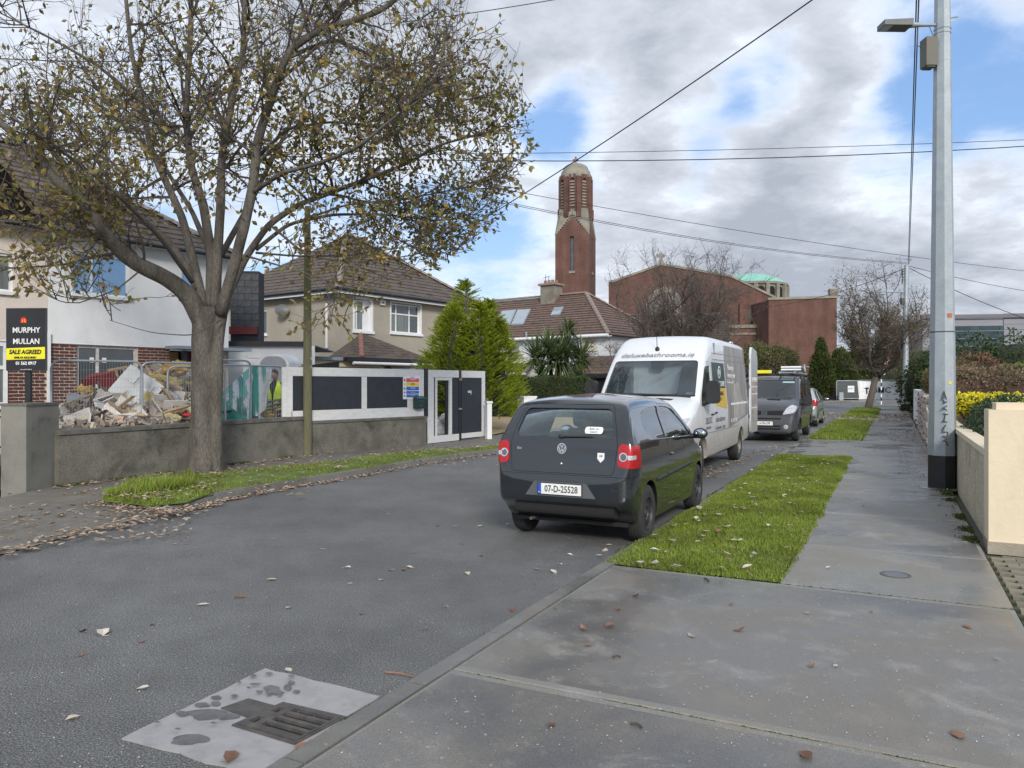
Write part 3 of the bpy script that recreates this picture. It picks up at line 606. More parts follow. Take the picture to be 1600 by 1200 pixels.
# notice
m_npink = M('notice_red', (.75, .08, .14), .4); m_nyel = M('notice_yellow', (.8, .6, .05), .4); m_nblue = M('notice_blue', (.04, .14, .5), .4); m_ink = M('ink', (.02, .02, .03), .5)
nk0, nk1 = Q(631, 600)[0], Q(657, 600)[0]; nz0, nz1 = 1.31, 1.90
nw = nk1 - nk0
mbox('notice', m_sw, hd, nk0, nk1, yb - .012, yb - .002, nz0, nz1)
rows = [(m_npink, 1.0), (m_nyel, 1), (m_nblue, 1), (m_nblue, .8), (m_nblue, .8)]
zc = nz1 - .055
for i, (mt, hh) in enumerate(rows):
 h_ = .092 * hh
 mbox('notice_band', mt, hd, nk0 + .19 * nw, nk1 - .05 * nw, yb - .016, yb - .0125, zc - h_, zc)
 text('lettering', ('CONSTRUCTION SITE\nKEEP OUT', 'WARNING\nHEAVY PLANT', 'SAFETY HELMETS\nMUST BE WORN', 'SAFETY BOOTS', 'HI-VIS VESTS')[i], .026, m_sw if i != 1 else m_ink, hd, (nk0 + .57 * nw, yb - .018, zc - h_ / 2 - (0 if i > 2 else -.008)), sx=.9, ext=.001)
 MB().lathe([(0, -.002), (.03 * hh, -.002), (.03 * hh, .002), (0, .002)], 12, (nk0 + .09 * nw, yb - .014, zc - h_ / 2), 'y').build('symbol', (m_npink, m_nyel, m_nblue, m_nblue, m_nblue)[i], hd)
 zc -= h_ + .016
text('lettering', 'SITE SAFETY', .028, m_ink, hd, (nk0 + .55 * nw, yb - .014, nz1 - .025), ext=.001)
# letter box
m_pb = M('letterbox_green', (.012, .05, .045), .35)
lb = thing('letter_box', 'small dark green letter box hung on the hoarding below the notice', 'letter box', (0, 0, 0), hd.rotation_euler.z); lk0, lk1 = Q(647, 600)[0], Q(661.5, 600)[0]
lb.location = Matrix.Rotation(hd.rotation_euler.z, 3, 'Z') @ Vector(((lk0 + lk1) / 2, yb, 0)) + Vector((W1.x, W1.y, 1.06))
lw_ = (lk1 - lk0) / 2
MB().prism([(-.13, 0), (0, 0), (0, .30), (-.13, .26)], -lw_, lw_, 'x').build('box', m_pb, lb)
MB().prism([(-.16, .25), (0, .305), (0, .33), (-.15, .28)], -lw_ - .02, lw_ + .02, 'x').build('roof', m_pb, lb)
MB().box(-lw_ * .6, lw_ * .6, -.134, -.1301, .19, .215).build('slot', m_iron, lb); MB().box(-lw_ * .4, lw_ * .4, -.134, -.1301, .06, .1).build('name_plate', m_iron, lb)
# gate hoarding
W3, W4 = gp(669, 694, .1), gp(757, 684.5, .1); gn = (W4 - W3).normalized(); gang = atan2(gn.x, gn.y)
gh = thing('hoarding_gate', 'pair of black and white plywood site gates with an open wicket', 'gate', (W3.x, W3.y, 0), atan2(gn.y, gn.x))
def GQ(px): return onf(px, 600, (W3.x, W3.y), gang)[0]
gk = {x: GQ(x) for x in (669, 678, 680, 683, 686, 699, 702, 706, 717, 720, 722, 753, 758)}
gz = 2.08
mbox('post', m_blackp, gh, GQ(664) - .02, GQ(668.5), -.01, .1, .84, 2.11)
def gb(n, mt, a, b, z0, z1, y0=0, y1=.03): return mbox(n, mt, gh, a, b, y0, y1, z0, z1)
K = gk
gb('white_board', m_board_w, K[669], K[678], .16, gz - .2); gb('white_board', m_board_w, K[669], K[717], gz - .198, gz); gb('white_board', m_board_w, K[669], K[717], .12, .30, -.006, .024)
gb('black_board', m_board_k, K[678] + .003, K[680], .302, gz - .2, .01, .03); gb('black_board', m_board_k, K[680] + .002, K[706], 1.88, gz - .2, .01, .03)
gb('wicket_frame', m_board_w, K[680], K[683], .302, 1.80, -.008, .03); gb('wicket_frame', m_board_w, K[702], K[706], .302, 1.80, -.008, .03); gb('wicket_frame', m_board_w, K[680], K[706], 1.802, 1.875, -.008, .03)
gb('wicket_edge', m_blackp, K[699], K[702] - .003, .302, 1.80, .031, .09); gb('wicket_edge', m_blackp, K[683] + .002, K[683] + .03, .302, 1.8, .031, .09)
gb('black_board', m_board_k, K[706] + .003, K[717], .302, gz - .2, .01, .03)
gb('centre_post', m_blackp, K[717] + .005, K[720] + .02, .10, gz, .0, .06)
gb('white_board', m_board_w, K[722], K[758], gz - .198, gz); gb('white_board', m_board_w, K[753], K[758], .302, gz - .2); gb('white_board', m_board_w, K[722], K[758], .16, .30, -.006, .024)
gb('black_board', m_board_k, K[722], K[753] - .003, .302, gz - .2, .01, .03)
mbox('hinge', m_galv2, gh, K[717] - .01, K[720] + .05, -.012, -.002, .98, 1.02); mbox('hinge', M('hinge_brass', (.35, .25, .12), .5), gh, K[717] + .01, K[720] + .05, -.012, -.002, 1.80, 1.86)
m = MB()
pts = [(.0, .0), (.02, .03), (.03, -.01), (.06, .04), (.05, -.03), (.09, .0), (.10, .05), (.13, .03), (.11, -.02), (.15, -.03), (.17, .04), (.19, .0), (.16, -.08)]
kx = GQ(731); m.tube([(kx + a * 1.0, .007, 1.47 + b) for a, b in pts], .006, 5); m.build('graffiti_tag', m_sw, gh)
# rubble sacks seen through the wicket
for i, (dx, dz, sz, cc) in enumerate(((689, .1, .24, 'white'), (697, .1, .24, 'white'), (691, .36, .22, 'white'), (697, .55, .2, 'white'), (693, .12, .2, 'brown'), (692, .34, .13, 'brown'))):
 bm = bmesh.new(); bmesh.ops.create_icosphere(bm, subdivisions=3, radius=1)
 for v in bm.verts:
  q = v.co * 1.0; f = 1 + .28 * noise.noise(q * 1.6 + Vector((i * 5, 0, 0))) + .1 * noise.noise(q * 5); v.co = Vector((q.x * sz * f, q.y * sz * f, (q.z + .8) * sz * .8 * f))
 me = bpy.data.meshes.new('rubble_sack'); bm.to_mesh(me); bm.free(); me.materials.append(M('sack_' + cc + str(i), (.6, .58, .58) if cc == 'white' else (.16, .07, .06), .6, (.45, .43, .42) if cc == 'white' else (.1, .05, .04), 8, .7, bump=.4)); me.shade_smooth()
 base = dp(dx, 22.6 + .1 * (i % 3), dz)
 o = obj('rubble_sack', me, None, base); tag(o, ('white plastic sack of rubble heaped behind the open wicket' if cc == 'white' else 'dark red brown debris between the white sacks behind the wicket'), 'sack', 'debris behind the wicket')
# white concrete posts right of the gates
for (px, pyb, pyt, wpx, lab) in ((765, 686, 627, 8, 'narrow white concrete post right of the plywood gates'), (828.5, 672, 619, 22, 'white painted gate pillar across the gravel drive, behind the dark hatchback')):
 p = gp(px, pyb, .1); ww = wpx * p.y / F
 t = thing('gate_post', lab, 'post', (p.x, p.y, .1), radians(28)); hh = zp(pyt, p.y) - .1
 MB().box(-ww / 2, ww / 2, 0, ww, -.05, hh - .06).build('shaft', m_white, t); MB().box(-ww / 2 - .02, ww / 2 + .02, -.02, ww + .02, hh - .059, hh).build('cap', m_white, t)
p = gp(760, 683, .1); t = thing('gate_post', 'grey concrete post between the plywood gates and the white post', 'post', (p.x, p.y, .1), radians(28)); MB().box(-.07, .07, 0, .2, -.05, zp(622, p.y) - .1).build('shaft', m_conc_cap, t)
# ================================================================== houses
def wallp(parent, name, mat, k0, k1, z0, z1, ops=(), y=0.0, rev=.12, axis='x', flip=1):
 """wall sheet with openings; local x along (or y when axis='y'), outward is -y (or -x)"""
 xs = sorted(set([k0, k1] + [v for o_ in ops for v in o_[:2]])); zs = sorted(set([z0, z1] + [v for o_ in ops for v in o_[2:4]]))
 def P(k, d, z): return (k, y + d, z) if axis == 'x' else (y + d * flip, k, z)
 m = MB()
 for i in range(len(xs) - 1):
  for j in range(len(zs) - 1):
   cx_, cz_ = (xs[i] + xs[i + 1]) / 2, (zs[j] + zs[j + 1]) / 2
   if any(o_[0] < cx_ < o_[1] and o_[2] < cz_ < o_[3] for o_ in ops): continue
   m.quad(P(xs[i], 0, zs[j]), P(xs[i + 1], 0, zs[j]), P(xs[i + 1], 0, zs[j + 1]), P(xs[i], 0, zs[j + 1]))
 for (a, b, c_, d_) in [o_[:4] for o_ in ops]:
  for (p, q) in (((a, c_), (b, c_)), ((b, c_), (b, d_)), ((b, d_), (a, d_)), ((a, d_), (a, c_))):
   m.quad(P(p[0], 0, p[1]), P(q[0], 0, q[1]), P(q[0], rev, q[1]), P(p[0], rev, p[1]))
 return m.build(name, mat, parent, recalc=False)
def window(parent, k0, k1, z0, z1, y, panes, fm, gm, fw=.055, sill=True, sillm=None, axis='x', dep=.06, surround=0, sgn=1, bars=None):
 """panes: list of (u0,u1,v0,v1) in fractions of the inner frame"""
 def bx(mb, a, b, c_, d_, e, f_):
  if axis == 'x': mb.box(a, b, c_, d_, e, f_)
  else: mb.box(min(c_ * sgn, d_ * sgn) , max(c_ * sgn, d_ * sgn), a, b, e, f_)
 m = MB(); W_, H_ = k1 - k0, z1 - z0
 us = sorted(set(round(v, 4) for p in panes for v in p[:2])); 
 # frame made of the surround and of bars between panes
 bx(m, k0, k1, y, y + dep, z0, z0 + fw); bx(m, k0, k1, y, y + dep, z1 - fw, z1); bx(m, k0, k0 + fw, y, y + dep, z0 + fw, z1 - fw); bx(m, k1 - fw, k1, y, y + dep, z0 + fw, z1 - fw)
 ix0, ix1, iz0, iz1 = k0 + fw, k1 - fw, z0 + fw, z1 - fw
 def X(u): return ix0 + (ix1 - ix0) * u
 def Z(v): return iz0 + (iz1 - iz0) * v
 hb = fw * .5
 vb = sorted(set(round(p[1], 4) for p in panes if p[1] < .999)); hb_ = sorted(set(round(p[3], 4) for p in panes if p[3] < .999))
 for u in vb: bx(m, X(u) - hb, X(u) + hb, y + .004, y + dep - .004, iz0, iz1)
 for v in hb_: 
  cols = [p for p in panes if abs(p[3] - v) < 1e-3]
  for p in cols: bx(m, X(p[0]) + (hb if p[0] > 0 else 0), X(p[1]) - (hb if p[1] < 1 else 0), y + .002, y + dep - .002, Z(v) - hb, Z(v) + hb)
 fr = m.build('window', fm, parent)
 for i, p in enumerate(panes):
  g = MB(); a, b = X(p[0]), X(p[1]); c_, d_ = Z(p[2]), Z(p[3])
  bx(g, a + (hb if p[0] > 0 else 0), b - (hb if p[1] < 1 else 0), y + dep * .5, y + dep * .6, c_ + (hb if p[2] > 0 else 0), d_ - (hb if p[3] < 1 else 0))
  g.build('pane', gm if not isinstance(gm, list) else gm[i % len(gm)], fr)
 if sill:
  s_ = MB(); bx(s_, k0 - .06, k1 + .06, -.07 if y >= 0 else y - .07, y + .05, z0 - .07, z0 - .002); s_.build('sill', sillm or fm, fr)
 return fr
def tile_roof(parent, mat, A, B, Cc, D, step=.33, tile=.32, lift=.035, jit=.007, name='tile_course'):
 """A,B eaves ends, D,Cc the upper ends above A and B; each course is a stepped strip"""
 A, B, Cc, D = Vector(A), Vector(B), Vector(Cc), Vector(D)
 mid_e = (A + B) / 2; mid_r = (Cc + D) / 2; L = (mid_r - mid_e).length; n = max(2, int(L / step))
 nrm = (B - A).cross(D - A if (D - A).length > .1 else Cc - B).normalized()
 if nrm.z < 0: nrm = -nrm
 for i in range(n):
  f0, f1 = i / n, (i + 1) / n
  l0, r0_, l1, r1 = A.lerp(D, f0), B.lerp(Cc, f0), A.lerp(D, f1), B.lerp(Cc, f1)
  wd = (r0_ - l0).length
  if wd < .1: continue
  k = max(1, int(wd / tile)); m = MB(); vs_ = []
  for j in range(k):
   dj = U(-jit, jit)
   for e in (0.0, .93):
    u = (j + e) / k; p0, p1 = l0.lerp(r0_, u), l1.lerp(r1, u); dd = dj - (.006 if e == 0 else 0)
    vs_ += [p0 + nrm * (-.02), p0 + nrm * (lift + dd), p1 + nrm * (.008 + dd * .5)]
  K = 2 * k
  fs_ = [(3 * a + b, 3 * (a + 1) + b, 3 * (a + 1) + b + 1, 3 * a + b + 1) for a in range(K - 1) for b in (0, 1)]
  p0, p1 = r0_, r1; vs_ += [p0 - nrm * .02, p0 + nrm * lift, p1 + nrm * .008]; a = K - 1
  fs_ += [(3 * a + b, 3 * (a + 1) + b, 3 * (a + 1) + b + 1, 3 * a + b + 1) for b in (0, 1)]
  m.add(vs_, fs_); m.build(name, mat, parent)
_hipme = {}
def hip_line(parent, mat, P0, P1, r=.12, step=.42, name='ridge_tile'):
 P0, P1 = Vector(P0), Vector(P1); d = P1 - P0; n = max(1, int(d.length / step)); L = d.length / n
 key = (mat.name, r, round(L, 3))
 if key not in _hipme:
  m = MB(); pts = []
  for e, rr in ((0, r * 1.08), (L * 1.04, r * .94)):
   for j in range(7): th = pi * j / 6 * 1.0; pts.append((e, cos(th) * rr, sin(th) * rr * .8))
  m.add(pts, [(j, j + 1, 8 + j, 7 + j) for j in range(6)] + [(0, 1, 2, 3, 4, 5, 6)]); o_ = m.build(name, mat, smooth=40); _hipme[key] = o_.data; bpy.data.objects.remove(o_)
 q = d.to_track_quat('X', 'Z').to_euler()
 for i in range(n): obj(name, _hipme[key], parent, P0 + d * (i / n), q)
def gutter(parent, mat, a, b, r=.06, name='gutter'):
 return MB().tube((a, b), r, 8).build(name, mat, parent, 60)
# ------------------------------------------------ house one: pair of semis behind the rubble
O1 = (-10.63, 17.5); AN1 = radians(33.9); RZ1 = pi / 2 - AN1
def h1(px, py): return onf(px, py, O1, AN1)
def K1(px): return h1(px, 600)[0]
ha = thing('semi_detached_house', 'white rendered house with brown brick ground floor behind the rubble heap', 'house', (O1[0], O1[1], .05), RZ1)
hb_ = thing('semi_detached_house', 'cream rendered half house at the left edge behind the sale board', 'house', (O1[0], O1[1], .05), RZ1)
kR_ = K1(357); kmid = K1(76); zr = 2.62; ze = 5.15
kW0, kW1 = K1(121), K1(216); kU0, kU1 = K1(114), K1(202); kV0, kV1 = K1(284), K1(306); kD0, kD1 = K1(266), K1(312)
zU0, zU1 = 3.75, 4.80
def Zf(px, py): return h1(px, py)[1] - .05
wallp(ha, 'upper_wall', m_rend_w, kmid, kR_, zr, ze, [(kU0, kU1, Zf(160, 462), Zf(160, 398)), (kV0, kV1, Zf(295, 468), Zf(295, 416))])
MB().box(kmid, kR_ + .0, .0, .1, zr - .03, zr - .001).build('render_bead', m_white, ha)
wallp(ha, 'lower_wall', m_mortar, kmid + .06, kR_, 0, zr - .03, [(kW0, kW1, .75, zr - .031), (kD0, kD1, 0, zr - .031)], y=.035, rev=.2)
wallp(ha, 'gable_wall', m_rend_w, 0, 7.5, 0, ze, [], y=kR_, axis='y')
fu = lambda a, b: (K1(a) - kU0 - .055) / (kU1 - kU0 - .11)
window(ha, kU0, kU1, Zf(160, 462), Zf(160, 398), .05, [(0, .32, 0, 1), (.32, 1, 0, 1)], m_upvc, m_glass_b)
window(ha, kV0, kV1, Zf(295, 468), Zf(295, 416), .05, [(0, 1, 0, 1)], m_upvc, m_glass_b)
wf = window(ha, kW0, kW1, .75, zr - .035, .08, [(0, .33, 0, 1), (.33, 1, 0, 1)], M('old_frame_paint', (.6, .58, .56), .7, (.38, .36, .34), 12, .7), m_glass, fw=.07)
for a in (.22, .42): mbox('sticker', m_sw, wf, kW0 + (kW1 - kW0) * a, kW0 + (kW1 - kW0) * a + .1, .08, .095, 2.17, 2.29)
# flat porch over the door, dark opening, torn boards
MB().box(K1(258), kR_ + .35, -.55, .0, 2.56, 2.64).build('porch_slab', m_lead, ha)
MB().box(kD0, kD1, .5, .55, 0, 2.55).build('door_recess', m_dark, ha)
MB().box(kD0 + .05, kD0 + .42, .3, .33, 2.05, 2.5).build('loose_board', M('chipboard', (.38, .26, .12), .8, (.28, .18, .08), 12, .7), ha)
MB().box(kD0 + .44, kD0 + .56, .1, .2, .1, 2.55).build('door_post', M('slate_post', (.10, .105, .11), .7), ha)
wallp(ha, 'inner_wall', m_brick2, kD0 + .62, kD1, 0, 2.55, [], y=.35)
# individual bricks
bm_ = {}
def brick_me(mat, L):
 if (mat.name, L) not in bm_:
  o_ = MB().box(0, L, -.022, .02, 0, .050).build('brick', mat); bm_[(mat.name, L)] = o_.data; bpy.data.objects.remove(o_)
 return bm_[(mat.name, L)]
def bricks(parent, mat, k0, k1, z0, z1, y, course=.0765, bl=.222):
 n = int((z1 - z0) / course); cnt = 0
 for i in range(n):
  z = z1 - (i + 1) * course + .02; k = k0 - (bl / 2 if i % 2 else 0)
  while k < k1 - .03:
   a, b = max(k, k0), min(k + bl - .024, k1)
   if b - a > .03:
    L = .190 if b - a > .19 else round(b - a, 2)
    obj('brick', brick_me(mat, L), parent, (a + U(-.002, .002), y + U(-.003, .003), z + U(-.002, .002))); cnt += 1
   k += bl
 return cnt
c1 = bricks(ha, m_brick, K1(78.5), kW0 - .01, 1.15, zr - .04, .035)
c2 = bricks(ha, m_brick2, kW1 + .01, kD0 - .01, 1.35, zr - .04, .035)
MB().box(K1(73), K1(77.5), -.06, .0, .0, zr + .2).build('downpipe', m_white, ha)
# cream half
kc0 = kmid - 6.6
wallp(hb_, 'upper_wall', m_rend_c, kc0, kmid - .004, zr, ze, [(kc0 + 3.2, K1(20), Zf(10, 456), Zf(10, 396))])
MB().box(kc0, kmid - .004, .0, .1, zr - .03, zr - .001).build('render_bead', m_white, hb_)
wallp(hb_, 'lower_wall', m_mortar, kc0, kmid + .05, 0, zr - .03, [(kc0 + 3, K1(12), 1.17, zr - .06)], y=.035)
window(hb_, kc0 + 3.2, K1(20), Zf(10, 456), Zf(10, 396), .04, [(0, .5, 0, 1), (.5, 1, 0, 1)], m_upvc, m_glass_c)
window(hb_, kc0 + 3, K1(12), 1.17, zr - .06, .0, [(0, .5, 0, .62), (.5, 1, 0, .62), (0, .5, .62, 1), (.5, 1, .62, 1)], m_upvc, m_glass_c, fw=.08)
c3 = bricks(hb_, m_brick, K1(13), K1(72), .95, zr - .04, .035)
# shared roof, split between the two
ov = .32; tn = .70; D_ = 7.5; apx = D_ / 2
eL, eR = kc0 - ov, kR_ + ov; dpt = apx + ov; zt_r = ze + tn * dpt
m = MB().box(kmid, eR, -ov, .0, ze - .02, ze).box(kR_, eR, .0, D_ + ov, ze - .02, ze); m.build('soffit', m_white, ha)
MB().box(eL, kmid - .003, -ov, .0, ze - .02, ze).build('soffit', m_white, hb_)
eb = ze - .0
tile_roof(ha, m_tile, (kmid, -ov, eb), (eR, -ov, eb), (eR - dpt, apx, eb + tn * dpt), (kmid, apx, eb + tn * dpt))if eR - dpt > kmid else None
if eR - dpt <= kmid:
 # the hip runs past the party line: the white half carries a triangle, the cream half the rest
 f = (eR - kmid) / dpt
 tile_roof(ha, m_tile, (kmid, -ov, eb), (eR, -ov, eb), (kmid + .05, -ov + f * dpt, eb + tn * f * dpt), (kmid, -ov + f * dpt, eb + tn * f * dpt))
 top = (eR - dpt, apx, eb + tn * dpt)
 m = MB()
 tile_roof(hb_, m_tile, (eL, -ov, eb), (kmid - .003, -ov, eb), (kmid - .003, -ov + f * dpt, eb + tn * f * dpt), (eL + f * dpt, -ov + f * dpt, eb + tn * f * dpt))
 tile_roof(hb_, m_tile, (eL + f * dpt, -ov + f * dpt, eb + tn * f * dpt), (kmid - .003, -ov + f * dpt, eb + tn * f * dpt), top, (eL + dpt, apx, eb + tn * dpt))
m = MB(); m.quad((eR, -ov, eb), (eR, D_ + ov, eb), (eR - dpt, apx, eb + tn * dpt), (eR - dpt + .01, apx, eb + tn * dpt)); m.build('rear_slope', m_tile, ha)
m = MB(); m.quad((eL, D_ + ov, eb), (eR, D_ + ov, eb), (eR - dpt, apx, eb + tn * dpt), (eL + dpt, apx, eb + tn * dpt)); m.build('rear_slope', m_tile, hb_)
hip_line(ha, m_hip, (eR, -ov, eb + .03), (eR - dpt, apx, eb + tn * dpt + .03))
hip_line(hb_, m_hip, (eL + dpt, apx, eb + tn * dpt + .03), (eR - dpt, apx, eb + tn * dpt + .03))
gutter(ha, m_gut, (kmid, -ov - .04, ze), (eR + .04, -ov - .04, ze)); gutter(hb_, m_gut, (eL, -ov - .04, ze), (kmid, -ov - .04, ze))
# single storey annex between the houses, with the black block wall of a first floor extension
Oa = dp(345, 22.6); AA = radians(84)
def ka(px): return onf(px, 600, (Oa.x, Oa.y), AA)[0]
an = thing('flat_roofed_annex', 'white rendered flat roofed annex between the two houses', 'annex', (Oa.x, Oa.y, .05), pi / 2 - AA)
zA = 2.80
wallp(an, 'wall', m_rend_w, -1.0, ka(492), 0, zA, [(ka(444), ka(453), 1.85, 2.35)], y=0)
MB().box(-1.0, ka(492), .001, 5, zA, zA + .02).build('roof', m_lead, an)
MB().box(-1.05, ka(476), -.12, .05, zA - .03, zA + .12).build('fascia', m_gut, an)
window(an, ka(444), ka(453), 1.85, 2.35, .03, [(0, 1, 0, 1)], m_upvc, m_glass)
MB().box(ka(388), ka(459), -.05, -.003, 2.42, 2.50).build('lintel', m_white, an)
window(an, ka(351), ka(357.5), 1.25, 2.1, -.03, [(0, 1, 0, 1)], m_iron, m_glass, sill=False)
Ob = dp(360, 24.5); be = thing('block_extension', 'unfinished black concrete block wall above the white annex', 'extension', (Ob.x, Ob.y, .05), pi / 2 - AA)
m_block = M('black_block', (.052, .055, .06), .85, (.085, .09, .095), 5, .7, bump=.5, bs=50)
m_block2 = M('black_block_mortar', (.03, .032, .036), .9)
bw2 = 43 * 24.5 / F; zb0, zb1 = zp(513, 24.5), zp(424, 24.5)
MB().box(0, bw2, 0.02, .8, 2.9, zb1 - .03).build('core', m_block2, be)
bl_ = MB().box(.006, .434, -.012, .03, .006, .209).build('block', m_block); bme = bl_.data; bpy.data.objects.remove(bl_)
nr = int((zb1 - zb0) / .215)
for i in range(nr):
 k = -.22 if i % 2 else 0
 while k < bw2 - .05:
  a, b = max(0, k), min(bw2, k + .44)
  if b - a > .1: obj('block', bme, be, (a, U(0, .008), zb0 + i * .215), None, ((b - a) / .44, 1, 1))
  k += .44
MB().box(-.02, bw2 * .95, -.1, .1, zp(524.5, 24.5), zb0).build('red_fascia', M('dark_red_paint', (.16, .02, .02), .6), be)
# caravan like cabin with an arched grey end
cvY = 20.6; cb_ = thing('site_cabin', 'white cabin with a rounded grey end panel behind the green netting', 'cabin', dp(427, cvY, .05), radians(4))
def arch(w, h, r, n=8, z0=.4):
 p = [(-w, z0), (w, z0), (w, h - r)]
 p += [(w - r + r * cos(a), h - r + r * sin(a)) for a in [pi / 2 * i / n for i in range(1, n + 1)]]
 p += [(-w + r - r * sin(a), h - r + r * cos(a)) for a in [pi / 2 * i / n for i in range(0, n + 1)]]
 return p
MB().prism(arch(.42, 2.52 - .05, .3, z0=.35), 0, 1.6, 'y').build('shell', m_upvc, cb_, 40)
MB().prism(arch(.35, 2.40, .26, z0=.5), -.03, -.001, 'y').build('end_panel', M('grey_panel', (.33, .35, .38), .5), cb_, 40)
MB().prism(arch(.23, 2.18, .12, z0=1.5), -.045, -.031, 'y').build('pressed_panel', M('grey_panel2', (.29, .31, .34), .5), cb_, 40)
sp_ = MB().box(-.9, -.42, .4, 1.4, .35, 2.35).build('side_bay', m_upvc, cb_)
# solar panel like black sheet leaning above the hoarding
blk = thing('black_sheeting', 'black ribbed roof sheet lying behind the hoarding beside the telegraph pole', 'roof sheet', dp(492, 20.0, 2.02), 0)
m = MB(); wq = 33 * 20 / F
m.prism([(-wq, 0), (wq * 1.1, 0.06), (wq * 1.17, .28), (-wq * .94, .12)], 0, .03, 'y'); m.build('sheet', m_blackp, blk)
for i in range(14): x_ = -wq * .95 + i * wq * .15; MB().box(x_, x_ + .02, -.02, -.001, .03 + .003 * i, .12 + .012 * i).build('rib', m_gut, blk)
# ------------------------------------------------ house two: hipped pebbledashed house
Yc = 28.6; O2 = dp(529, Yc); AN2 = radians(35.5); RZ2 = pi / 2 - AN2
h2 = thing('pebbledashed_house', 'beige pebbledashed house with a hipped tiled roof left of the bright conifer', 'house', (O2.x, O2.y, .05), RZ2)
def H2(px, py): k, z = onf(px, py, (O2.x, O2.y), AN2); return k, z - .05
def L2(px, py=600):
 r = (px - 800) / F; u0, u1 = -cos(AN2), sin(AN2); k = (r * O2.y - O2.x) / (u0 - r * u1); return k, H + (600 - py) * (O2.y + k * u1) / F - .05
W2_ = 8.5; D2 = 8.2; e2 = 5.15
w1a, w1b = H2(554, 600)[0], H2(580, 600)[0]; w1z0, w1z1 = H2(567, 517)[1], H2(567, 468)[1]
w2a, w2b = H2(611, 600)[0], H2(657, 600)[0]; w2z0, w2z1 = H2(630, 520)[1], H2(630, 474.5)[1]
dk0, dk1 = H2(583, 600)[0], H2(603, 600)[0]
wallp(h2, 'front_wall', m_dash, 0, W2_, 0, e2, [(w1a, w1b, w1z0, w1z1), (w2a, w2b, w2z0, w2z1), (dk0, dk1, .2, 2.35), (H2(609, 600)[0], H2(650, 600)[0], .9, 2.3)], rev=.16)
lk0_, lk1_ = L2(416.5)[0], L2(395)[0]
wallp(h2, 'side_wall', m_dash, 0, D2, 0, e2, [(lk0_, lk1_, L2(410, 523)[1], L2(410, 484)[1])], y=0, axis='y')
wallp(h2, 'end_wall', m_dash, 0, D2, 0, e2, [], y=W2_, axis='y')
# white moulded surrounds
def surround(par, a, b, z0, z1, t=.09, y=-.02):
 m = MB().box(a - t, b + t, y, .0, z1, z1 + t).box(a - t, a, y, .0, z0, z1 - .001).box(b, b + t, y, 0, z0, z1 - .001).box(a - t - .03, b + t + .03, y - .06, 0, z0 - .1, z0 - .001)
 # bright reveals
 m.box(a, a + .01, .0, .15, z0, z1).box(b - .01, b, .0, .15, z0, z1); m.build('window_surround', m_white, par)
surround(h2, w1a, w1b, w1z0, w1z1); surround(h2, w2a, w2b, w2z0, w2z1, .06)
window(h2, w1a + .01, w1b - .30, w1z0, w1z1 - .02, .10, [(0, .28, 0, .66), (.28, 1, 0, .66), (0, .28, .66, 1), (.28, 1, .66, 1)], m_upvc, m_glass_c, fw=.06, sill=False)
MB().box(w1b - .30, w1b - .011, .10, .15, w1z0, w1z1).build('blank_reveal', m_white, h2)
window(h2, w2a + .01, w2b - .01, w2z0, w2z1 - .02, .10, [(0, .2, 0, .66), (.2, .68, 0, .66), (.68, 1, 0, .66), (0, .2, .66, 1), (.2, .68, .66, 1), (.68, 1, .66, 1)], m_upvc, [m_glass_c, m_glass_c, m_glass, m_glass, m_glass, m_glass], fw=.05, sill=False)
window(h2, lk0_, lk1_, L2(410, 523)[1], L2(410, 484)[1], .05, [(0, .33, 0, 1), (.33, .66, 0, 1), (.66, 1, 0, 1)], m_upvc, m_glass, axis='y', fw=.07)
MB().box(*[H2(592.5, 600)[0], H2(600, 600)[0]], -.09, -.0, H2(596, 477)[1], H2(596, 469.5)[1]).build('alarm_box', m_upvc, h2)
MB().lathe([(0, -.095), (.05, -.095), (.055, -.0901)], 10, (H2(596, 600)[0], 0, H2(596, 473)[1]), 'y').build('alarm_lamp', m_glass, h2)
# door with brick quoins, bay
m = MB().box(dk0, dk1, .06, .1, .2, 2.35); m.build('door', m_upvc, h2)
MB().box(dk0 + .12, dk1 - .12, .045, .059, 2.05, 2.25).box(dk0 + .12, dk1 - .12, .045, .059, .9, 1.95).build('door_glass', m_glass, h2)
for kx_ in (dk0 - .24, dk1 + .04):
 for i in range(24): obj('brick', brick_me(m_brick2, .198), h2, (kx_ + (.0 if i % 2 else -.06 if kx_ < dk0 else .06), -.012, .55 + .0765 * i))
window(h2, H2(609, 600)[0], H2(650, 600)[0], .9, 2.3, -.02, [(0, .25, 0, 1), (.25, .68, 0, 1), (.68, 1, 0, 1)], m_upvc, m_glass, fw=.06)
wallp(h2, 'brick_apron', m_brick2, H2(652, 600)[0], W2_, .3, 2.3, [], y=-.03)
# satellite dish, cables, downpipe on the side wall
k_, z_ = L2(450, 485)
ds = thing('satellite_dish', 'dark oval satellite dish on the side wall of the pebbledashed house', 'satellite dish', (0, 0, 0), RZ2)
ds.location = Vector((O2.x, O2.y, .05)) + Matrix.Rotation(RZ2, 3, 'Z') @ Vector((-.30, k_, z_))
m = MB().lathe([(0, .06), (.12, .05), (.24, .02), (.3, -.01), (.3, -.02), (.24, .01), (.12, .04), (0, .05)], 20); dd = m.build('dish', M('dish_grey', (.12, .125, .13), .5), ds, 40); dd.rotation_euler = (radians(78), 0, radians(-62)); dd.scale = (1, .78, 1)
MB().cyl((0, 0, 0), (.28, 0, -.12), .015, 6).build('bracket', m_iron, ds); MB().cyl((0, 0, -.2), (-.25, -.1, -.12), .01, 6).build('feed_arm', m_iron, ds)
k_, za_ = L2(511, 474); _, zb_ = L2(511, 544)
MB().box(-.05, -.005, k_ - .035, k_ + .035, zb_, za_).build('downpipe', m_white, h2)
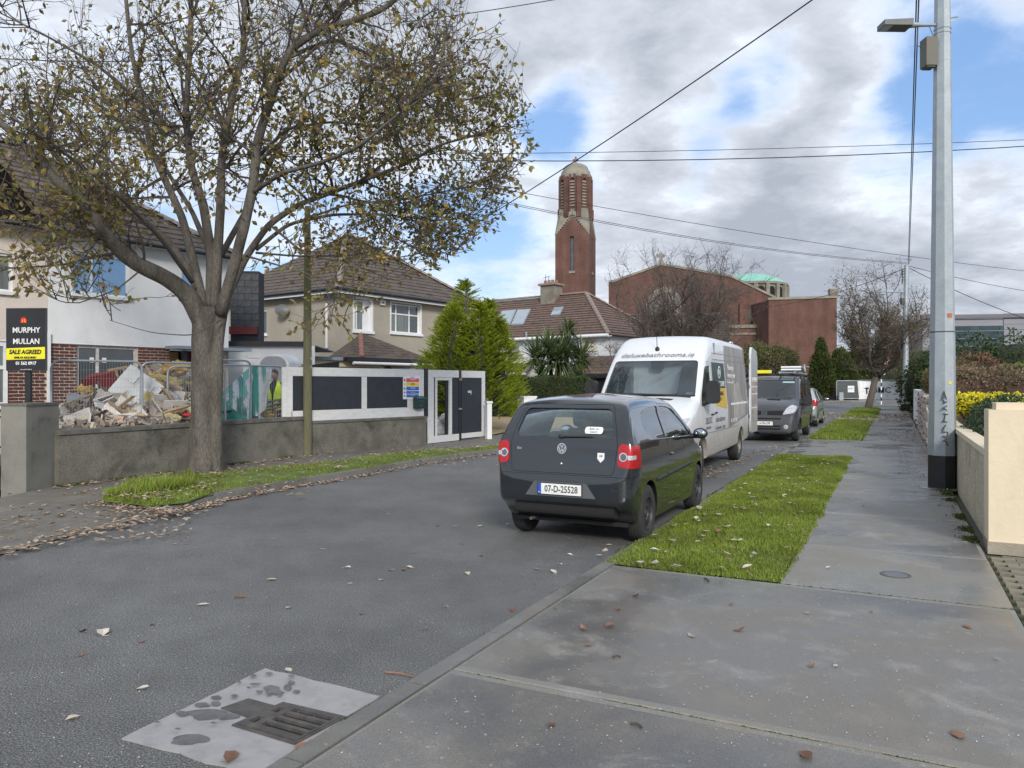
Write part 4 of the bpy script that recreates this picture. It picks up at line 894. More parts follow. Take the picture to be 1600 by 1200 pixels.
gutter(h2, m_blackp, (-.02, L2(513)[0], L2(513, 545)[1]), (-.02, L2(505)[0], L2(505, 545)[1]), .02, 'cable')
kc, zc_ = H2(547, 470); MB().tube([(kc, -.02, zc_), (kc - .25, -.02, zc_ - .5), (kc - .35, -.02, zc_ - .9), (kc - .1, -.02, zc_ - 1.25), (kc + .3, -.02, zc_ - 1.6)], .012, 5).build('cable', m_blackp, h2)
# roof
ov = .35; tn = .72; ap = (D2 / 2 + ov); rise = tn * ap; x0, x1, y0_, y1_ = -ov, W2_ + ov, -ov, D2 + ov
ridge0, ridge1 = (x0 + ap, D2 / 2, e2 + rise), (x1 - ap, D2 / 2, e2 + rise)
tile_roof(h2, m_tile, (x0, y0_, e2), (x1, y0_, e2), ridge1, ridge0, step=.30)
tile_roof(h2, m_tile, (x0, y1_, e2), (x0, y0_, e2), ridge0, (ridge0[0], ridge0[1] + .01, ridge0[2]), step=.30)
m = MB(); m.quad((x1, y0_, e2), (x1, y1_, e2), ridge1, (ridge1[0], ridge1[1] + .01, ridge1[2])).quad((x0, y1_, e2), (x1, y1_, e2), ridge1, ridge0); m.build('rear_slope', m_tile, h2)
for a, b in (((x0, y0_, e2), ridge0), ((x1, y0_, e2), ridge1), (ridge0, ridge1)): hip_line(h2, m_hip, Vector(a) + Vector((0, 0, .03)), Vector(b) + Vector((0, 0, .03)), .13)
MB().box(x0, x1, y0_, 0, e2 - .03, e2 - .004).box(x0, 0, 0, y1_, e2 - .03, e2 - .004).build('soffit', m_white, h2)
MB().box(x0 - .03, x1, y0_ - .03, y0_, e2 - .12, e2 + .01).box(x0 - .03, x0, y0_ + .001, y1_, e2 - .12, e2 + .01).build('fascia', m_white, h2)
gutter(h2, m_gut, (x0 - .08, y0_ - .085, e2 + .03), (x1, y0_ - .085, e2 + .03), .065); gutter(h2, m_gut, (x0 - .08, y0_ - .085, e2 + .03), (x0 - .08, y1_, e2 + .03), .065)
# canopy roof over the door
ck0, ck1 = -.55, H2(655, 600)[0] - .35; cz, ct = 2.62, 3.55; pj = 1.05; ax = H2(562, 600)[0]
tile_roof(h2, m_tile, (ck0, -pj, cz), (ck1, -pj, cz), (ax + .4, -.0, ct), (ax - .02, -.0, ct), step=.16, tile=.2, lift=.02, name='canopy_course')
m = MB(); m.add([(ck0, -pj, cz), (ck0, 0, cz), (ax, 0, ct)], [(0, 1, 2)]); m.build('canopy_side', m_tile, h2)
hip_line(h2, m_redridge, (ck0 + .75, -pj * .98, cz + .03), (ax, -.04, ct + .03), .10)
MB().box(ck0, ck1, -pj - .03, -pj, cz - .14, cz + .0).box(ck0 - .03, ck0, -pj, 0, cz - .14, cz).build('canopy_fascia', m_gut, h2)
MB().box(ck0, ck1, -pj + .001, 0, cz - .04, cz - .01).build('canopy_soffit', m_white, h2)
gutter(h2, m_white, (ck0 + .3, -pj - .01, cz - .20), (ck1 - .6, -pj - .01, cz - .20), .06)
MB().box(-1.9, ck0 + .6, -.9, -.0, cz - .12, cz + .0).build('lean_to_flashing', m_lead, h2)
wallp(h2, 'porch_wall', m_dash, -1.9, dk0 - .35, 0, cz - .13, [(H2(520, 600)[0] - .4, H2(534, 600)[0] - .2, 1.7, 2.12)], y=-.7)
MB().box(-1.9, dk0 - .3, -.78, -.701, cz - .34, cz - .13).build('porch_fascia', m_cream, h2)
window(h2, H2(520, 600)[0] - .4, H2(534, 600)[0] - .2, 1.7, 2.12, -.68, [(0, 1, 0, 1)], m_upvc, m_glass, sill=False)
# ------------------------------------------------ house three with dormers of glass and a chimney
Y3 = 50.0; O3 = dp(948, Y3); RZ3 = atan2(-.62, .784)
h3 = thing('white_terraced_house', 'white house with a russet tiled hip roof behind the palm', 'house', (O3.x, O3.y, 0), RZ3)
# local x runs to the right and towards the camera; the corner at x=0
A3 = atan2(cos(RZ3), sin(RZ3))  # compass direction of local +x
def H3(px, py): return onf(px, py, (O3.x, O3.y), A3)
k = lambda px: H3(px, 600)[0]
e3 = H3(948, 524)[1]; L3 = -k(700)
wallp(h3, 'front_wall', m_rend_w, -L3, 0, 0, e3, [(k(911.5), k(931), H3(920, 547)[1], H3(920, 529)[1]), (k(794), k(802), H3(797, 555)[1], H3(797, 535)[1])], rev=.1)
wallp(h3, 'side_wall', m_rend_w, 0, 8, 0, e3, [], y=0, axis='y')
m_cfr = M('cream_frame', (.62, .56, .42), .5)
window(h3, k(911.5), k(931), H3(920, 547)[1], H3(920, 529)[1], -.02, [(0, .5, 0, .4), (.5, 1, 0, .4), (0, .5, .4, 1), (.5, 1, .4, 1)], m_cfr, [m_glass, m_glass, m_glass_c, m_glass_c], fw=.16)
window(h3, k(794), k(802), H3(797, 555)[1], H3(797, 535)[1], -.02, [(0, 1, 0, .75), (0, 1, .75, 1)], m_upvc, m_glass, fw=.1)
zr3 = H3(897, 467)[1]; ap3 = 4.3; 
rt = (-4.6, 4.2, 0)
# ridge height from the picture at its own depth
ov3 = .4; rise3 = .80 * ap3
A_, B_ = (-L3, -ov3, e3), (ov3, -ov3, e3); R1 = (ov3 - ap3 - .4, ap3 - ov3 + .3, e3 + rise3); R0 = (-L3, ap3 - ov3 + .3, e3 + rise3)
tile_roof(h3, m_tile3, A_, B_, R1, R0, step=.34, tile=.30, lift=.07, jit=.012)
Bb = (ov3, 2 * (ap3 - ov3 + .3) + ov3, e3)
tile_roof(h3, m_tile3, B_, Bb, (R1[0], R1[1] + .01, R1[2]), R1, step=.34, tile=.3, lift=.07)
m = MB(); m.quad((-L3, Bb[1], e3), Bb, R1, R0); m.build('rear_slope', m_tile3, h3)
hip_line(h3, m_hip, Vector(B_) + Vector((0, 0, .05)), Vector(R1) + Vector((0, 0, .05)), .16, .5); hip_line(h3, m_hip, Vector(R0) + Vector((0, 0, .05)), Vector(R1) + Vector((0, 0, .05)), .16, .5)
hip_line(h3, m_hip, Vector(Bb) + Vector((0, 0, .05)), Vector(R1) + Vector((0, 0, .05)), .16, .5)
gutter(h3, m_white, (-L3, -ov3 - .08, e3 - .02), (ov3, -ov3 - .08, e3 - .02), .11); MB().box(-L3, ov3, -ov3, 0, e3 - .08, e3 - .02).build('soffit', m_white, h3)
def on_slope(px, py):
 # intersect the view ray with the front roof slope
 a = Vector(A_); n_l = Vector((0, -(rise3) , R1[1] + ov3)).normalized()
 Mx = Matrix.Translation(h3.location) @ Matrix.Rotation(RZ3, 4, 'Z'); P0 = Mx @ a; nw_ = Mx.to_3x3() @ n_l
 o_ = Vector((0, 0, H)); d = Vector(((px - 800) / F, 1, (600 - py) / F)); t_ = (P0 - o_).dot(nw_) / d.dot(nw_)
 return Mx.inverted() @ (o_ + d * t_), n_l
def skylight(quad, nm='roof_window', split=0):
 q = [on_slope(*p) for p in quad]; n_l = q[0][1]; c = sum((x[0] for x in q), Vector()) / 4
 o3 = [x[0] + n_l * .09 for x in q]; i3 = [c + n_l * .10 + (x[0] - c) * .86 for x in q]; b3 = [x[0] for x in q]
 m = MB(); m.add(b3 + o3, [(0, 1, 5, 4), (1, 2, 6, 5), (2, 3, 7, 6), (3, 0, 4, 7), (4, 5, 6, 7)]); f_ = m.build(nm, m_lead, h3)
 m = MB(); m.add(i3, [(0, 1, 2, 3)]); m.build('pane', M('sky_pane', (.30, .36, .40), .05, (.22, .27, .3), 1, .5, spec=1.0), f_)
skylight([(809.5, 485), (830, 484), (818, 508), (799, 509)]); skylight([(785, 487), (807.5, 485), (797, 509), (770, 510)]); skylight([(867, 481.5), (881.5, 480.5), (875, 493), (860.5, 494)])
# chimney
c3_, _n = on_slope(856, 474)
MB().box(c3_.x - .62, c3_.x + .62, c3_.y - .1, c3_.y + 1.0, c3_.z - .9, c3_.z + 1.35).build('chimney', M('chimney_render', (.22, .20, .155), .95, (.15, .135, .11), 2, .8, bump=.5, bs=20), h3)
ch_ = h3.children[-1]
MB().box(c3_.x - .76, c3_.x + .76, c3_.y - .24, c3_.y + 1.14, c3_.z + 1.351, c3_.z + 1.5).build('chimney_cap', m_hip, ch_)
for i in range(4): MB().lathe([(.13, c3_.z + 1.5), (.11, c3_.z + 1.75), (.13, c3_.z + 1.78), (.09, c3_.z + 1.78)], 8, (c3_.x - .5 + .33 * i, c3_.y + .4, 0)).build('chimney_pot', m_redridge, ch_)
MB().tube([(c3_.x - .5, c3_.y + .4, c3_.z + 1.6), (c3_.x - .5, c3_.y + .4, c3_.z + 2.25)], .02, 5).tube([(c3_.x - .2, c3_.y + .4, c3_.z + 1.6), (c3_.x - .2, c3_.y + .4, c3_.z + 2.1)], .02, 5).tube([(c3_.x - .7, c3_.y + .4, c3_.z + 2.0), (c3_.x - .1, c3_.y + .4, c3_.z + 2.1)], .018, 5).build('aerial', m_iron, ch_)
# downpipes, dish, bay, porches
m = MB().box(k(820) - .05, k(820) + .05, -.12, -.02, 2.6, e3 - .1); m.build('downpipe', m_white, h3)
MB().cyl((k(827), -.35, e3 - .3), (k(827), -.35, e3 + .5), .07, 8).build('vent_pipe', m_lead, h3)
kx, zx = H3(809, 549)
d3 = thing('satellite_dish', 'grey oval satellite dish on the white house left of the palm', 'satellite dish', h3.location + Matrix.Rotation(RZ3, 3, 'Z') @ Vector((kx, -.3, zx)), RZ3)
m = MB().lathe([(0, .04), (.2, .03), (.33, 0), (.33, -.02), (.2, .01), (0, .02)], 18); dd = m.build('dish', M('dish_grey2', (.16, .17, .18), .5), d3, 40); dd.rotation_euler = (radians(80), 0, radians(10)); MB().cyl((0, 0, 0), (0, .28, -.1), .02, 6).build('bracket', m_iron, d3)
pk0, pk1 = k(905), k(905) + 4.6
zc0, zc1 = 2.35, 3.55
tile_roof(h3, m_tile3, (pk0, -1.6, zc0), (pk1, -1.6, zc0), (pk1 - 1.6, .0, zc1), (pk0 + .5, 0, zc1), step=.3, tile=.3, lift=.03, name='canopy_course')
hip_line(h3, m_redridge, (pk1, -1.6, zc0 + .04), (pk1 - 1.6, 0, zc1 + .04), .12, .5)
MB().box(pk0, pk1, -1.66, -1.601, zc0 - .16, zc0).build('canopy_fascia', m_gut, h3)
wallp(h3, 'porch_wall', m_dash, pk0 + .3, pk1 - .4, 0, zc0 - .1, [(pk0 + 1.6, pk0 + 3.1, .2, 2.1)], y=-1.3)
MB().box(pk0 + 1.6, pk0 + 3.1, -1.18, -1.15, .2, 2.1).build('porch_door', m_dark, h3)
tile_roof(h3, m_tile3, (k(792) - 1, -1.2, 2.5), (k(838), -1.2, 2.5), (k(838), 0, 3.2), (k(792) - 1, 0, 3.2), step=.3, lift=.03, name='canopy_course')
MB().box(k(806), k(818), -1.1, -.9, 0, 2.45).build('porch_pillar', m_rend_w, h3); MB().box(k(792) - 1, k(838), -1.25, -1.201, 2.36, 2.5).build('canopy_fascia', m_white, h3)
MB().box(k(792) - .6, k(805), -.05, -.01, .4, 2.2).build('door_glass', m_glass, h3)
# next roof to the right, behind the bare tree
Y4 = 60.0; O4 = dp(948, Y4)
h4 = thing('brown_roofed_house', 'low white house with a brown tiled roof behind the bare tree', 'house', (O4.x, O4.y, 0), radians(-8))
wd4 = 190 * Y4 / F; z4e, z4t = zp(538, Y4), zp(494, Y4 + 3)
wallp(h4, 'front_wall', m_rend_w, -1, wd4, 0, z4e, [])
tile_roof(h4, m_tile, (-1.3, -.3, z4e), (wd4, -.3, z4e), (wd4, 3.2, z4t), (-1.3, 3.2, z4t), step=.35, tile=.3, lift=.06)
m = MB(); m.quad((-1.3, 6.7, z4e), (wd4, 6.7, z4e), (wd4, 3.2, z4t), (-1.3, 3.2, z4t)); m.build('rear_slope', m_tile, h4)
hip_line(h4, m_hip, (-1.3, 3.2, z4t + .05), (wd4, 3.2, z4t + .05), .14, .6); gutter(h4, m_white, (-1.3, -.4, z4e), (wd4, -.4, z4e), .12)
kk4 = 119 * Y4 / F * .0
MB().box(5.6, 6.8, .5, .6, z4e + .9, z4e + 1.9).build('roof_window', m_glass_c, h4)
# red hip roofed house far behind the white one
# ================================================================== church
def zc(py, Y): return zp(py, Y)
YT = 112.0; ct_ = dp(899.5, YT)
tw = thing('church_tower', 'tall red brick church tower with a pale stone dome and a cross on top', 'tower', (ct_.x, ct_.y, 0), radians(-17))
hw = 66 * YT / F / 2 / (cos(radians(17)) + sin(radians(17))) * 1.0
ch = .55 * hw
z_sh = zc(372, YT); z_bel = zc(331, YT); z_top = zc(277, YT)
def octa(h, c):   # square half width h with corners cut by c
 return [(h - c, -h), (h, -h + c), (h, h - c), (h - c, h), (-h + c, h), (-h, h - c), (-h, -h + c), (-h + c, -h)]
def ringz(p, z): return [(x, y, z) for x, y in p]
# shaft with slit openings in each side
so, sz0, sz1 = hw * .115, zc(427, YT), zc(374, YT)
for q in range(4):
 g = tw; a = radians(90 * q)
 m = MB(); f = MB()
 Rm = Matrix.Rotation(a, 3, 'Z')
 xs = [-hw, -so, so, hw]; zs = [0, sz0, sz1, z_sh]
 def W(x, y, z): return tuple(Rm @ Vector((x, y, z)))
 for i in range(3):
  for j in range(3):
   if i == 1 and j == 1: continue
   m.quad(W(xs[i], -hw, zs[j]), W(xs[i + 1], -hw, zs[j]), W(xs[i + 1], -hw, zs[j + 1]), W(xs[i], -hw, zs[j + 1]))
 for (p, r_) in (((-so, sz0), (so, sz0)), ((so, sz0), (so, sz1)), ((so, sz1), (-so, sz1)), ((-so, sz1), (-so, sz0))): m.quad(W(p[0], -hw, p[1]), W(r_[0], -hw, r_[1]), W(r_[0], -hw + .4, r_[1]), W(p[0], -hw + .4, p[1]))
 # triangular brick field above, between the sloping stone weatherings
 hb2 = hw * .72
 m.add([W(-hw, -hw, z_sh), W(hw, -hw, z_sh), W(hw * .04, -hw * .90, z_bel - 1.3), W(-hw * .04, -hw * .90, z_bel - 1.3)], [(0, 1, 2, 3)])
 m.build('shaft_wall', m_church, tw, recalc=False)
 g = MB(); g.quad(W(-so, -hw + .4, sz0), W(so, -hw + .4, sz0), W(so, -hw + .4, sz1), W(-so, -hw + .4, sz1)); g.build('slit_window', M('leaded_glass', (.07, .08, .09), .3, (.12, .13, .14), 1.5, .8) if q == 0 else bpy.data.materials['leaded_glass'], tw)
 MB().add if False else None
 s_ = MB(); s_.box(-so * 1.6, so * 1.6, -hw - .12, -hw + .1, sz0 - .35, sz0, rot=None); s_.v = [W(*v) for v in s_.v]; s_.build('slit_sill', m_stone, tw)
 b_ = MB()
 for x_ in (-.9, .9):
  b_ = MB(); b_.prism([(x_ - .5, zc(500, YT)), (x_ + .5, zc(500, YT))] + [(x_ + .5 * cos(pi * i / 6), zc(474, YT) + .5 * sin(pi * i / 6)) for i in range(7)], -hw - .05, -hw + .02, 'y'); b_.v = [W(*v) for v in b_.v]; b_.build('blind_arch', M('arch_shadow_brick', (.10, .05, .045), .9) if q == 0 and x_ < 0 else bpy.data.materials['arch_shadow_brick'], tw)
# stepped stone weatherings at the corners (thin tapering steps)
for q in range(4):
 Rm = Matrix.Rotation(radians(90 * q), 3, 'Z'); n = 12
 for i in range(n):
  f0, f1 = i / n, (i + 1) / n; z0_, z1_ = z_sh + (z_bel - z_sh) * f0, z_sh + (z_bel - z_sh) * f1
  hh = hw * (1 - .17 * f0) + .05; inn = max(hw * (.94 - 1.22 * f0), -.02)
  m = MB(); c = hw * .28 * f0
  m.prism([(inn, -hh), (hh - c, -hh), (hh, -hh + c + .001), (hh, -inn), (hh - .5, -inn), (inn, -hh + .5)], z0_, z1_ - .0, 'z'); m.v = [tuple(Rm @ Vector(v)) for v in m.v]; m.build('weathering_step', m_stone, tw)
MB().lathe([(hw * 1.22, z_sh + .2), (hw * 1.18, (z_sh + z_bel) / 2), (hw * 1.12, z_bel + .05), (0, z_bel + .06)], 4, a0=pi / 4, a1=pi / 4 + 2 * pi).build('weathering_core', m_stone, tw)
# belfry: sixteen sided drum with brick piers and louvred openings
rb = hw * .90
MB().lathe([(rb * .97, z_bel - .5), (rb * .97, z_top)], 16, a0=pi / 16, a1=pi / 16 + 2 * pi).build('belfry_core', M('belfry_dark', (.10, .045, .04), .9), tw)
n8 = 8
for q in range(n8):
 a = 2 * pi * q / n8 + radians(22.5); Rm = Matrix.Rotation(a, 3, 'Z')
 def put(m, name, mat):
  m.v = [tuple(Rm @ Vector(v)) for v in m.v]; return m.build(name, mat, tw)
 put(MB().box(-.34, .34, -rb - .26, -rb * .9, z_bel - .3, z_top - .4), 'belfry_pier', m_church)
 put(MB().box(-.25, .25, -rb - .20, -rb * .9, z_top - .4, z_top), 'belfry_pier_head', m_stone)
 put(MB().box(-.33, .33, -rb - .40, -rb * .9, z_bel - 1.2, z_bel + .25), 'pier_foot', m_church)
 a2 = a + pi / n8; Rm = Matrix.Rotation(a2, 3, 'Z')
 wl = .36; z0_, z1_ = z_bel + .35, z_top - 1.0
 m = MB()
 for (xx0, xx1) in ((-wl - .14, -wl), (wl, wl + .14)): m.box(xx0, xx1, -rb - .12, -rb * .9, z_bel - .3, z1_)
 m.prism([(-wl - .14, z1_)] + [(-wl * cos(pi * i / 8), z1_ + wl * sin(pi * i / 8)) for i in range(9)] + [(wl + .14, z1_), (wl + .14, z_top - .1), (-wl - .14, z_top - .1)], -rb - .12, -rb * .9, 'y'); put(m, 'belfry_arch', m_church)
 for i in range(9):
  z = z0_ + (z1_ + wl * .5 - z0_) * i / 9; m = MB().box(-wl, wl, -rb - .02, -rb * .92, z, z + .22); put(m, 'louvre', m_stone)
# dome and cross
rd = rb * .84; zd = z_top; hd_ = zc(256, YT) - z_top
MB().lathe([(rb * 1.06, zd - .5), (rb * 1.06, zd), (rb * .98, zd + .3), (rb * .94, zd + .7), (rd * 1.0, zd + .72), (rd * .985, zd + 1.1)], 28).build('dome_cornice', m_stone, tw, 30)
MB().lathe([(rd * .97 * cos(t_), zd + 1.1 + (hd_ - 1.1) * sin(t_)) for t_ in [pi / 2 * i / 9 for i in range(10)]], 28).build('dome', m_stone, tw, 25)
zt = zc(256, YT)
MB().box(-.12, .12, -.12, .12, zt - .1, zc(245, YT)).box(-.42, .42, -.1, .1, zc(250, YT) - .1, zc(250, YT) + .15).lathe([(.35, zt - .3), (.3, zt + .1), (.1, zt + .25)], 10).build('cross', m_redridge, tw)
# nave
YN = 100.0; on = dp(951, YN)
nv = thing('church_nave', 'broad red brick church front with a low gable and a stone cross', 'church', (on.x, on.y, 0), radians(-8))
def nx(px): return (px - 951) * YN / F * .98
def nz(py): return zp(py, YN)
prof = [(nx(951), 0), (nx(1208), 0), (nx(1208), nz(471)), (nx(1140), nz(437)), (nx(1090), nz(427)), (nx(1033), nz(416.5)), (nx(960), nz(441)), (nx(951), nz(442))]
MB().prism(prof, 0, 30, 'y').build('gable_front', m_church, nv)
m = MB()
for a, b in zip(prof[2:-1], prof[3:]):
 m.prism([a, b, (b[0], b[1] + .3), (a[0], a[1] + .3)], -.15, .6, 'y')
m.build('coping', m_stone, nv)
rc = (nx(1040), nz(480)); rr = 2.5
MB().lathe([(0, -.12), (rr * .72, -.12), (rr * .72, -.1), (rr * .72, .0)], 24, (rc[0], 0, rc[1]), 'y').build('rose_glass', M('rose_glass', (.10, .11, .12), .4, (.3, .28, .25), .8, .9), nv)
MB().lathe([(rr * .72, -.14), (rr * .72, -.35), (rr, -.35), (rr, .0)], 24, (rc[0], 0, rc[1]), 'y').build('rose_surround', m_stone, nv)
for i in range(12): t_ = pi * 2 * i / 12; MB().tube([(rc[0], -.2, rc[1]), (rc[0] + cos(t_) * rr * .75, -.2, rc[1] + sin(t_) * rr * .75)], .1, 5).build('tracery_bar', m_stone, nv)
cx0 = nx(1033); cz0 = nz(417)
MB().box(cx0 - .2, cx0 + .2, .1, .4, cz0 + .7, nz(397)).box(cx0 - .52, cx0 + .52, .12, .38, nz(402) - .12, nz(402) + .25).prism([(cx0 - .6, cz0), (cx0 + .6, cz0), (cx0 + .25, cz0 + .7), (cx0 - .25, cz0 + .7)], 0, .5, 'y').build('cross', m_stone, nv)
# porches and string courses right of the door
MB().box(nx(1100), nx(1208), -1.5, -.01, 0, nz(516)).build('porch', m_church, nv)
MB().box(nx(1096), nx(1180), -1.7, -.1, nz(516), nz(511)).box(nx(1120), nx(1190), -1.62, -1.501, nz(526), nz(523)).build('string_course', m_stone, nv)
for px in (1160, 1187, 1200): MB().box(nx(px) - .6, nx(px) + .6, -.5, -.01, nz(516), nz(478)).build('buttress', m_church, nv)
for px in (1172, 1193): MB().box(nx(px) - .45, nx(px) + .45, -.06, -.002, nz(506), nz(486)).build('slit_window', bpy.data.materials['leaded_glass'], nv)
YW = 92.0; ow = dp(1201, YW); wg = thing('church_transept', 'plain red brick church wing with a pale coping right of the nave', 'church wing', (ow.x, ow.y, 0), radians(4))
ww_ = 110 * YW / F; z0_, z1_ = zp(469, YW), zp(466, YW)
MB().prism([(0, 0), (ww_, 0), (ww_, z1_ + .1), (0, z0_)], 0, 18, 'y').build('wall', m_church, wg)
MB().prism([(-.1, z0_ + .003), (ww_ + .1, z1_ + .103), (ww_ + .1, z1_ + .4), (-.1, z0_ + .3)], -.15, .5, 'y').build('coping', m_stone, wg)
MB().box(ww_ - .9, ww_ + .12, -.2, .4, z1_ + .4, z1_ + 1.2).build('corner_block', m_stone, wg)
MB().box(4, ww_ * .62, -.12, -.001, zp(574, YW), zp(572, YW)).box(4, ww_ * .62, -.12, -.001, zp(586, YW), zp(583, YW)).build('string_course', m_stone, wg)
MB().box(4.5, ww_ * .55, -.5, -.0, 0, zp(587, YW)).build('side_porch', m_dark, wg)
YD = 125.0; od = dp(1172, YD); dm = thing('church_dome', 'green copper dome on a pale arcaded drum behind the nave', 'dome', (od.x, od.y, 0))
rD = 34 * YD / F * 1.55
def dz(py): return zp(py, YD)
MB().lathe([(rD * 1.02, dz(475)), (rD * 1.02, dz(450)), (rD * 1.08, dz(449.5)), (rD * 1.08, dz(446.5)), (rD, dz(446))], 32).build('drum', m_stone, dm, 25)
MB().lathe([(rD * 1.05, dz(446)), (rD * .9, dz(441)), (rD * .7, dz(435)), (rD * .45, dz(431)), (rD * .2, dz(429)), (0, dz(428.5))], 32).build('copper_roof', m_copper, dm, 40)
for i in range(20):
 a = 2 * pi * i / 20; m = MB().prism([(-.5, dz(472)), (.5, dz(472))] + [(.5 * cos(pi * j / 6), dz(458) + .5 * sin(pi * j / 6)) for j in range(7)], -rD * 1.03, -rD * 1.0, 'y'); o_ = m.build('arched_window', m_dark, dm); o_.rotation_euler.z = a
 m = MB().box(-.3, .3, -rD * 1.10, -rD * 1.0, dz(475), dz(450)); o_ = m.build('buttress', m_stone, dm); o_.rotation_euler.z = a + pi / 20
# ================================================================== far grey building on the right
YB = 95.0; ob = dp(1441, YB); lb_ = thing('leisure_centre', 'long grey metal clad building with a dark glazed bay behind the hedges', 'building', (ob.x, ob.y, 0), radians(-10))
wb = 30.0
m_clad = M('grey_cladding', (.21, .21, .245), .5, (.17, .175, .205), .3, .6, stretch=(1, 1, 6))
zt0 = zp(494, YB)
panes_x0, panes_x1 = 3.0, 9.2
MB().box(0, wb, 0, 20, 0, zt0 - .4).build('core', m_clad, lb_)
for i in range(10):
 z = 3.6 + i * .68
 for (a, b) in ((0, panes_x0 - .04), (panes_x1 + .04, wb)): MB().box(a, b, -.1, -.004, z, z + .64).build('cladding_panel', m_clad, lb_)
MB().box(-.2, wb + .2, -.4, .3, zt0 - .35, zt0 + .1).build('parapet', M('parapet', (.12, .11, .14), .5), lb_)
MB().box(panes_x0, panes_x1, -.06, -.004, 3.4, zt0 - 1.3).build('glazing', M('dark_glazing', (.02, .04, .05), .1, (.05, .08, .09), .4, .8, spec=.5), lb_)
for i in range(5): MB().box(panes_x0, panes_x1, -.14, -.061, 4.4 + i * .95, 4.46 + i * .95).build('glazing_bar', m_clad, lb_)
# ================================================================== vehicles
def tmpobj(me): o = bpy.data.objects.new('tmp', me); C.objects.link(o); return o
def boolme(a, b, op, keep_b=True):
 oa, ob_ = tmpobj(a), tmpobj(b); md = oa.modifiers.new('b', 'BOOLEAN'); md.operation = op; md.object = ob_; md.solver = 'EXACT'; md.material_mode = 'INDEX'
 dg = bpy.context.evaluated_depsgraph_get(); dg.update(); me = bpy.data.meshes.new_from_object(oa.evaluated_get(dg))
 bpy.data.objects.remove(oa); bpy.data.objects.remove(ob_); return me
DIFF, INT, UNI = 'DIFFERENCE', 'INTERSECT', 'UNION'
def rpoly(pts, r=.04, n=3):
 """round the corners of a 2D polygon"""
 out = []; L = len(pts)
 for i in range(L):
  p, a, b = Vector(pts[i][:2]), Vector(pts[i - 1][:2]), Vector(pts[(i + 1) % L][:2]); rr = pts[i][2] if len(pts[i]) > 2 else r
  da, db = (a - p), (b - p); rr = min(rr, da.length * .45, db.length * .45)
  if rr < 1e-4: out.append(p); continue
  p0, p1 = p + da.normalized() * rr, p + db.normalized() * rr
  for k in range(n + 1):
   t = k / n; out.append(p0 * (1 - t) ** 2 + p * 2 * t * (1 - t) + p1 * t * t)
 return [(q.x, q.y) for q in out]
def inset(poly, d):
 n = len(poly); A_ = sum(poly[i][0] * poly[(i + 1) % n][1] - poly[(i + 1) % n][0] * poly[i][1] for i in range(n)); sg = 1 if A_ > 0 else -1
 out = []
 for i in range(n):
  a, p, b = Vector(poly[i - 1]), Vector(poly[i]), Vector(poly[(i + 1) % n]); e = (b - a)
  if e.length < 1e-9: out.append(poly[i]); continue
  e.normalize(); nn = Vector((-e.y, e.x)) * sg; out.append((p.x + nn.x * d, p.y + nn.y * d))
 return out
def prism_me(poly, h0, h1, axis, mi=0, mats=()):
 m = MB(); m.prism(poly, h0, h1, axis, mi); me = bpy.data.meshes.new('p'); me.from_pydata(m.v, [], m.f)
 for x in mats: me.materials.append(x)
 if mi: me.polygons.foreach_set('material_index', m.m)
 bm = bmesh.new(); bm.from_mesh(me); bmesh.ops.recalc_face_normals(bm, faces=bm.faces); bm.to_mesh(me); bm.free(); return me
def catmull(keys, sub):
 out = []; n = len(keys)
 for i in range(n - 1):
  p0, p1, p2, p3 = keys[max(i - 1, 0)], keys[i], keys[i + 1], keys[min(i + 2, n - 1)]
  for k in range(sub):
   t = k / sub; out.append([.5 * ((2 * b) + (-a + c_) * t + (2 * a - 5 * b + 4 * c_ - d) * t * t + (-a + 3 * b - 3 * c_ + d) * t ** 3) for a, b, c_, d in zip(p0, p1, p2, p3)])
 out.append(list(keys[-1])); return out
def loft(keys, sub=4, off=0.0, bend=.035):
 """keys: y, top z, bottom z, half width, top corner radius, tumblehome, belt z, crown"""
 st = catmull(keys, sub); rings = []
 for (y, zt, zb, w_, rt, tb, belt, cr) in st:
  h = zt - zb; rt = max(.012, min(rt, h * .42)); rb = min(.07, h * .25)
  def xs_(z):
   x = w_ - max(0, z - belt) * tb
   if z < belt: x -= bend * w_ * ((belt - z) / max(belt - .2, .1)) ** 2
   return x
  half = [(0, zb), (xs_(zb) * .5, zb)]
  for k in range(4): a = pi / 2 * k / 3; half.append((xs_(zb) - rb + rb * sin(a), zb + rb - rb * cos(a)))
  z0, z1 = zb + rb, zt - rt
  for k in range(1, 8): z = z0 + (z1 - z0) * k / 8; half.append((xs_(z), z))
  xt = xs_(z1)
  for k in range(6): a = pi / 2 * k / 5; half.append((xt - rt + rt * cos(a), z1 + rt * sin(a)))
  xe = xt - rt
  for k in range(1, 5): x = xe * (1 - k / 4.0); half.append((x, zt + cr * (1 - (x / max(xe, .01)) ** 2)))
  top = half[-1]; full = half + [(-x, z) for x, z in half[1:-1]][::-1]
  rings.append([(x, y, z) for x, z in full])
 n = len(rings[0]); vs_ = [p for r_ in rings for p in r_]; fs_ = []
 for i in range(len(rings) - 1):
  for j in range(n): fs_.append((i * n + j, i * n + (j + 1) % n, (i + 1) * n + (j + 1) % n, (i + 1) * n + j))
 for e, rv in ((0, 1), (len(rings) - 1, 0)):
  c_ = Vector(); 
  for p in rings[e]: c_ += Vector(p)
  c_ /= n; vs_.append(tuple(c_)); ci = len(vs_) - 1
  for j in range(n): a, b = e * n + j, e * n + (j + 1) % n; fs_.append((b, a, ci) if rv else (a, b, ci))
 me = bpy.data.meshes.new('loft'); me.from_pydata(vs_, [], fs_); bm = bmesh.new(); bm.from_mesh(me); bmesh.ops.recalc_face_normals(bm, faces=bm.faces)
 bm.to_mesh(me); bm.free(); return me
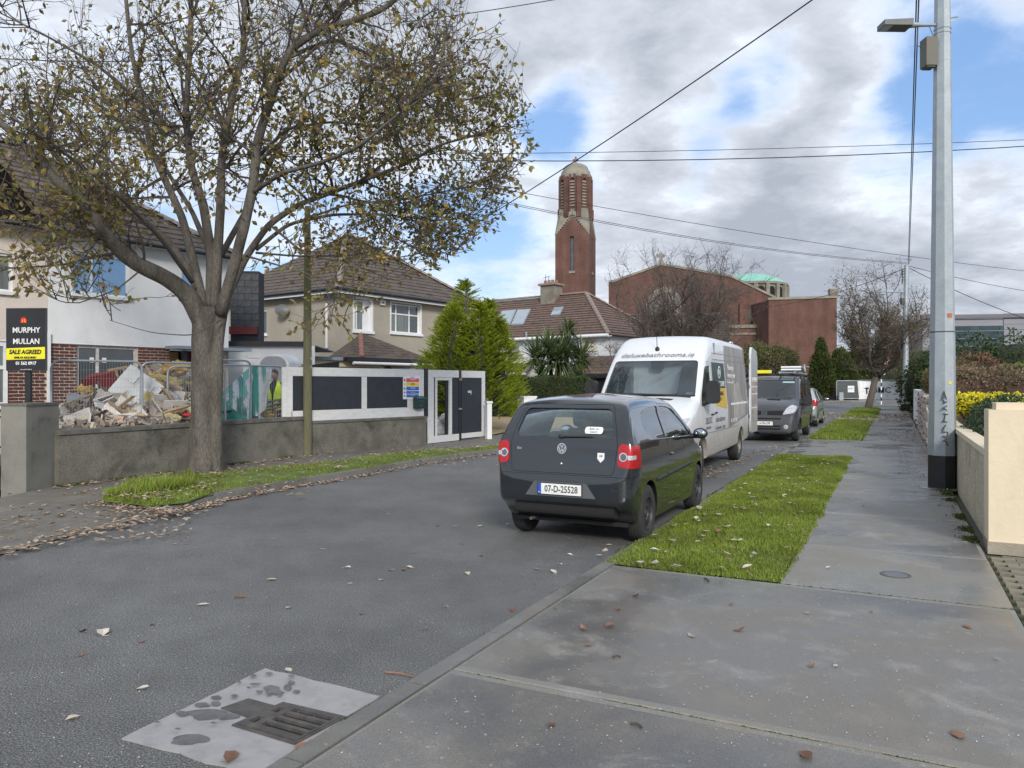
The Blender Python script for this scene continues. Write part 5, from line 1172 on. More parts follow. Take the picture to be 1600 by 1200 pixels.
def offset_me(me, d, cut=None):
 m2 = me.copy(); nn = [v.normal.copy() for v in me.vertices]
 for v, n_ in zip(m2.vertices, nn): v.co = v.co + n_ * d
 return m2
def setmat(me, mats):
 me.materials.clear()
 for x in mats: me.materials.append(x)
def finish(name, me, parent, mats, ang=35):
 setmat(me, mats); n = len(mats)
 for p in me.polygons:
  if p.material_index >= n: p.material_index = 0
 me.shade_smooth(); me.set_sharp_from_angle(angle=radians(ang)); me.name = name; return obj(name, me, parent)
class Veh:
 def __init__(s, root, keys, paint, under, th=.035, floor=.5, bend=.035, sub=4):
  s.root = root; s.O = loft(keys, sub, bend=bend); s.paint, s.under = paint, under; s.mats = [paint, under]
  setmat(s.O, s.mats); s.bvh = BVHTree.FromPolygons([v.co.copy() for v in s.O.vertices], [tuple(p.vertices) for p in s.O.polygons])
  inner = offset_me(s.O, -th); bb = [v.co for v in s.O.vertices]; y0, y1 = min(v.y for v in bb), max(v.y for v in bb)
  s.ylen = (y0, y1); box = prism_me([(-2, floor), (2, floor), (2, 4), (-2, 4)], y0 - 1, y1 + 1, 'y'); inner = boolme(inner, box, INT); setmat(inner, s.mats)
  for p in inner.polygons: p.material_index = 1
  s.S = boolme(s.O, inner, DIFF)
  s.G = boolme(offset_me(s.O, -.010), offset_me(s.O, -.016), DIFF)
 def cut(s, poly, axis, h0, h1, mi=1):
  def vol(me): bm = bmesh.new(); bm.from_mesh(me); v_ = bm.calc_volume(); bm.free(); return abs(v_)
  v0 = vol(s.S)
  for k in range(5):
   r_ = boolme(s.S, prism_me(inset(poly, .0009 * k), h0 - .0011 * k, h1 + .0013 * k, axis, mi, s.mats), DIFF)
   if vol(r_) > .6 * v0: s.S = r_; return
  print('cut failed', axis, h0, h1)
 def piece(s, name, poly, axis, h0, h1, mat=None, gap=.004, keep=None, parent=None, ang=35):
  me = boolme(s.S, prism_me(inset(poly, gap), h0, h1, axis, 0, s.mats), INT); s.cut(poly, axis, h0, h1)
  for (pl, ax, a, b) in (keep or []): me = boolme(me, prism_me(pl, a, b, ax, 1, s.mats), DIFF)
  return finish(name, me, parent or s.root, [mat or s.paint, s.under], ang)
 def glass(s, name, poly, axis, h0, h1, mat, parent=None, cut=True):
  if cut: s.cut(poly, axis, h0, h1)
  me = boolme(s.G, prism_me(inset(poly, -.012), h0, h1, axis), INT); return finish(name, me, parent or s.root, [mat])
 def patch(s, name, poly, axis, h0, h1, mat, o1=.004, o0=-.004, parent=None, ang=35):
  key = (o1, o0); s.__dict__.setdefault('pc', {})
  if key not in s.pc: s.pc[key] = boolme(offset_me(s.O, o1), offset_me(s.O, o0), DIFF)
  me = boolme(s.pc[key], prism_me(poly, h0, h1, axis), INT); return finish(name, me, parent or s.root, [mat], ang)
 def hit(s, o_, d): r_ = s.bvh.ray_cast(Vector(o_), Vector(d)); return r_[0], r_[1]
 def body(s, name='body'): return finish(name, s.S, s.root, s.mats, 32)
def wheel(parent, x, y, R_, W_, rimR, side, tm, rm, steel=True, turn=0.0, darkrim=None, hub=None, arms=0):
 wv = bpy.data.objects.new('wheel', None); C.objects.link(wv); wv.parent = parent; wv.location = (x, y, R_); wv.rotation_euler = (0, 0, turn)
 h = W_ / 2; s_ = side
 prof = [(rimR, -h * .85), (rimR + .02, -h), (R_ * .86, -h * 1.0), (R_ * .97, -h * .82), (R_, -h * .55), (R_, h * .55), (R_ * .97, h * .82), (R_ * .86, h * 1.0), (rimR + .02, h), (rimR, h * .85), (rimR, -h * .85)]
 MB().lathe(prof, 36, axis='x').build('tyre', tm, wv, 40)
 t = MB()
 for k in range(3): rr = R_ * 1.001; t.lathe([(rr, -h * .5 + k * h * .45), (rr + .001, -h * .5 + k * h * .45 + .006)], 36, axis='x')
 t.build('tread_groove', m_dark, wv)
 f = [(rimR + .004, h * .9), (rimR - .012, h * .93), (rimR - .02, h * .6), (rimR * .80, h * .52), (rimR * .62, h * .62), (rimR * .40, h * .70), (rimR * .36, h * .52), (rimR * .22, h * .50), (rimR * .2, h * .66), (0, h * .7)]
 MB().lathe([(r_, a * s_) for r_, a in f], 28, axis='x').build('rim', rm, wv, 30)
 n = arms or 14
 hm = MB().lathe([(0, 0), (.019 * R_ / .3, 0)], 8, (s_ * (h * .60 + .004), rimR * .71, 0), 'x').build('rim_hole', m_dark, wv); hme = hm.data
 for k in range(1, n): obj('rim_hole', hme, wv, None, (2 * pi * k / n, 0, 0))
 MB().lathe([(R_ * .5, -h * .5 * s_), (R_ * .5, -h * .2 * s_), (0, -h * .2 * s_)], 16, axis='x').build('brake_drum', m_iron, wv)
 return wv
def ell(m, c_, rx, ry, rz, n=10, k=7, mi=None, rot=None):
 vs_ = []; c_ = Vector(c_)
 for i in range(k + 1):
  a = -pi / 2 + pi * i / k
  for j in range(n): b = 2 * pi * j / n; p = Vector((rx * cos(a) * cos(b), ry * cos(a) * sin(b), rz * sin(a))); p = rot @ p if rot else p; vs_.append(p + c_)
 m.add(vs_, [(i * n + j, i * n + (j + 1) % n, (i + 1) * n + (j + 1) % n, (i + 1) * n + j) for i in range(k) for j in range(n)], mi); return m
def rbox(m, x0, x1, y0, y1, z0, z1, r=.03, axis='y'):
 if axis == 'y': return m.prism(rpoly([(x0, z0), (x1, z0), (x1, z1), (x0, z1)], r), y0, y1, 'y')
 if axis == 'x': return m.prism(rpoly([(y0, z0), (y1, z0), (y1, z1), (y0, z1)], r), x0, x1, 'x')
 return m.prism(rpoly([(x0, y0), (x1, y0), (x1, y1), (x0, y1)], r), z0, z1, 'z')
def seat(parent, x, y, z, w_=.5, mat=None, hr=True, name='seat', h=.62):
 m = MB(); rbox(m, x - w_ / 2, x + w_ / 2, y, y + .5, z, z + .16, .05, 'x'); Rm = Matrix.Rotation(radians(-14), 3, 'X')
 b = MB(); rbox(b, -w_ / 2, w_ / 2, -.06, .06, 0, h, .08, 'y')
 if hr: rbox(b, -.12, .12, -.05, .04, h + .05, h + .24, .06, 'y'); b.cyl((-.05, 0, h - .02), (-.05, 0, h + .08), .01, 5).cyl((.05, 0, h - .02), (.05, 0, h + .08), .01, 5)
 m.add([Matrix.Rotation(radians(14), 3, 'X') @ Vector(v) + Vector((x, y + .02, z + .1)) for v in b.v], b.f); return m.build(name, mat or m_cloth, parent, 40)
m_cloth = M('seat_cloth', (.07, .08, .08), .9, (.05, .055, .055), 8, .6)
m_trim = M('black_trim', (.018, .018, .02), .55, (.026, .026, .028), 10, .5, bump=.15, bs=200)
m_tyre = M('tyre_rubber', (.022, .022, .023), .85, (.035, .033, .03), 8, .8, bump=.4, bs=60)
m_rimk = M('dark_steel_rim', (.035, .036, .04), .5, (.06, .06, .062), 14, .7, metal=.3)
m_rims = M('silver_steel_rim', (.22, .21, .20), .5, (.12, .11, .10), 10, .8, metal=.4)
m_chrome = M('chrome', (.75, .76, .78), .12, metal=1)
def carpaint(name, c, r=.3, coat=1.0, metal=.0, dirt=None, dz=(.3, .6), flake=0, da=.6):
 m = M(name, c, r, tuple(x * .9 for x in c), 2, .3, coat=coat, metal=metal, fine=flake, fs=700)
 t = m.node_tree; b = t.nodes['Principled BSDF']; tc = N(t, 'ShaderNodeTexCoord'); se = N(t, 'ShaderNodeSeparateXYZ'); t.links.new(tc.outputs['Object'], se.inputs[0])
 if dirt:
  old = b.inputs['Base Color'].links[0].from_socket
  n = noise_(t, tc.outputs['Object'], 3, 6, .65, .3); n2 = noise_(t, tc.outputs['Object'], 40, 3, .7)
  hgt = math_(t, 'ADD', se.outputs[2], math_(t, 'MULTIPLY', math_(t, 'SUBTRACT', n, .5), .5)); f = mapr(t, hgt, dz[0], dz[1], da, 0)
  f = math_(t, 'MULTIPLY', f, mapr(t, n2, .2, .8, .7, 1.1), clamp=True)
  t.links.new(mixc(t, f, old, dirt), b.inputs['Base Color']); t.links.new(math_(t, 'ADD', math_(t, 'MULTIPLY', f, .5), r, clamp=True), b.inputs['Roughness']); t.links.new(math_(t, 'SUBTRACT', coat, math_(t, 'MULTIPLY', f, coat), clamp=True), b.inputs['Coat Weight'])
 return m
m_under = M('underbody', (.012, .012, .013), .85)
m_cglass = G('car_glass', (.86, .93, .91), .96, (.02, .03, .03)); m_vglass = G('van_glass', (.72, .78, .80), .78, (.05, .06, .065))
m_redl = M('red_lens', (.42, .006, .010), .25, (.26, .003, .006), 30, .5, coat=.25); m_clear = M('clear_lens', (.55, .56, .58), .12, (.40, .41, .43), 18, .7, coat=1, metal=.3); m_plate = M('plate_white', (.78, .78, .76), .4); m_plblue = M('plate_blue', (.02, .08, .42), .4)
m_amber = M('amber_lens', (.75, .25, .03), .2, coat=1)
def mirrored(poly): return [(-x, z) for x, z in poly][::-1]
def plate(parent, y, z, face, txt, sz=.088, w_=.52, tilt=0):
 """face -1: looks towards -y"""
 p = bpy.data.objects.new('number_plate', None); C.objects.link(p); p.parent = parent; p.location = (0, y, z); p.rotation_euler = (tilt, 0, 0 if face < 0 else pi)
 MB().box(-w_ / 2 - .008, w_ / 2 + .008, -.004, .010, -.063, .063).build('plate_holder', m_trim, p); MB().box(-w_ / 2, w_ / 2, -.009, -.0045, -.055, .055).build('plate_face', m_plate, p)
 MB().box(-w_ / 2, -w_ / 2 + .042, -.0105, -.0095, -.055, .055).build('plate_band', m_plblue, p)
 text('lettering', txt, sz, m_ink, p, (.022, -.0105, -.001), sx=.83, bold=.0012, ext=.001); text('lettering', 'IRL', .02, m_plate, p, (-w_ / 2 + .021, -.012, -.038), ext=.0005)
 return p
def roundel(parent, o_, rx, r_, kind='vw', mat=None):
 b = bpy.data.objects.new('badge', None); C.objects.link(b); b.parent = parent; b.location = o_; b.rotation_euler = (rx, 0, 0)
 MB().lathe([(r_ * .86, 0), (r_ * .86, -.008), (r_, -.008), (r_, .0)], 28, axis='y').build('badge_ring', m_chrome, b, 40)
 if kind == 'vw':
  MB().lathe([(0, -.002), (r_ * .87, -.002)], 24, axis='y').build('badge_field', M('badge_field', (.10, .105, .11), .3), b)
  m = MB(); t_ = r_ * .075
  def bar(x0, z0, x1, z1): m.prism([(x0 - t_, z0), (x0 + t_, z0), (x1 + t_, z1), (x1 - t_, z1)], -.008, -.0025, 'y')
  q = r_ * .80
  bar(-.36 * r_, .74 * r_, 0, .12 * r_); bar(.36 * r_, .74 * r_, 0, .12 * r_)
  bar(-.72 * r_, .34 * r_, -.28 * r_, -.74 * r_); bar(-.28 * r_, -.74 * r_, 0, -.02 * r_); bar(0, -.02 * r_, .28 * r_, -.74 * r_); bar(.28 * r_, -.74 * r_, .72 * r_, .34 * r_)
  m.build('badge_letters', m_chrome, b)
 elif kind == 'bar':
  MB().box(-r_ * 1.15, r_ * 1.15, -.012, -.004, -r_ * .2, r_ * .2).build('badge_bar', m_chrome, b)
 elif kind == 'star':
  for k in range(3): a = pi / 2 + 2 * pi * k / 3; MB().tube([(0, -.006, 0), (cos(a) * r_ * .9, -.006, sin(a) * r_ * .9)], (r_ * .12, r_ * .03), 5).build('badge_ray', m_chrome, b)
 return b
# ------------------------------------------------ small dark hatchback
paint_f = carpaint('dark_grey_metallic', (.016, .019, .024), .16, 1.0, .15, (.075, .07, .06), (.25, .55), .12, .35)
def hatch(name, label, cat, s_rear, t_c, paint, plate_txt, detail=True, scale=(1, 1, 1)):
 root = thing(name, label, cat, ST(s_rear, t_c, 0), -A0); root.scale = scale
 bl = 1.03; tb = .40
 keys = [(0.0, .68, .50, .58, .05, tb, bl, 0), (.012, .73, .465, .685, .05, tb, bl, .0), (.035, .79, .445, .75, .06, tb, bl, .0), (.06, .93, .435, .78, .08, tb, bl, .01), (.085, 1.08, .42, .80, .10, tb, bl, .03), (.15, 1.21, .39, .815, .11, tb, bl, .045), (.24, 1.36, .34, .825, .12, tb, bl, .045),
   (.33, 1.46, .25, .83, .12, tb, bl, .03), (.45, 1.495, .21, .83, .14, tb, bl, .035), (.80, 1.53, .20, .83, .17, tb, bl, .035), (1.35, 1.54, .19, .83, .18, tb, bl, .035), (1.85, 1.515, .19, .83, .17, tb, bl, .035), (2.2, 1.44, .19, .83, .12, tb, bl, .025),
   (2.55, 1.21, .19, .83, .10, tb, bl, .03), (2.88, 1.0, .19, .828, .10, tb, bl, .03), (3.05, .955, .19, .825, .11, tb, bl, .03), (3.35, .88, .20, .81, .12, tb, bl, .03), (3.62, .77, .21, .76, .12, tb, bl, .03), (3.77, .64, .23, .68, .1, tb, bl, .02), (3.83, .52, .32, .56, .05, tb, bl, 0)]
 v = Veh(root, keys, paint, m_under, floor=.55)
 ya, yf, wr = .68, 3.145, .355
 for y in (ya, yf):
  for sgn in (1, -1): v.cut([(y + wr * cos(2 * pi * i / 28), .305 + wr * sin(2 * pi * i / 28)) for i in range(28)], 'x', .52 * sgn if sgn > 0 else -1.2, 1.2 if sgn > 0 else -.52)
 v.cut([(2, -.2), (3.9, -.2), (3.9, .22), (2, .22)], 'x', -1.5, 1.5)
 rw = rpoly([(-.595, 1.13, .07), (.595, 1.13, .07), (.515, 1.425, .06), (-.515, 1.425, .06)]); ws = rpoly([(-.66, 1.05, .06), (.66, 1.05, .06), (.55, 1.405, .05), (-.55, 1.405, .05)])
 fw_ = rpoly([(1.47, 1.065, .02), (2.66, 1.01, .03), (2.42, 1.20, .1), (2.10, 1.37, .1), (1.85, 1.415, .1), (1.50, 1.43, .03)], .05)
 qw = rpoly([(.86, 1.10, .08), (1.40, 1.07, .02), (1.43, 1.43, .03), (1.0, 1.42, .08), (.72, 1.36, .1), (.62, 1.24, .1), (.70, 1.14, .08)], .05)
 dr = rpoly([(1.435, .31, .05), (1.435, 1.04, 0), (1.455, 1.465, .05), (1.87, 1.452, .1), (2.15, 1.40, .1), (2.5, 1.205, .05), (2.80, .99, .04), (2.80, .66, .06), (2.72, .31, .05)], .04)
 hb2_ = rpoly([(-.61, .755, .05), (.61, .755, .05), (.645, 1.06, .02), (.61, 1.22, .02), (.53, 1.468, .04), (-.53, 1.468, .04), (-.61, 1.22, .02), (-.645, 1.06, .02)])
 tl = rpoly([(.650, .845, .05), (.9, .825, .02), (.9, 1.03, .02), (.70, 1.085, .05), (.662, 1.05, .03)], .03)
 hx = v.piece('tailgate', hb2_, 'y', -.3, .47, keep=[(rw, 'y', -.3, .6)])
 v.glass('rear_window', rw, 'y', -.3, .6, m_cglass, hx); v.glass('windscreen', ws, 'y', 2.1, 3.4, m_cglass)
 for q in (tl, mirrored(tl)):
  a_, b_ = -.3, .30
  v.patch('tail_light', q, 'y', a_, b_, m_redl, .010, -.02)
 bp_ = [(-.2, .12), (.335, .12), (.335, .30), (.335, .68), (.30, .742), (-.2, .742)]
 v.piece('rear_bumper', bp_, 'x', -1.2, 1.2)
 for sgn in (1, -1):
  a, b = (.3, 1.3) if sgn > 0 else (-1.3, -.3)
  dd_ = v.piece('door', dr, 'x', a, b, keep=[(fw_, 'x', a, b)]); v.glass('door_window', fw_, 'x', a, b, m_cglass, dd_); v.glass('quarter_window', qw, 'x', a, b, m_cglass)
  # black gasket frames
  h_, _n = v.hit((sgn * 2, 1.62, .87), (-sgn, 0, 0)); m = MB(); ell(m, h_ + Vector((sgn * .006, 0, 0)), .018, .085, .02); m.build('handle', m_trim if False else paint, dd_, 60)
  for (y0, y1) in ((1.46, 2.70), (.98, 1.42)):
   pts = []
   for i in range(7):
    y = y0 + (y1 - y0) * i / 6; h_, _n = v.hit((sgn * 2, y, .62 + .02 * (y - 1)), (-sgn, 0, 0)); pts.append(h_ + Vector((sgn * .002, 0, 0)))
   m = MB().tube(pts, .016, 6); m.v = [(x, y, (z - .6) * 1.5 + .6) for x, y, z in m.v]; m.build('rub_strip', m_trim, dd_ if y0 > 1.4 else root, 60)
  h_, _n = v.hit((sgn * 2, 2.56, 1.02), (-sgn, 0, 0)); mr = bpy.data.objects.new('door_mirror', None); C.objects.link(mr); mr.parent = root; mr.location = h_ + Vector((0, 0, .02))
  m = MB(); ell(m, (sgn * .15, 0, .02), .10, .075, .068, 14, 9); m.tube([(0, 0, -.02), (sgn * .1, 0, -.01)], (.03, .035), 8); m.build('housing', m_trim, mr, 60); m = MB(); ell(m, (sgn * .155, -.055, .02), .083, .03, .052, 14, 7); m.build('mirror_glass', M('mirror', (.5, .55, .6), .03, metal=1), mr, 60)
  # chrome waist line below the windows
  pts = [v.hit((sgn * 2, .75 + 1.9 * i / 9, 1.085 - .03 * i / 9 * 2), (-sgn, 0, 0))[0] + Vector((sgn * .001, 0, 0)) for i in range(10)]; MB().tube(pts, .006, 5).build('waist_trim', m_galv2 if detail else m_trim, root, 60)
  h_, _n = v.hit((sgn * 2, .82, .80), (-sgn, 0, 0))
  if sgn > 0: MB().lathe([(.0, .0), (.075, 0), (.078, -.004)], 18, (0, 0, 0), 'x').build('fuel_flap', paint, root, loc_fix(h_)) if False else None
  wheel(root, sgn * .725, ya, .305, .175, .185, sgn, m_tyre, m_rimk if detail else m_rims); wheel(root, sgn * .725, yf, .305, .175, .185, sgn, m_tyre, m_rimk if detail else m_rims)
  # front lamp
  fl = rpoly([(.42, .62, .04), (.72, .68, .04), (.86, .84, .04), (.62, .82, .06), (.42, .74, .04)]); v.patch('head_light', fl if sgn > 0 else mirrored(fl), 'y', 3.35, 4.0, m_clear, .006, -.015)
 v.piece('bonnet', [(2.93, .99), (2.93, 1.2), (3.75, 1.2), (3.66, .74)], 'x', -.58, .58, gap=.003)
 v.patch('grille', rpoly([(-.35, .58), (.35, .58), (.40, .68), (-.40, .68)]), 'y', 3.5, 4, m_trim, .004, -.01)
 v.body()
 # black lower valance, exhaust, cabin
 m = MB(); rbox(m, -.60, .60, .09, .34, .30, .47, .06, 'x'); m.build('valance', m_under, root, 40); MB().cyl((-.42, .14, .24), (-.42, .5, .22), .018, 10).build('exhaust', m_iron, root, 40)
 mbox('floor_pan', m_under, root, -.68, .68, .3, 3.4, .20, .24)
 seat(root, .35, 1.75, .42); seat(root, -.35, 1.75, .42)
 m = MB(); rbox(m, -.6, .6, .88, 1.3, .45, .6, .05, 'x'); m.build('rear_bench', m_cloth, root); m = MB(); rbox(m, -.6, .6, .78, .90, .55, .98, .05, 'x'); m.build('rear_backrest', m_cloth, root)
 for x in (-.36, .36): m = MB(); rbox(m, x - .12, x + .12, .80, .88, .98, 1.14, .04, 'y'); m.build('headrest', m_cloth, root)
 m = MB(); rbox(m, -.68, .68, 2.5, 2.95, .75, .98, .06, 'x'); m.build('dashboard', m_trim, root, 40)
 m = MB(); pts = [(.35 + .18 * cos(2 * pi * i / 20), 2.42 + .06 * sin(2 * pi * i / 20), .95 + .17 * sin(2 * pi * i / 20)) for i in range(21)]; m.tube(pts, .014, 6).tube([(.35, 2.42, .95), (.35, 2.6, .88)], .03, 6); m.build('steering_wheel', m_trim, root, 60)
 MB().box(-.65, .65, .34, .78, .86, .88).build('parcel_shelf', m_cloth, root)
 MB().tube([(0, 1.2, 1.535), (0, .98, 1.70)], (.006, .003), 5).build('aerial', m_trim, root)
 return root, v, hx
def loc_fix(h): return None
fox, fv, fhx = hatch('hatchback_car', 'small dark grey three door hatchback parked against the grass verge', 'car', 7.36, -3.12, paint_f, '07-D-25528', scale=(.945, .95, 1.01))
# plate in its pressed recess
m = MB(); m.prism([(-.42, .515), (.42, .515), (.31, .665), (-.31, .665)], -.004, .01, 'y'); m.build('plate_recess', M('recess_grey', (.10, .105, .115), .3, coat=.5), fox)
plate(fox, -.012, .592, -1, '07-D-25528', .098)
def fb(x, z, d=.004):
 h_, n_ = fv.hit((x, -2, z), (0, 1, 0)); return h_ - Vector((0, d, 0)), n_
def tilt_of(n_): return -atan2(n_.z, -n_.y) if True else 0
p_, n_ = fb(0, 1.01); roundel(fox, p_, tilt_of(n_), .055)
p_, n_ = fb(0, .85, .001); m = MB(); ell(m, p_, .016, .012, .016); m.build('lock', m_chrome, fhx, 60)
p_, n_ = fb(-.02, 1.135, .015); m = MB(); q0 = p_; q1 = fb(.36, 1.142, .02)[0]; m.tube([q0, q1], (.014, .007), 6); ell(m, q0, .035, .02, .022); m.build('rear_wiper', m_trim, fhx, 60)
# stickers and badges
def fquad(x0, x1, z0, z1, mat, nm, parent=fox, d=.006, poly=None):
 pl = poly or [(x0, z0), (x1, z0), (x1, z1), (x0, z1)]; vs_ = []
 for x, z in pl: vs_.append(fb(x, z, d)[0])
 m = MB(); m.add(vs_, [tuple(range(len(vs_)))]); return m.build(nm, mat, parent)
fquad(0, 0, 0, 0, m_sw, 'shield_sticker', fhx, .004, [(.46, .88), (.50, .92), (.50, .98), (.42, .98), (.42, .92)])
p_, n_ = fb(.46, .95, .007); text('sticker_mark', 'GB', .03, m_ink, fhx, p_, (pi / 2 + tilt_of(n_), 0, 0), ext=.001)
fquad(0, 0, 0, 0, m_plate, 'window_sticker', fhx, .003, rpoly([(.25, 1.17), (.46, 1.17), (.46, 1.24), (.25, 1.24)], .03))
p_, n_ = fb(.355, 1.205, .006); text('sticker_mark', 'Baby on\nboard', .034, M('teal_ink', (.02, .12, .16), .5), fhx, p_, (pi / 2 + tilt_of(n_), 0, 0), ext=.0008)
p_, n_ = fb(-.53, 1.0, .005); text('model_script', 'fox', .045, m_chrome, fhx, p_, (pi / 2 + tilt_of(n_), 0, 0), ext=.002, shear=.2)
# lamps inside the red lens
for sgn in (1, -1):
 h_, n_ = fv.hit((sgn * .715, -2, .945), (0, 1, 0)); qn = n_.to_track_quat('Z', 'Y').to_euler()
 hn = h_ + n_ * .011
 b = bpy.data.objects.new('lamp_reflector', None); C.objects.link(b); b.parent = fox; b.location = hn; b.rotation_euler = qn
 MB().lathe([(.030, .0), (.034, .006), (.046, .006), (.05, -.002)], 24).build('reflector_ring', m_chrome, b, 40); MB().lathe([(0, .001), (.03, .001)], 20).build('reflector_bulb', M('smoke_lens', (.10, .09, .09), .15, coat=1), b)
 # white reversing strip towards the outside
 v_ = [(sgn * .765, .92), (sgn * .86, .92), (sgn * .86, .96), (sgn * .765, .965)]
 fv.patch('reversing_light', v_ if sgn > 0 else v_[::-1], 'y', -.3, .16, m_clear, .013, .005)
# ------------------------------------------------ big white panel van facing the camera
paint_w = carpaint('van_white', (.66, .68, .71), .35, .8, 0, (.25, .215, .18), (.55, 1.15), 0, .85)
van = thing('panel_van', 'tall white panel van with grey and green side livery and an open rear door', 'van', ST(18.55, -4.02, 0), -A0 + pi)
bl = 1.15; tb = .085
keys = [(0, 2.50, .46, .955, .12, tb, bl, 0), (.03, 2.57, .44, .98, .13, tb, bl, .005), (.3, 2.61, .40, .99, .16, tb, bl, .015), (1.8, 2.63, .36, .995, .17, tb, bl, .02), (3.3, 2.63, .34, .995, .17, tb, bl, .02), (3.75, 2.60, .33, .995, .2, tb, bl, .03), (4.02, 2.48, .33, .995, .2, tb, bl, .04),
  (4.2, 2.33, .33, .993, .18, tb, bl, .05), (4.38, 2.14, .33, .99, .14, tb, bl, .05), (4.62, 1.86, .33, .985, .12, tb, bl, .05), (4.90, 1.52, .33, .98, .10, tb, bl, .05), (5.0, 1.43, .33, .975, .12, tb, bl, .05), (5.2, 1.36, .33, .965, .15, tb, bl, .05), (5.5, 1.24, .33, .94, .18, tb, bl, .05), (5.7, 1.08, .32, .895, .18, tb, bl, .04),
  (5.80, .88, .30, .84, .14, tb, bl, .02), (5.84, .66, .32, .78, .08, tb, bl, 0), (5.855, .55, .36, .70, .05, tb, bl, 0)]
vv_ = Veh(van, keys, paint_w, m_under, floor=.85, th=.05, bend=.02)
ya, yf, wr = 1.02, 4.82, .40
for y in (ya, yf):
 for sgn in (1, -1): vv_.cut([(y + wr * cos(2 * pi * i / 28), .36 + wr * sin(2 * pi * i / 28)) for i in range(28)], 'x', .60 if sgn > 0 else -1.3, 1.3 if sgn > 0 else -.60)
ws = rpoly([(-.865, 1.475, .06), (.865, 1.475, .06), (.80, 2.14, .07), (-.80, 2.14, .07)])
dw = rpoly([(3.98, 1.36, .05), (4.55, 1.30, .05), (4.86, 1.30, .05), (4.80, 1.52, .05), (4.42, 2.02, .08), (4.0, 2.05, .06)])
dr = rpoly([(3.92, .47, .05), (3.92, 2.12, .08), (4.36, 2.12, .1), (4.70, 1.76, .05), (4.98, 1.38, .05), (4.98, .95, .05), (4.62, .80, .15), (4.42, .47, .05)])
wg_ = vv_.glass('windscreen', ws, 'y', 4.2, 5.4, m_vglass)
for sgn in (1, -1):
 a, b = (.5, 1.4) if sgn > 0 else (-1.4, -.5)
 d_ = vv_.piece('front_door', dr, 'x', a, b, keep=[(dw, 'x', a, b)]); vv_.glass('door_window', dw, 'x', a, b, m_vglass, d_)
 MB().tube([vv_.hit((sgn * 2, 4.0 + .18 * i / 3, 1.13), (-sgn, 0, 0))[0] + Vector((sgn * .012, 0, 0)) for i in range(4)], .018, 6).build('handle', m_trim, d_, 60)
 MB().tube([vv_.hit((sgn * 2, 3.70 + .16 * i / 3, 1.15), (-sgn, 0, 0))[0] + Vector((sgn * .012, 0, 0)) for i in range(4)], .018, 6).build('handle', m_trim, van, 60)
 sd_ = rpoly([(2.62, .50, .04), (2.62, 2.16, .06), (3.87, 2.16, .06), (3.87, .50, .04)]); vv_.piece('side_door', sd_, 'x', a, b)
 h_, _n = vv_.hit((sgn * 2, 4.78, 1.40), (-sgn, 0, 0)); mr = bpy.data.objects.new('door_mirror', None); C.objects.link(mr); mr.parent = van; mr.location = h_
 m = MB(); rbox(m, sgn * .08 if sgn > 0 else -.30, .30 if sgn > 0 else -.08, -.08, .06, -.05, .36, .07, 'y'); m.tube([(0, 0, -.05), (sgn * .14, -.01, -.0)], (.05, .05), 8).build('housing', m_trim, mr, 40)
 hl = rpoly([(.60, .86, .04), (.86, .93, .05), (.93, 1.13, .04), (.70, 1.08, .06), (.56, .97, .04)]); vv_.patch('head_light', hl if sgn > 0 else mirrored(hl), 'y', 5.3, 6, m_clear, .008, -.02)
 m = MB(); h_, n_ = vv_.hit((sgn * .62, 8, .97), (0, -1, 0)); ell(m, h_ + Vector((0, .004, 0)), .03, .016, .03); m.build('indicator', m_amber, van, 60)
 fg = (.72, 8, .52)
 wheel(van, sgn * .84, ya, .355, .22, .21, sgn, m_tyre, m_rims); wheel(van, sgn * .84, yf, .355, .22, .21, sgn, m_tyre, m_rims, turn=radians(20))
 # long grooves pressed into the upper side
 for z in (2.18, 2.30):
  pts = [vv_.hit((sgn * 2, .25 + 3.5 * i / 12, z), (-sgn, 0, 0))[0] for i in range(13)]; MB().tube(pts, .007, 5).build('pressed_line', M('van_seam', (.22, .22, .23), .7), van)
 pts = [vv_.hit((sgn * 2, 1.5 + 2.9 * i / 12, .80), (-sgn, 0, 0))[0] + Vector((sgn * .002, 0, 0)) for i in range(13)]; MB().tube(pts, .008, 5).build('pressed_line', bpy.data.materials['van_seam'], van)
vv_.piece('bonnet', [(5.03, 1.2), (5.02, 1.6), (5.9, 1.6), (5.78, 1.03), (5.5, 1.12)], 'x', -.78, .78, gap=.004)
vv_.patch('grille', rpoly([(-.50, .80), (.50, .80), (.54, .97), (-.54, .97)], .04), 'y', 5.5, 6, m_trim, .006, -.01); vv_.patch('bumper_intake', rpoly([(-.6, .42), (.6, .42), (.64, .60), (-.64, .60)], .04), 'y', 5.5, 6, m_trim, .005, -.01)
h_, n_ = vv_.hit((0, 8, .90), (0, -1, 0)); roundel(van, h_ + Vector((0, .01, 0)), pi, .10, 'star')
vv_.patch('bonnet_vent', rpoly([(-.52, 5.08), (.02 - .08, 5.08), (-.10, 5.16), (-.48, 5.16)], .02), 'z', 1.2, 1.7, m_trim, .004, -.01)
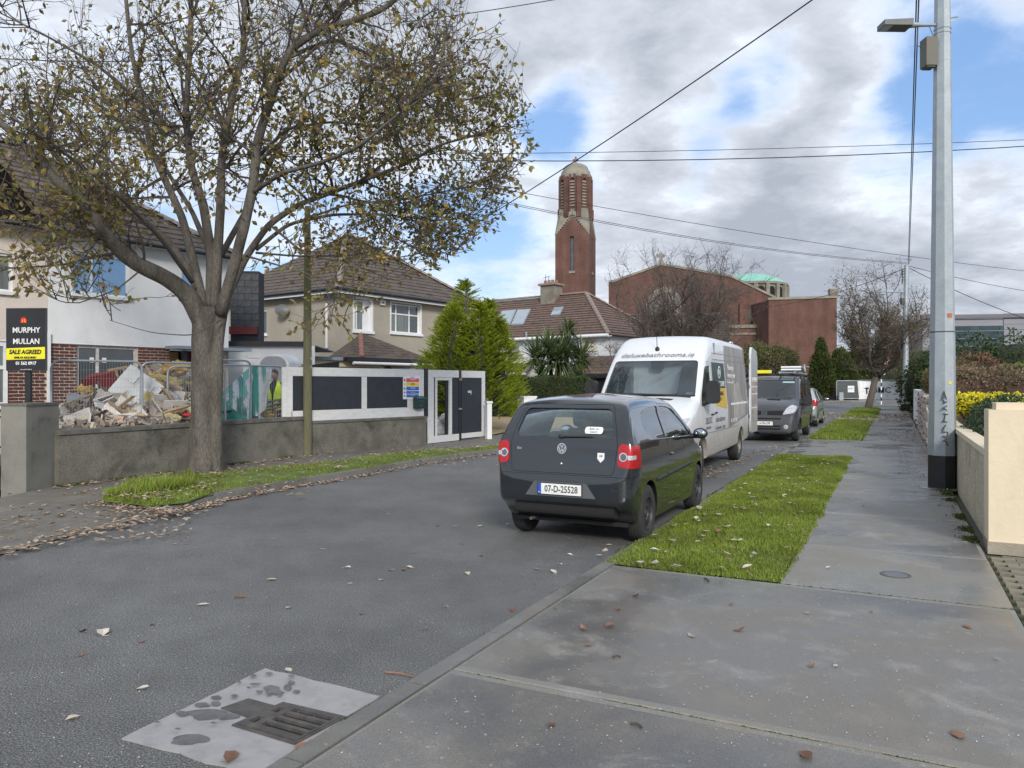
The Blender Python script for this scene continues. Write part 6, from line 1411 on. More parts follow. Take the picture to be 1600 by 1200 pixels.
# livery on the kerb side (the van's left)
m_lgreen = M('livery_green', (.022, .05, .048), .35); m_lyel = M('livery_yellow', (.62, .42, .06), .4); m_lgrey = M('livery_photo_grey', (.17, .165, .165), .4, (.30, .28, .265), 1.6, 1.0, stretch=(1, 3, .5)); m_ltxt = M('livery_text', (.13, .13, .14), .4); m_ltile = M('livery_photo_pale', (.42, .39, .37), .4, (.28, .27, .26), 3, .8)
for (nm, pl, mt, o1) in (('livery_panel', [(2.66, 1.62), (3.84, 1.62), (3.84, 2.12), (2.66, 2.12)], m_lgreen, .004), ('livery_panel', [(2.66, 1.20), (3.70, 1.28), (3.74, 1.618), (2.66, 1.618)], m_lyel, .004),
       ('livery_photo', [(.1, 1.0), (2.58, .78), (2.58, 2.14), (2.50, 2.5), (.1, 2.5)], m_lgrey, .003), ('livery_photo', [(.45, 1.02), (1.9, .9), (1.9, 1.42), (1.6, 1.70), (1.2, 1.74), (.9, 1.35), (.45, 1.3)], m_ltile, .006), ('livery_photo', [(.2, 1.26), (2.2, 1.26), (2.2, 1.30), (.2, 1.30)], m_sw, .008)):
 vv_.patch(nm, pl, 'x', -1.4, -.5, mt, o1, -.003)
def vtext(s_, size, mat, y, z, sx=1.0, nm='lettering', bold=0, al='LEFT', dx=.010, sp=1.0):
 h_, n_ = vv_.hit((-2, y, z), (1, 0, 0)); return text(nm, s_, size, mat, van, h_ + Vector((-dx, 0, 0)), (pi / 2, 0, -pi / 2), sx=sx, bold=bold, align=al, ext=.001, sp=sp)
vtext('BATHROOMS', .15, m_sw, 3.72, 1.70, 1.05, bold=.002); vtext('PLANNING\nDESIGN', .12, m_lgreen, 3.55, 1.45, 1.0, bold=.001)
h_, n_ = vv_.hit((-2, 3.2, 1.93), (1, 0, 0)); em = bpy.data.objects.new('emblem', None); C.objects.link(em); em.parent = van; em.location = h_ + Vector((-.008, 0, 0)); MB().lathe([(.10, 0), (.10, -.006), (.125, -.006), (.125, 0)], 24, axis='x').build('ring', m_sw, em); MB().lathe([(0, -.005), (.05, -.005)], 12, (0, .02, .01), 'x').build('leaf_mark', m_sw, em)
vtext('Planning to\nrenovate your\nbathroom?', .16, m_sw, 2.42, 1.88, .95, dx=.016)
vtext('deluxe bathrooms', .15, m_ltxt, 3.80, 1.02, .8); vtext('& renovations  ·  design', .11, m_ltxt, 3.80, .86, .85)
vtext('DELUXE', .17, m_ltxt, 4.62, 1.02, .85); vtext('bathrooms.ie', .085, m_ltxt, 4.60, .90, .9)
vtext('01 - 278 - 1920', .12, m_sw, 2.3, .93, .9, dx=.014)
h_, n_ = vv_.hit((0, 8, 2.245), (0, -1, 0)); text('lettering', 'deluxebathrooms.ie', .15, M('forehead_text', (.16, .17, .20), .4), van, h_ + n_ * .007, (n_.to_track_quat('Z', 'Y')).to_euler() if False else (atan2(n_.y, n_.z) * -1, 0, pi) if False else (pi / 2 - atan2(n_.z, n_.y), 0, pi), sx=1.18, shear=.25)
for s_, z_, x_ in (('BATHROOMS', 1.36, -.0), ('SOLUTIONS', 1.30, -.02)):
 h_, n_ = vv_.hit((x_, 8, z_), (0, -1, 0)); text('lettering', s_, .10, m_ltxt, van, h_ + n_ * .012, (pi / 2 - atan2(n_.z, n_.y), 0, pi), sx=1.3)
vv_.body()
m = MB(); pts = [vv_.hit((0.02, 8, 2.36), (0, -1, 0))[0]]; p_ = pts[0]; ell(m, p_ + Vector((0, .01, 0)), .045, .03, .06); m.tube([p_ + Vector((0, .03, .03)), p_ + Vector((-.01, .12, .42))], (.008, .004), 5); m.build('roof_aerial', m_trim, van, 60)
m = MB(); a_ = vv_.hit((-.55, 8, 1.48), (0, -1, 0))[0]; b_ = vv_.hit((.3, 8, 1.505), (0, -1, 0))[0]; c_ = vv_.hit((.85, 8, 1.50), (0, -1, 0))[0]
m.tube([a_ + Vector((0, .03, .02)), b_ + Vector((0, .03, .01)), c_ + Vector((0, .03, 0))], .016, 6).tube([a_ + Vector((-.25, .03, -.01)), a_ + Vector((.3, .03, .03))], .014, 6); m.build('wiper', m_trim, van, 60)
vv_.patch('windscreen_border', rpoly([(-.865, 1.475, .06), (.865, 1.475, .06), (.865, 1.51, .0), (-.865, 1.51, .0)], .01), 'y', 4.2, 5.4, m_trim, .001, -.012)
m = MB(); rbox(m, -.85, .85, 4.35, 4.98, 1.05, 1.36, .08, 'x'); m.build('dashboard', M('grey_dash', (.10, .105, .115), .8), van, 40)
for (x, w_, mt, y_, nm) in ((-.05, .34, m_sw, 4.60, 'paper'), (-.38, .09, m_sw, 4.62, 'paper'), (-.68, .17, m_sw, 4.60, 'paper'), (.60, .22, M('blue_cloth', (.08, .22, .6), .8), 4.62, 'blue_cap')): MB().box(x - w_ / 2, x + w_ / 2, y_, y_ + .16, 1.36, 1.375 if w_ > .2 else 1.42).build(nm, mt, van)
m = MB(); rbox(m, -.75, -.62, 4.60, 4.62, 1.36, 1.55, .03, 'y'); m.build('paper', m_sw, van)
for x in (-.5, .0, .5): seat(van, x, 3.75, .95, .46, M('grey_seat', (.09, .09, .095), .9), True, h=.75)
MB().box(-.9, .9, 3.45, 3.5, .9, 2.5).build('bulkhead', M('bulkhead', (.20, .205, .21), .8), van)
m = MB(); pts = [(-.5 + .2 * cos(2 * pi * i / 20), 4.3 + .08 * sin(2 * pi * i / 20), 1.40 + .15 * sin(2 * pi * i / 20)) for i in range(21)]; m.tube(pts, .016, 6).tube([(-.5, 4.3, 1.40), (-.5, 4.5, 1.28)], .04, 6); m.build('steering_wheel', m_trim, van, 60)
m = MB(); rbox(m, -.12, .12, 4.27, 4.33, 1.98, 2.14, .03, 'y'); m.build('mirror_housing', m_trim, van)
rdz = [(-.95, .55), (-.02, .55), (-.02, 2.42), (-.12, 2.58), (-.80, 2.50), (-.95, 2.3)]
rd_ = MB().prism(rpoly(rdz, .06), -1.035, -.985, 'x').build('rear_door', paint_w, van)
MB().prism([(-.93, .8), (-.05, .8), (-.05, 1.9), (-.93, 1.9)], -1.039, -1.0355, 'x').build('livery_photo', M('livery_mirror_print', (.46, .41, .37), .4, (.30, .28, .27), 2.5, .9, stretch=(1, 1, 4)), rd_)
for z in (1.62, 1.45, 1.12): MB().box(-1.041, -1.0395, -.9, -.1, z, z + .03).build('livery_stripe', m_sw, rd_)
text('lettering', 'BATHROOMS', .16, m_sw, rd_, (-1.041, -.5, 1.8), (pi / 2, 0, -pi / 2), sx=.8)
for z in (.9, 1.6, 2.2): MB().box(-1.0, -.95, -.02, .03, z, z + .08).build('hinge', m_iron, rd_)
MB().box(-.85, .85, .3, 5.6, .30, .34).build('floor_pan', m_under, van)
# ------------------------------------------------ darker van behind, with roof load
paint_n = carpaint('van_charcoal', (.035, .037, .046), .3, .9, .2, (.08, .075, .065), (.3, .7), 0, .4)
v2 = thing('crew_van', 'dark grey van with ladders on its roof facing the camera behind the white one', 'van', ST(23.35 + 4.78, -3.40, 0), -A0 + pi)
bl = 1.05; tb = .15
keys = [(0, 1.80, .42, .90, .12, tb, bl, 0), (.04, 1.88, .40, .93, .13, tb, bl, .01), (.3, 1.93, .36, .95, .15, tb, bl, .02), (1.5, 1.95, .32, .95, .16, tb, bl, .02), (2.7, 1.94, .30, .95, .16, tb, bl, .02), (3.0, 1.90, .30, .95, .15, tb, bl, .03), (3.2, 1.80, .30, .95, .12, tb, bl, .04), (3.55, 1.55, .30, .95, .1, tb, bl, .05), (3.92, 1.28, .30, .945, .1, tb, bl, .06), (4.05, 1.20, .30, .94, .12, tb, bl, .06),
  (4.3, 1.10, .30, .92, .15, tb, bl, .06), (4.52, .98, .29, .88, .15, tb, bl, .05), (4.66, .82, .28, .83, .12, tb, bl, .03), (4.75, .62, .27, .78, .08, tb, bl, .0), (4.78, .50, .30, .70, .05, tb, bl, 0)]
nv_ = Veh(v2, keys, paint_n, m_under, floor=.75, th=.045)
ya, yf, wr = .87, 3.96, .38
for y in (ya, yf):
 for sgn in (1, -1): nv_.cut([(y + wr * cos(2 * pi * i / 24), .33 + wr * sin(2 * pi * i / 24)) for i in range(24)], 'x', .56 if sgn > 0 else -1.3, 1.3 if sgn > 0 else -.56)
nv_.glass('windscreen', rpoly([(-.80, 1.25, .05), (.80, 1.25, .05), (.72, 1.81, .07), (-.72, 1.81, .07)]), 'y', 3.0, 4.4, m_vglass)
for sgn in (1, -1):
 a, b = (.5, 1.4) if sgn > 0 else (-1.4, -.5)
 dw2 = rpoly([(2.75, 1.12, .05), (3.85, 1.10, .05), (3.62, 1.38, .08), (3.25, 1.70, .08), (2.80, 1.74, .05)]); sw2 = rpoly([(1.55, 1.14, .06), (2.6, 1.14, .06), (2.6, 1.72, .06), (1.55, 1.72, .06)])
 d_ = nv_.piece('front_door', rpoly([(2.68, .40, .05), (2.68, 1.80, .06), (3.2, 1.79, .08), (3.66, 1.46, .05), (3.98, 1.14, .05), (3.72, .80, .1), (3.56, .40, .05)]), 'x', a, b, keep=[(dw2, 'x', a, b)])
 nv_.glass('door_window', dw2, 'x', a, b, m_vglass, d_); nv_.glass('side_window', sw2, 'x', a, b, m_vglass)
 hl = rpoly([(.52, .80, .04), (.84, .86, .06), (.90, 1.04, .06), (.74, 1.10, .06), (.60, .98, .05)]); nv_.patch('head_light', hl if sgn > 0 else mirrored(hl), 'y', 3.9, 5, m_clear, .008, -.02)
 h_, n_ = nv_.hit((sgn * .62, 8, .45), (0, -1, 0)); MB().lathe([(0, .012), (.05, .012), (.065, .008), (.07, -.01)], 18, h_, 'y').build('fog_light', m_clear, v2, 40)
 h_, _n = nv_.hit((sgn * 2, 3.72, 1.12), (-sgn, 0, 0)); mr = bpy.data.objects.new('door_mirror', None); C.objects.link(mr); mr.parent = v2; mr.location = h_
 m = MB(); rbox(m, sgn * .06 if sgn > 0 else -.26, .26 if sgn > 0 else -.06, -.06, .07, -.03, .22, .06, 'y'); m.tube([(0, 0, 0), (sgn * .12, 0, .0)], (.05, .05), 8).build('housing', m_trim, mr, 40)
 wheel(v2, sgn * .79, ya, .325, .205, .20, sgn, m_tyre, m_rimk); wheel(v2, sgn * .79, yf, .325, .205, .20, sgn, m_tyre, m_rimk)
nv_.piece('bonnet', [(3.98, 1.1), (3.98, 1.5), (4.9, 1.5), (4.62, .92), (4.4, .98)], 'x', -.58, .58, gap=.004)
m_bump = M('bumper_plastic', (.045, .048, .055), .6, (.06, .062, .07), 5, .5)
nv_.patch('front_bumper', [(-.95, .28), (.95, .28), (.95, .74), (-.95, .74)], 'y', 4.35, 5, m_bump, .006, -.006)
for pl in ([(-.50, .79), (-.09, .79), (-.07, .90), (-.53, .92)], [(.09, .79), (.50, .79), (.53, .92), (.07, .90)]): nv_.patch('grille', rpoly(pl, .02), 'y', 4.2, 5, m_dark, .010, -.004)
for z in (.66, .36, .44): nv_.patch('bumper_intake', rpoly([(-.46, z), (.46, z), (.50, z + .05), (-.50, z + .05)], .01), 'y', 4.2, 5, m_dark, .010, -.004)
h_, n_ = nv_.hit((0, 8, .86), (0, -1, 0)); roundel(v2, h_ + Vector((0, .012, 0)), pi, .075, 'bar')
plate(v2, 4.80, .545, 1, '13-TN-278', .088)
nv_.patch('bonnet_vent', rpoly([(-.40, 4.10), (-.02, 4.10), (-.05, 4.16), (-.38, 4.16)], .015), 'z', .9, 1.5, m_dark, .004, -.01)
nv_.body(); MB().box(-.8, .8, .2, 4.6, .27, .30).build('floor_pan', m_under, v2)
m = MB(); rbox(m, -.8, .8, 3.3, 3.9, .95, 1.18, .06, 'x'); m.build('dashboard', m_trim, v2); seat(v2, -.4, 2.75, .85, .5, m_cloth, h=.6); seat(v2, .4, 2.75, .85, .5, m_cloth, h=.6)
for (x, w_, mt) in ((-.62, .16, m_plate), (-.3, .30, M('blue_packet', (.05, .25, .5), .5)), (.45, .25, M('green_leaflet', (.35, .55, .5), .5))): MB().box(x - w_ / 2, x + w_ / 2, 3.66, 3.70, 1.18, 1.27).build('dashboard_paper', mt, v2)
nv_.patch('sun_strip', [(-.70, 1.735), (-.36, 1.735), (-.36, 1.78), (-.70, 1.78)], 'y', 3.0, 3.6, M('strip_teal', (.35, .55, .52), .4), -.004, -.009)
m = MB(); a_ = nv_.hit((-.6, 8, 1.30), (0, -1, 0))[0]; m.tube([a_ + Vector((-.1, .02, .0)), nv_.hit((.0, 8, 1.25), (0, -1, 0))[0] + Vector((0, .03, 0))], .014, 6).build('wiper', m_trim, v2)
for y in (.6, 1.7, 2.7): MB().box(-.82, .82, y - .03, y + .03, 1.98, 2.02).box(-.84, -.80, y - .03, y + .03, 1.85, 2.0).box(.80, .84, y - .03, y + .03, 1.85, 2.0).build('roof_bar', m_trim, v2)
def roofthing(name, label, cat, x, y, z=0.0):
 t = thing(name, label, cat, v2.location + Matrix.Rotation(-A0 + pi, 3, 'Z') @ Vector((x, y, 2.02 + z)), -A0 + pi); return t
ld = roofthing('ladder', 'aluminium ladder carried on the roof of the dark van', 'ladder', -.45, 0)
for x in (-.22, .22): MB().box(x - .02, x + .02, .3, 3.1, 0, .08).build('ladder_rail', m_galv2, ld)
for i in range(10): MB().cyl((-.22, .45 + i * .28, .04), (.22, .45 + i * .28, .04), .015, 6).build('rung', m_galv2, ld)
l2 = roofthing('pipe_bundle', 'pale tubes and coiled hose lashed on the van roof beside the ladder', 'pipes', -.45, 2.7, .09)
for i, z in enumerate((0.04, .12)): MB().cyl((-.38, .02, z), (.22, .02, z), .032, 10).build('tube', m_white, l2, 60)
for i in range(3):
 pts = [(-.48 + .02 * i + .0, .0 + .13 * cos(2 * pi * k / 16) - .1 * i, .07 + .12 * sin(2 * pi * k / 16)) for k in range(17)]; MB().tube(pts, .02, 6).build('hose_coil', m_trim if i % 2 else m_galv, l2, 60)
l3 = roofthing('spirit_level', 'yellow level and black roof lamp on the left of the dark van roof', 'spirit level', .35, 2.9, .02)
MB().box(-.3, .35, 0, .06, .0, .10).build('level_body', m_sy, l3); MB().box(-.32, -.30, -.005, .065, -.0, .10).build('end_cap', m_sw, l3); MB().box(.4, .75, -.05, .15, 0, .14).build('lamp_box', m_trim, l3); MB().lathe([(0, .16), (.05, .16), (.05, .13)], 12, (.55, 0, .07), 'y').build('lamp', m_clear, l3)
# ------------------------------------------------ silver car beyond
paint_s = carpaint('silver_metallic', (.42, .46, .48), .3, .8, .4)
sv, _v, _h = hatch('silver_car', 'silver hatchback just showing beyond the dark van by the verge', 'car', 32.0, -3.55, paint_s, '', detail=False, scale=(1.07, 1.12, 1.0))
# ================================================================== trees
def rv(): 
 while True:
  v = Vector((U(-1, 1), U(-1, 1), U(-1, 1)))
  if .05 < v.length < 1: return v.normalized()
def walk(p, d, L, n, wob, up, gl=None):
 pts = [p.copy()]; d = d.normalized()
 for i in range(n):
  d = (d + rv() * wob + Vector((0, 0, up))).normalized(); p = p + d * (L / n); pts.append(p.copy())
 return pts
def taper(n, r0, r1): return [r0 + (r1 - r0) * (i / (n - 1)) for i in range(n)]
def along(pts, f):
 k = f * (len(pts) - 1); i = min(int(k), len(pts) - 2); return pts[i].lerp(pts[i + 1], k - i), (pts[i + 1] - pts[i]).normalized()
def leaf_geo(m, p, d, L, W, up=None):
 """one folded leaf: two halves meeting at a midrib"""
 a = d.normalized(); s = a.cross(up or rv()); s = s.normalized() if s.length > 1e-4 else a.orthogonal(); n = s.cross(a); c_ = n * (L * U(.06, .22))
 i = len(m.v); b = p + a * L * .5
 m.v += [tuple(q) for q in (p, b + s * W * .5 + c_, p + a * L, b - s * W * .5 + c_, p + a * L * .2 + s * W * .28 + c_ * .5, p + a * L * .2 - s * W * .28 + c_ * .5)]
 m.f += [(i, i + 4, i + 1, i + 2), (i, i + 2, i + 3, i + 5)]; m.m += [0, 0]; m.sm += [False, False]
# ------------------------------------------------ the big street tree
TY = 13.65
def tp_(px, py, dy=0.0): Y = TY + dy; return dp(px, Y, zp(py, Y))
tb_ = gp(320, 741, .1)
tree = thing('street_tree', 'large half bare autumn tree with a grey trunk on the grass by the left kerb', 'tree', (0, 0, 0))
LR = .72
def bark_tube(name, pts, rads, n=18, mat=None, lump=.08, seed=0.0):
 P_ = []; Rr = []
 for i in range(len(pts) - 1):
  k = max(2, int((pts[i + 1] - pts[i]).length / .10))
  for j in range(k): P_.append(pts[i].lerp(pts[i + 1], j / k)); Rr.append(rads[i] + (rads[i + 1] - rads[i]) * j / k)
 P_.append(pts[-1]); Rr.append(rads[-1])
 for _ in range(3):
  P_ = [P_[0]] + [(P_[i - 1] + P_[i] * 2 + P_[i + 1]) / 4 for i in range(1, len(P_) - 1)] + [P_[-1]]
 m = MB().tube(P_, Rr, n)
 out = []
 for k_, v in enumerate(m.v):
  c_ = P_[min(k_ // n, len(P_) - 1)]; v = Vector(v); d = v - c_; f = 1 + lump * noise.noise(v * 3.0 + Vector((seed, 0, 0))) + lump * .6 * noise.noise(Vector((v.x * 9, v.y * 9, v.z * 1.5))); out.append(tuple(c_ + d * f))
 m.v = out; return m.build(name, mat or m_bark, tree, 180)
bark_tube('trunk', [tp_(315, 752), tp_(316, 735), tp_(317, 700), tp_(318, 640), tp_(320, 580), tp_(321, 530), tp_(322, 500), tp_(322, 480)], [.30, .262, .225, .215, .225, .235, .245, .20], 26, None, .09)
bark_tube('trunk', [tp_(339, 752, .03), tp_(337, 730, .02), tp_(336, 690, .0), tp_(335.5, 640, -.02), tp_(336, 590, -.03), tp_(338, 540, -.03), tp_(342, 500, 0), tp_(350, 470, .05)], [.17, .135, .125, .125, .135, .125, .13, .12], 20, None, .09, 5)
limbs = [
 ([(316, 505, -.05), (296, 462, -.2), (262, 435, -.45), (225, 418, -.7), (192, 400, -.9), (170, 372, -1.1), (140, 325, -1.3), (95, 290, -1.5), (55, 245, -1.7), (15, 205, -1.9), (-60, 130, -2.1)], .17, .05),
 ([(322, 490, .1), (300, 430, .2), (270, 385, .3), (235, 352, .35), (180, 318, .4), (135, 288, .4), (105, 262, .3), (60, 215, .2), (10, 175, .2)], .11, .035),
 ([(318, 480, 0), (305, 420, .2), (285, 340, .3), (262, 290, .4), (235, 230, .5), (222, 160, .6), (205, 80, .7), (195, -20, .8)], .12, .04),
 ([(330, 480, .1), (330, 400, .3), (318, 320, .5), (298, 260, .6), (290, 180, .8), (296, 90, .8), (300, -30, .8)], .14, .05),
 ([(336, 480, 0), (340, 400, -.2), (345, 320, -.3), (346, 250, -.2), (362, 160, .0), (380, 80, 0), (384, -30, 0)], .13, .05),
 ([(344, 490, -.1), (362, 430, -.3), (380, 360, -.5), (396, 290, -.6), (402, 220, -.7), (425, 150, -.8), (450, 80, -.9), (500, 45, -1.0), (545, 35, -1.0), (600, 15, -1.1), (650, -30, -1.2)], .14, .045),
 ([(350, 475, .2), (385, 400, .4), (420, 350, .6), (470, 318, .7), (520, 300, .7), (567, 282, .7), (633, 257, .7), (690, 225, .7), (750, 210, .7), (806, 197, .8)], .10, .012),
 ([(396, 300, -.6), (440, 270, -1.2), (500, 255, -1.6), (560, 230, -2.0), (620, 180, -2.3), (680, 140, -2.5), (740, 90, -2.6)], .06, .012),
 ([(400, 390, .5), (450, 350, .8), (520, 335, 1.2), (600, 335, 1.5), (680, 345, 1.8), (745, 340, 2.0)], .055, .010),
 ([(450, 90, -.9), (520, 60, -.6), (590, 90, -.3), (650, 130, 0), (720, 160, .2), (780, 140, .3)], .055, .010),
 ([(398, 250, -.6), (450, 200, 0), (520, 190, .8), (600, 200, 1.2), (690, 190, 1.8)], .05, .010),
 ([(330, 400, .3), (300, 330, 1.2), (250, 250, 2.0), (180, 180, 2.8), (120, 90, 3.2)], .08, .02),
 ([(345, 400, .2), (400, 300, 1.4), (450, 200, 2.4), (500, 100, 3.0), (560, 20, 3.4)], .08, .02),
 ([(300, 440, -.2), (250, 370, -1.4), (180, 300, -2.4), (90, 230, -3.2), (0, 170, -3.6)], .06, .015),
 ([(222, 160, .6), (150, 100, .2), (80, 60, -.2), (0, 20, -.4)], .05, .015),
 ([(170, 372, -1.1), (110, 378, -1.4), (60, 350, -1.7), (0, 345, -2.0)], .04, .012),
 ([(225, 418, -.7), (180, 455, -1.0), (130, 470, -1.3), (80, 460, -1.6)], .022, .006),
 ([(345, 500, -.2), (300, 525, -.9), (235, 520, -1.3), (170, 500, -1.5)], .018, .005),
 ([(385, 400, .0), (420, 410, -.5), (470, 425, -1.0), (545, 450, -1.4)], .03, .006),
 ([(400, 395, .4), (460, 400, 1.0), (540, 400, 1.4), (640, 385, 1.8), (730, 365, 2.2)], .03, .006), ([(450, 352, .8), (540, 320, .3), (640, 310, 0), (740, 290, -.2), (790, 270, -.3)], .035, .007),
 ([(420, 350, .6), (480, 400, .2), (550, 410, -.1), (640, 400, -.3), (700, 385, -.4)], .035, .006),
]
L_all = []
for i, (pts, r0, r1) in enumerate(limbs):
 P_ = [tp_(*p) for p in pts]
 bark_tube('branch', P_, taper(len(P_), r0 * (1 if r0 > .16 else LR), r1 * .8), 12 if r0 > .07 else 8, None if r0 > .05 else m_bark, .07, i * 3.1); L_all.append((P_, r0, r1))
zlim = [(-12, 2.6), (-9.1, 2.75), (-6.9, 3.0), (-5.7, 3.0), (-4.9, 2.85), (-4.3, 2.35), (-2.7, 2.4), (-2.3, 3.0), (-1.2, 3.85), (-.2, 4.3), (.35, 5.2), (.6, 7)]
def zmin(x):
 for (a, b), (c_, d) in zip(zlim, zlim[1:]):
  if a <= x <= c_: return b + (d - b) * (x - a) / (c_ - a)
 return 2.6 if x < 0 else 7
def inside(p):
 # crown space in metres round the tree
 x, y, z = p.x * TY / p.y, p.y - TY, H + (p.z - H) * TY / p.y
 if z < zmin(x): return False
 return ((x + 5.5) / 5.95) ** 2 + (y / 4.6) ** 2 + ((z - 6.1) / (4.9 if z > 6.1 else 4.6)) ** 2 < 1.0 + .12 * noise.noise(p * .9)
tw1 = MB(); tw2 = MB(); lf = []
def twigs(pts, r0, lvl, dens):
 L = sum((b - a).length for a, b in zip(pts, pts[1:]))
 for _ in range(max(1, int(L * dens))):
  f = U(.06, 1) ; p, d = along(pts, f); 
  q = (d * U(.3, .9) + rv() * U(.6, 1.0) + Vector((0, 0, .18))).normalized(); l = U(.22, .62)
  w_ = walk(p, q, l, 4, .28, .02 if R() < .6 else -.12)
  if not inside(w_[-1]): continue
  tw2.tube(w_, taper(5, .0055, .0022), 3, cap=False)
  X_ = w_[2].x * TY / w_[2].y; zz = H + (w_[2].z - H) * TY / w_[2].y
  pr = .20 + .52 * max(0, min(1, (7.4 - zz) / 3.5)) + (.22 if X_ > -4.6 and zz < 7.5 else -.03)
  cl = noise.noise(w_[2] * .8); pr *= max(.2, 1 + .6 * cl)
  for k in range(1, 5):
   if R() < pr: lf.append((w_[k], ((w_[k] - w_[k - 1]).normalized() + rv() * .9 + Vector((0, 0, -.5)))))
   if k == 4 and R() < pr: lf.append((w_[k], q + rv() * .5))
def second(pts, r0, r1, n, Lr, lvl=2):
 for _ in range(n):
  f = U(.12, 1) ; p, d = along(pts, f); rr = (r0 + (r1 - r0) * f)
  q = (d * U(.4, .9) + rv() * .95 + Vector((0, 0, .22))).normalized(); l = U(*Lr) * (1.1 - .4 * f); w_ = walk(p, q, l, 7, .22, .03)
  if lvl == 2:
   r = min(rr * .55, .034) * U(.6, 1)
   k = len(w_)
   while k > 3 and not inside(w_[k - 1]): k -= 1
   if k <= 3: continue
   w_ = w_[:k]; tw1.tube(w_, taper(k, max(r, .010), .006), 5, cap=False); second(w_, r, .006, int(l * 4.6), (.5, 1.3), 3); twigs(w_, .006, 3, 4)
  else:
   k = len(w_)
   while k > 2 and not inside(w_[k - 1]): k -= 1
   if k <= 2: continue
   w_ = w_[:k]; tw1.tube(w_, taper(k, .0085, .004), 4, cap=False); twigs(w_, .005, 4, 6.2)
random.seed(11)
for (P_, r0, r1) in L_all:
 L = sum((b - a).length for a, b in zip(P_, P_[1:])); big = r0 > .04
 second(P_[2:] if big else P_[1:], r0 * .8, r1, int(L * (2.9 if big else 2.6)), (1.0, 2.5) if big else (.5, 1.4))
tag(tw1.build('branchlets', m_twig, tree, recalc=False), kind='stuff'); tag(tw2.build('twigs', m_twig, tree, recalc=False), kind='stuff')
print('leaves', len(lf), 'twig faces', len(tw2.f))
lf.sort(key=lambda q: q[0].y)
vis = [q for q in lf if abs(q[0].x / q[0].y) < .68 and (q[0].z - H) / q[0].y < .51]; near = vis[:290]; ns = set(id(q) for q in near)
lme = []
for i in range(12):
 m = MB(); leaf_geo(m, Vector(), Vector((1, 0, 0)), .105, .066, Vector((0, .3, 1))); o_ = m.build('leaf', m_leaf, recalc=False); lme.append(o_.data); bpy.data.objects.remove(o_)
for i, (p, d) in enumerate(near): obj('leaf', lme[i % 12], tree, p, (U(-2, 2), U(-.3, 1.4), U(0, 6.28)), (U(.75, 1.15),) * 3)
m = MB()
for q in lf:
 if id(q) in ns: continue
 L = U(.08, .13); leaf_geo(m, q[0], q[1], L, L * U(.5, .68))
tag(m.build('leaves', m_leaf, tree, recalc=False), kind='stuff')
# ------------------------------------------------ other bare or thinly leaved trees
def auto_tree(name, label, base, h, spread, trunk_h, r, seed, leafm=None, leafp=.0, n1=7, lean=(0, 0), dens=1.0, group=None, mat=None, cat='tree', tw=.012, lsz=.10, up=.16, twc=5, maxr=None, wind=(0, 0, 0)):
 random.seed(seed); t = thing(name, label, cat, base, 0, group); mat = mat or m_bark_far
 top = Vector((lean[0], lean[1], trunk_h)); MB().tube([(0, 0, -.1), (0, 0, .15), top * .5, top], [r * 1.3, r * 1.05, r * .9, r * .85], 12).build('trunk', mat, t, 180)
 T1, T2 = MB(), MB(); LF = MB(); wd = Vector(wind)
 for i in range(n1):
  a = 2 * pi * i / n1 + U(-.3, .3); el = U(.35, 1.25); q = Vector((cos(a) * cos(el), sin(a) * cos(el), sin(el))); l = (h - trunk_h) * U(.75, 1.0) / max(.72, sin(el) + .25 * spread / h)
  l = min(l, spread * 1.05 / max(cos(el), .12)); w1 = walk(top - Vector((0, 0, U(0, .25) * trunk_h)), q + Vector((0, 0, -.1)), l, 8, .13, up)
  MB().tube(w1, taper(9, r * .5, r * .07), 7).build('branch', mat, t, 180)
  for _ in range(int(9 * dens)):
   p, d = along(w1, U(.15, 1)); w2 = walk(p, d * .7 + rv() * .9 + Vector((0, 0, .25)), l * U(.22, .5), 6, .2, up * .6)
   T1.tube(w2, taper(7, r * .13, tw * .7), 4, cap=False)
   for _ in range(int(8 * dens)):
    p, d = along(w2, U(.1, 1)); w3 = walk(p, d * .6 + rv() + Vector((0, 0, .2)) + wd, l * U(.08, .2), 4, .22, up * .5); T2.tube(w3, taper(5, tw, tw * .45), 3, cap=False)
    for _ in range(twc):
     p, d = along(w3, U(.1, 1)); w4 = walk(p, d * .6 + rv() * .8 + wd, l * U(.03, .09), 2, .2, 0); T2.tube(w4, taper(3, tw * .6, tw * .3), 3, cap=False)
     if leafm and R() < leafp: leaf_geo(LF, w4[-1], rv(), lsz, lsz * .6)
 tag(T1.build('branchlets', mat, t, recalc=False), kind='stuff'); tag(T2.build('twigs', mat, t, recalc=False), kind='stuff')
 if LF.f: tag(LF.build('leaves', leafm, t, recalc=False), kind='stuff')
 return t
m_leaf_far = leafmat('far_autumn_leaf', [(.16, .13, .05), (.22, .16, .05), (.12, .12, .04), (.2, .12, .06)], .6, 1, .3)
auto_tree('bare_tree', 'wide bare dark tree in front of the church', dp(1062, 44, 0), 8.5, 4.4, 2.0, .28, 5, n1=18, dens=1.45, tw=.011, up=.12, wind=(.14, 0, .05))
auto_tree('bare_tree', 'low tangled bare tree between the white house and the white van', dp(985, 40, 0), 4.2, 2.6, 1.2, .16, 17, n1=9, dens=.9, tw=.011, up=.06)
auto_tree('verge_tree', 'thin leaved tree leaning on the far grass verge beside the tall grey pole', gp(1357, 640, .05), 8.9, 3.3, 2.6, .22, 23, m_leaf_far, .38, n1=13, dens=1.45, tw=.011, lean=(.55, 0), lsz=.13, up=.14)
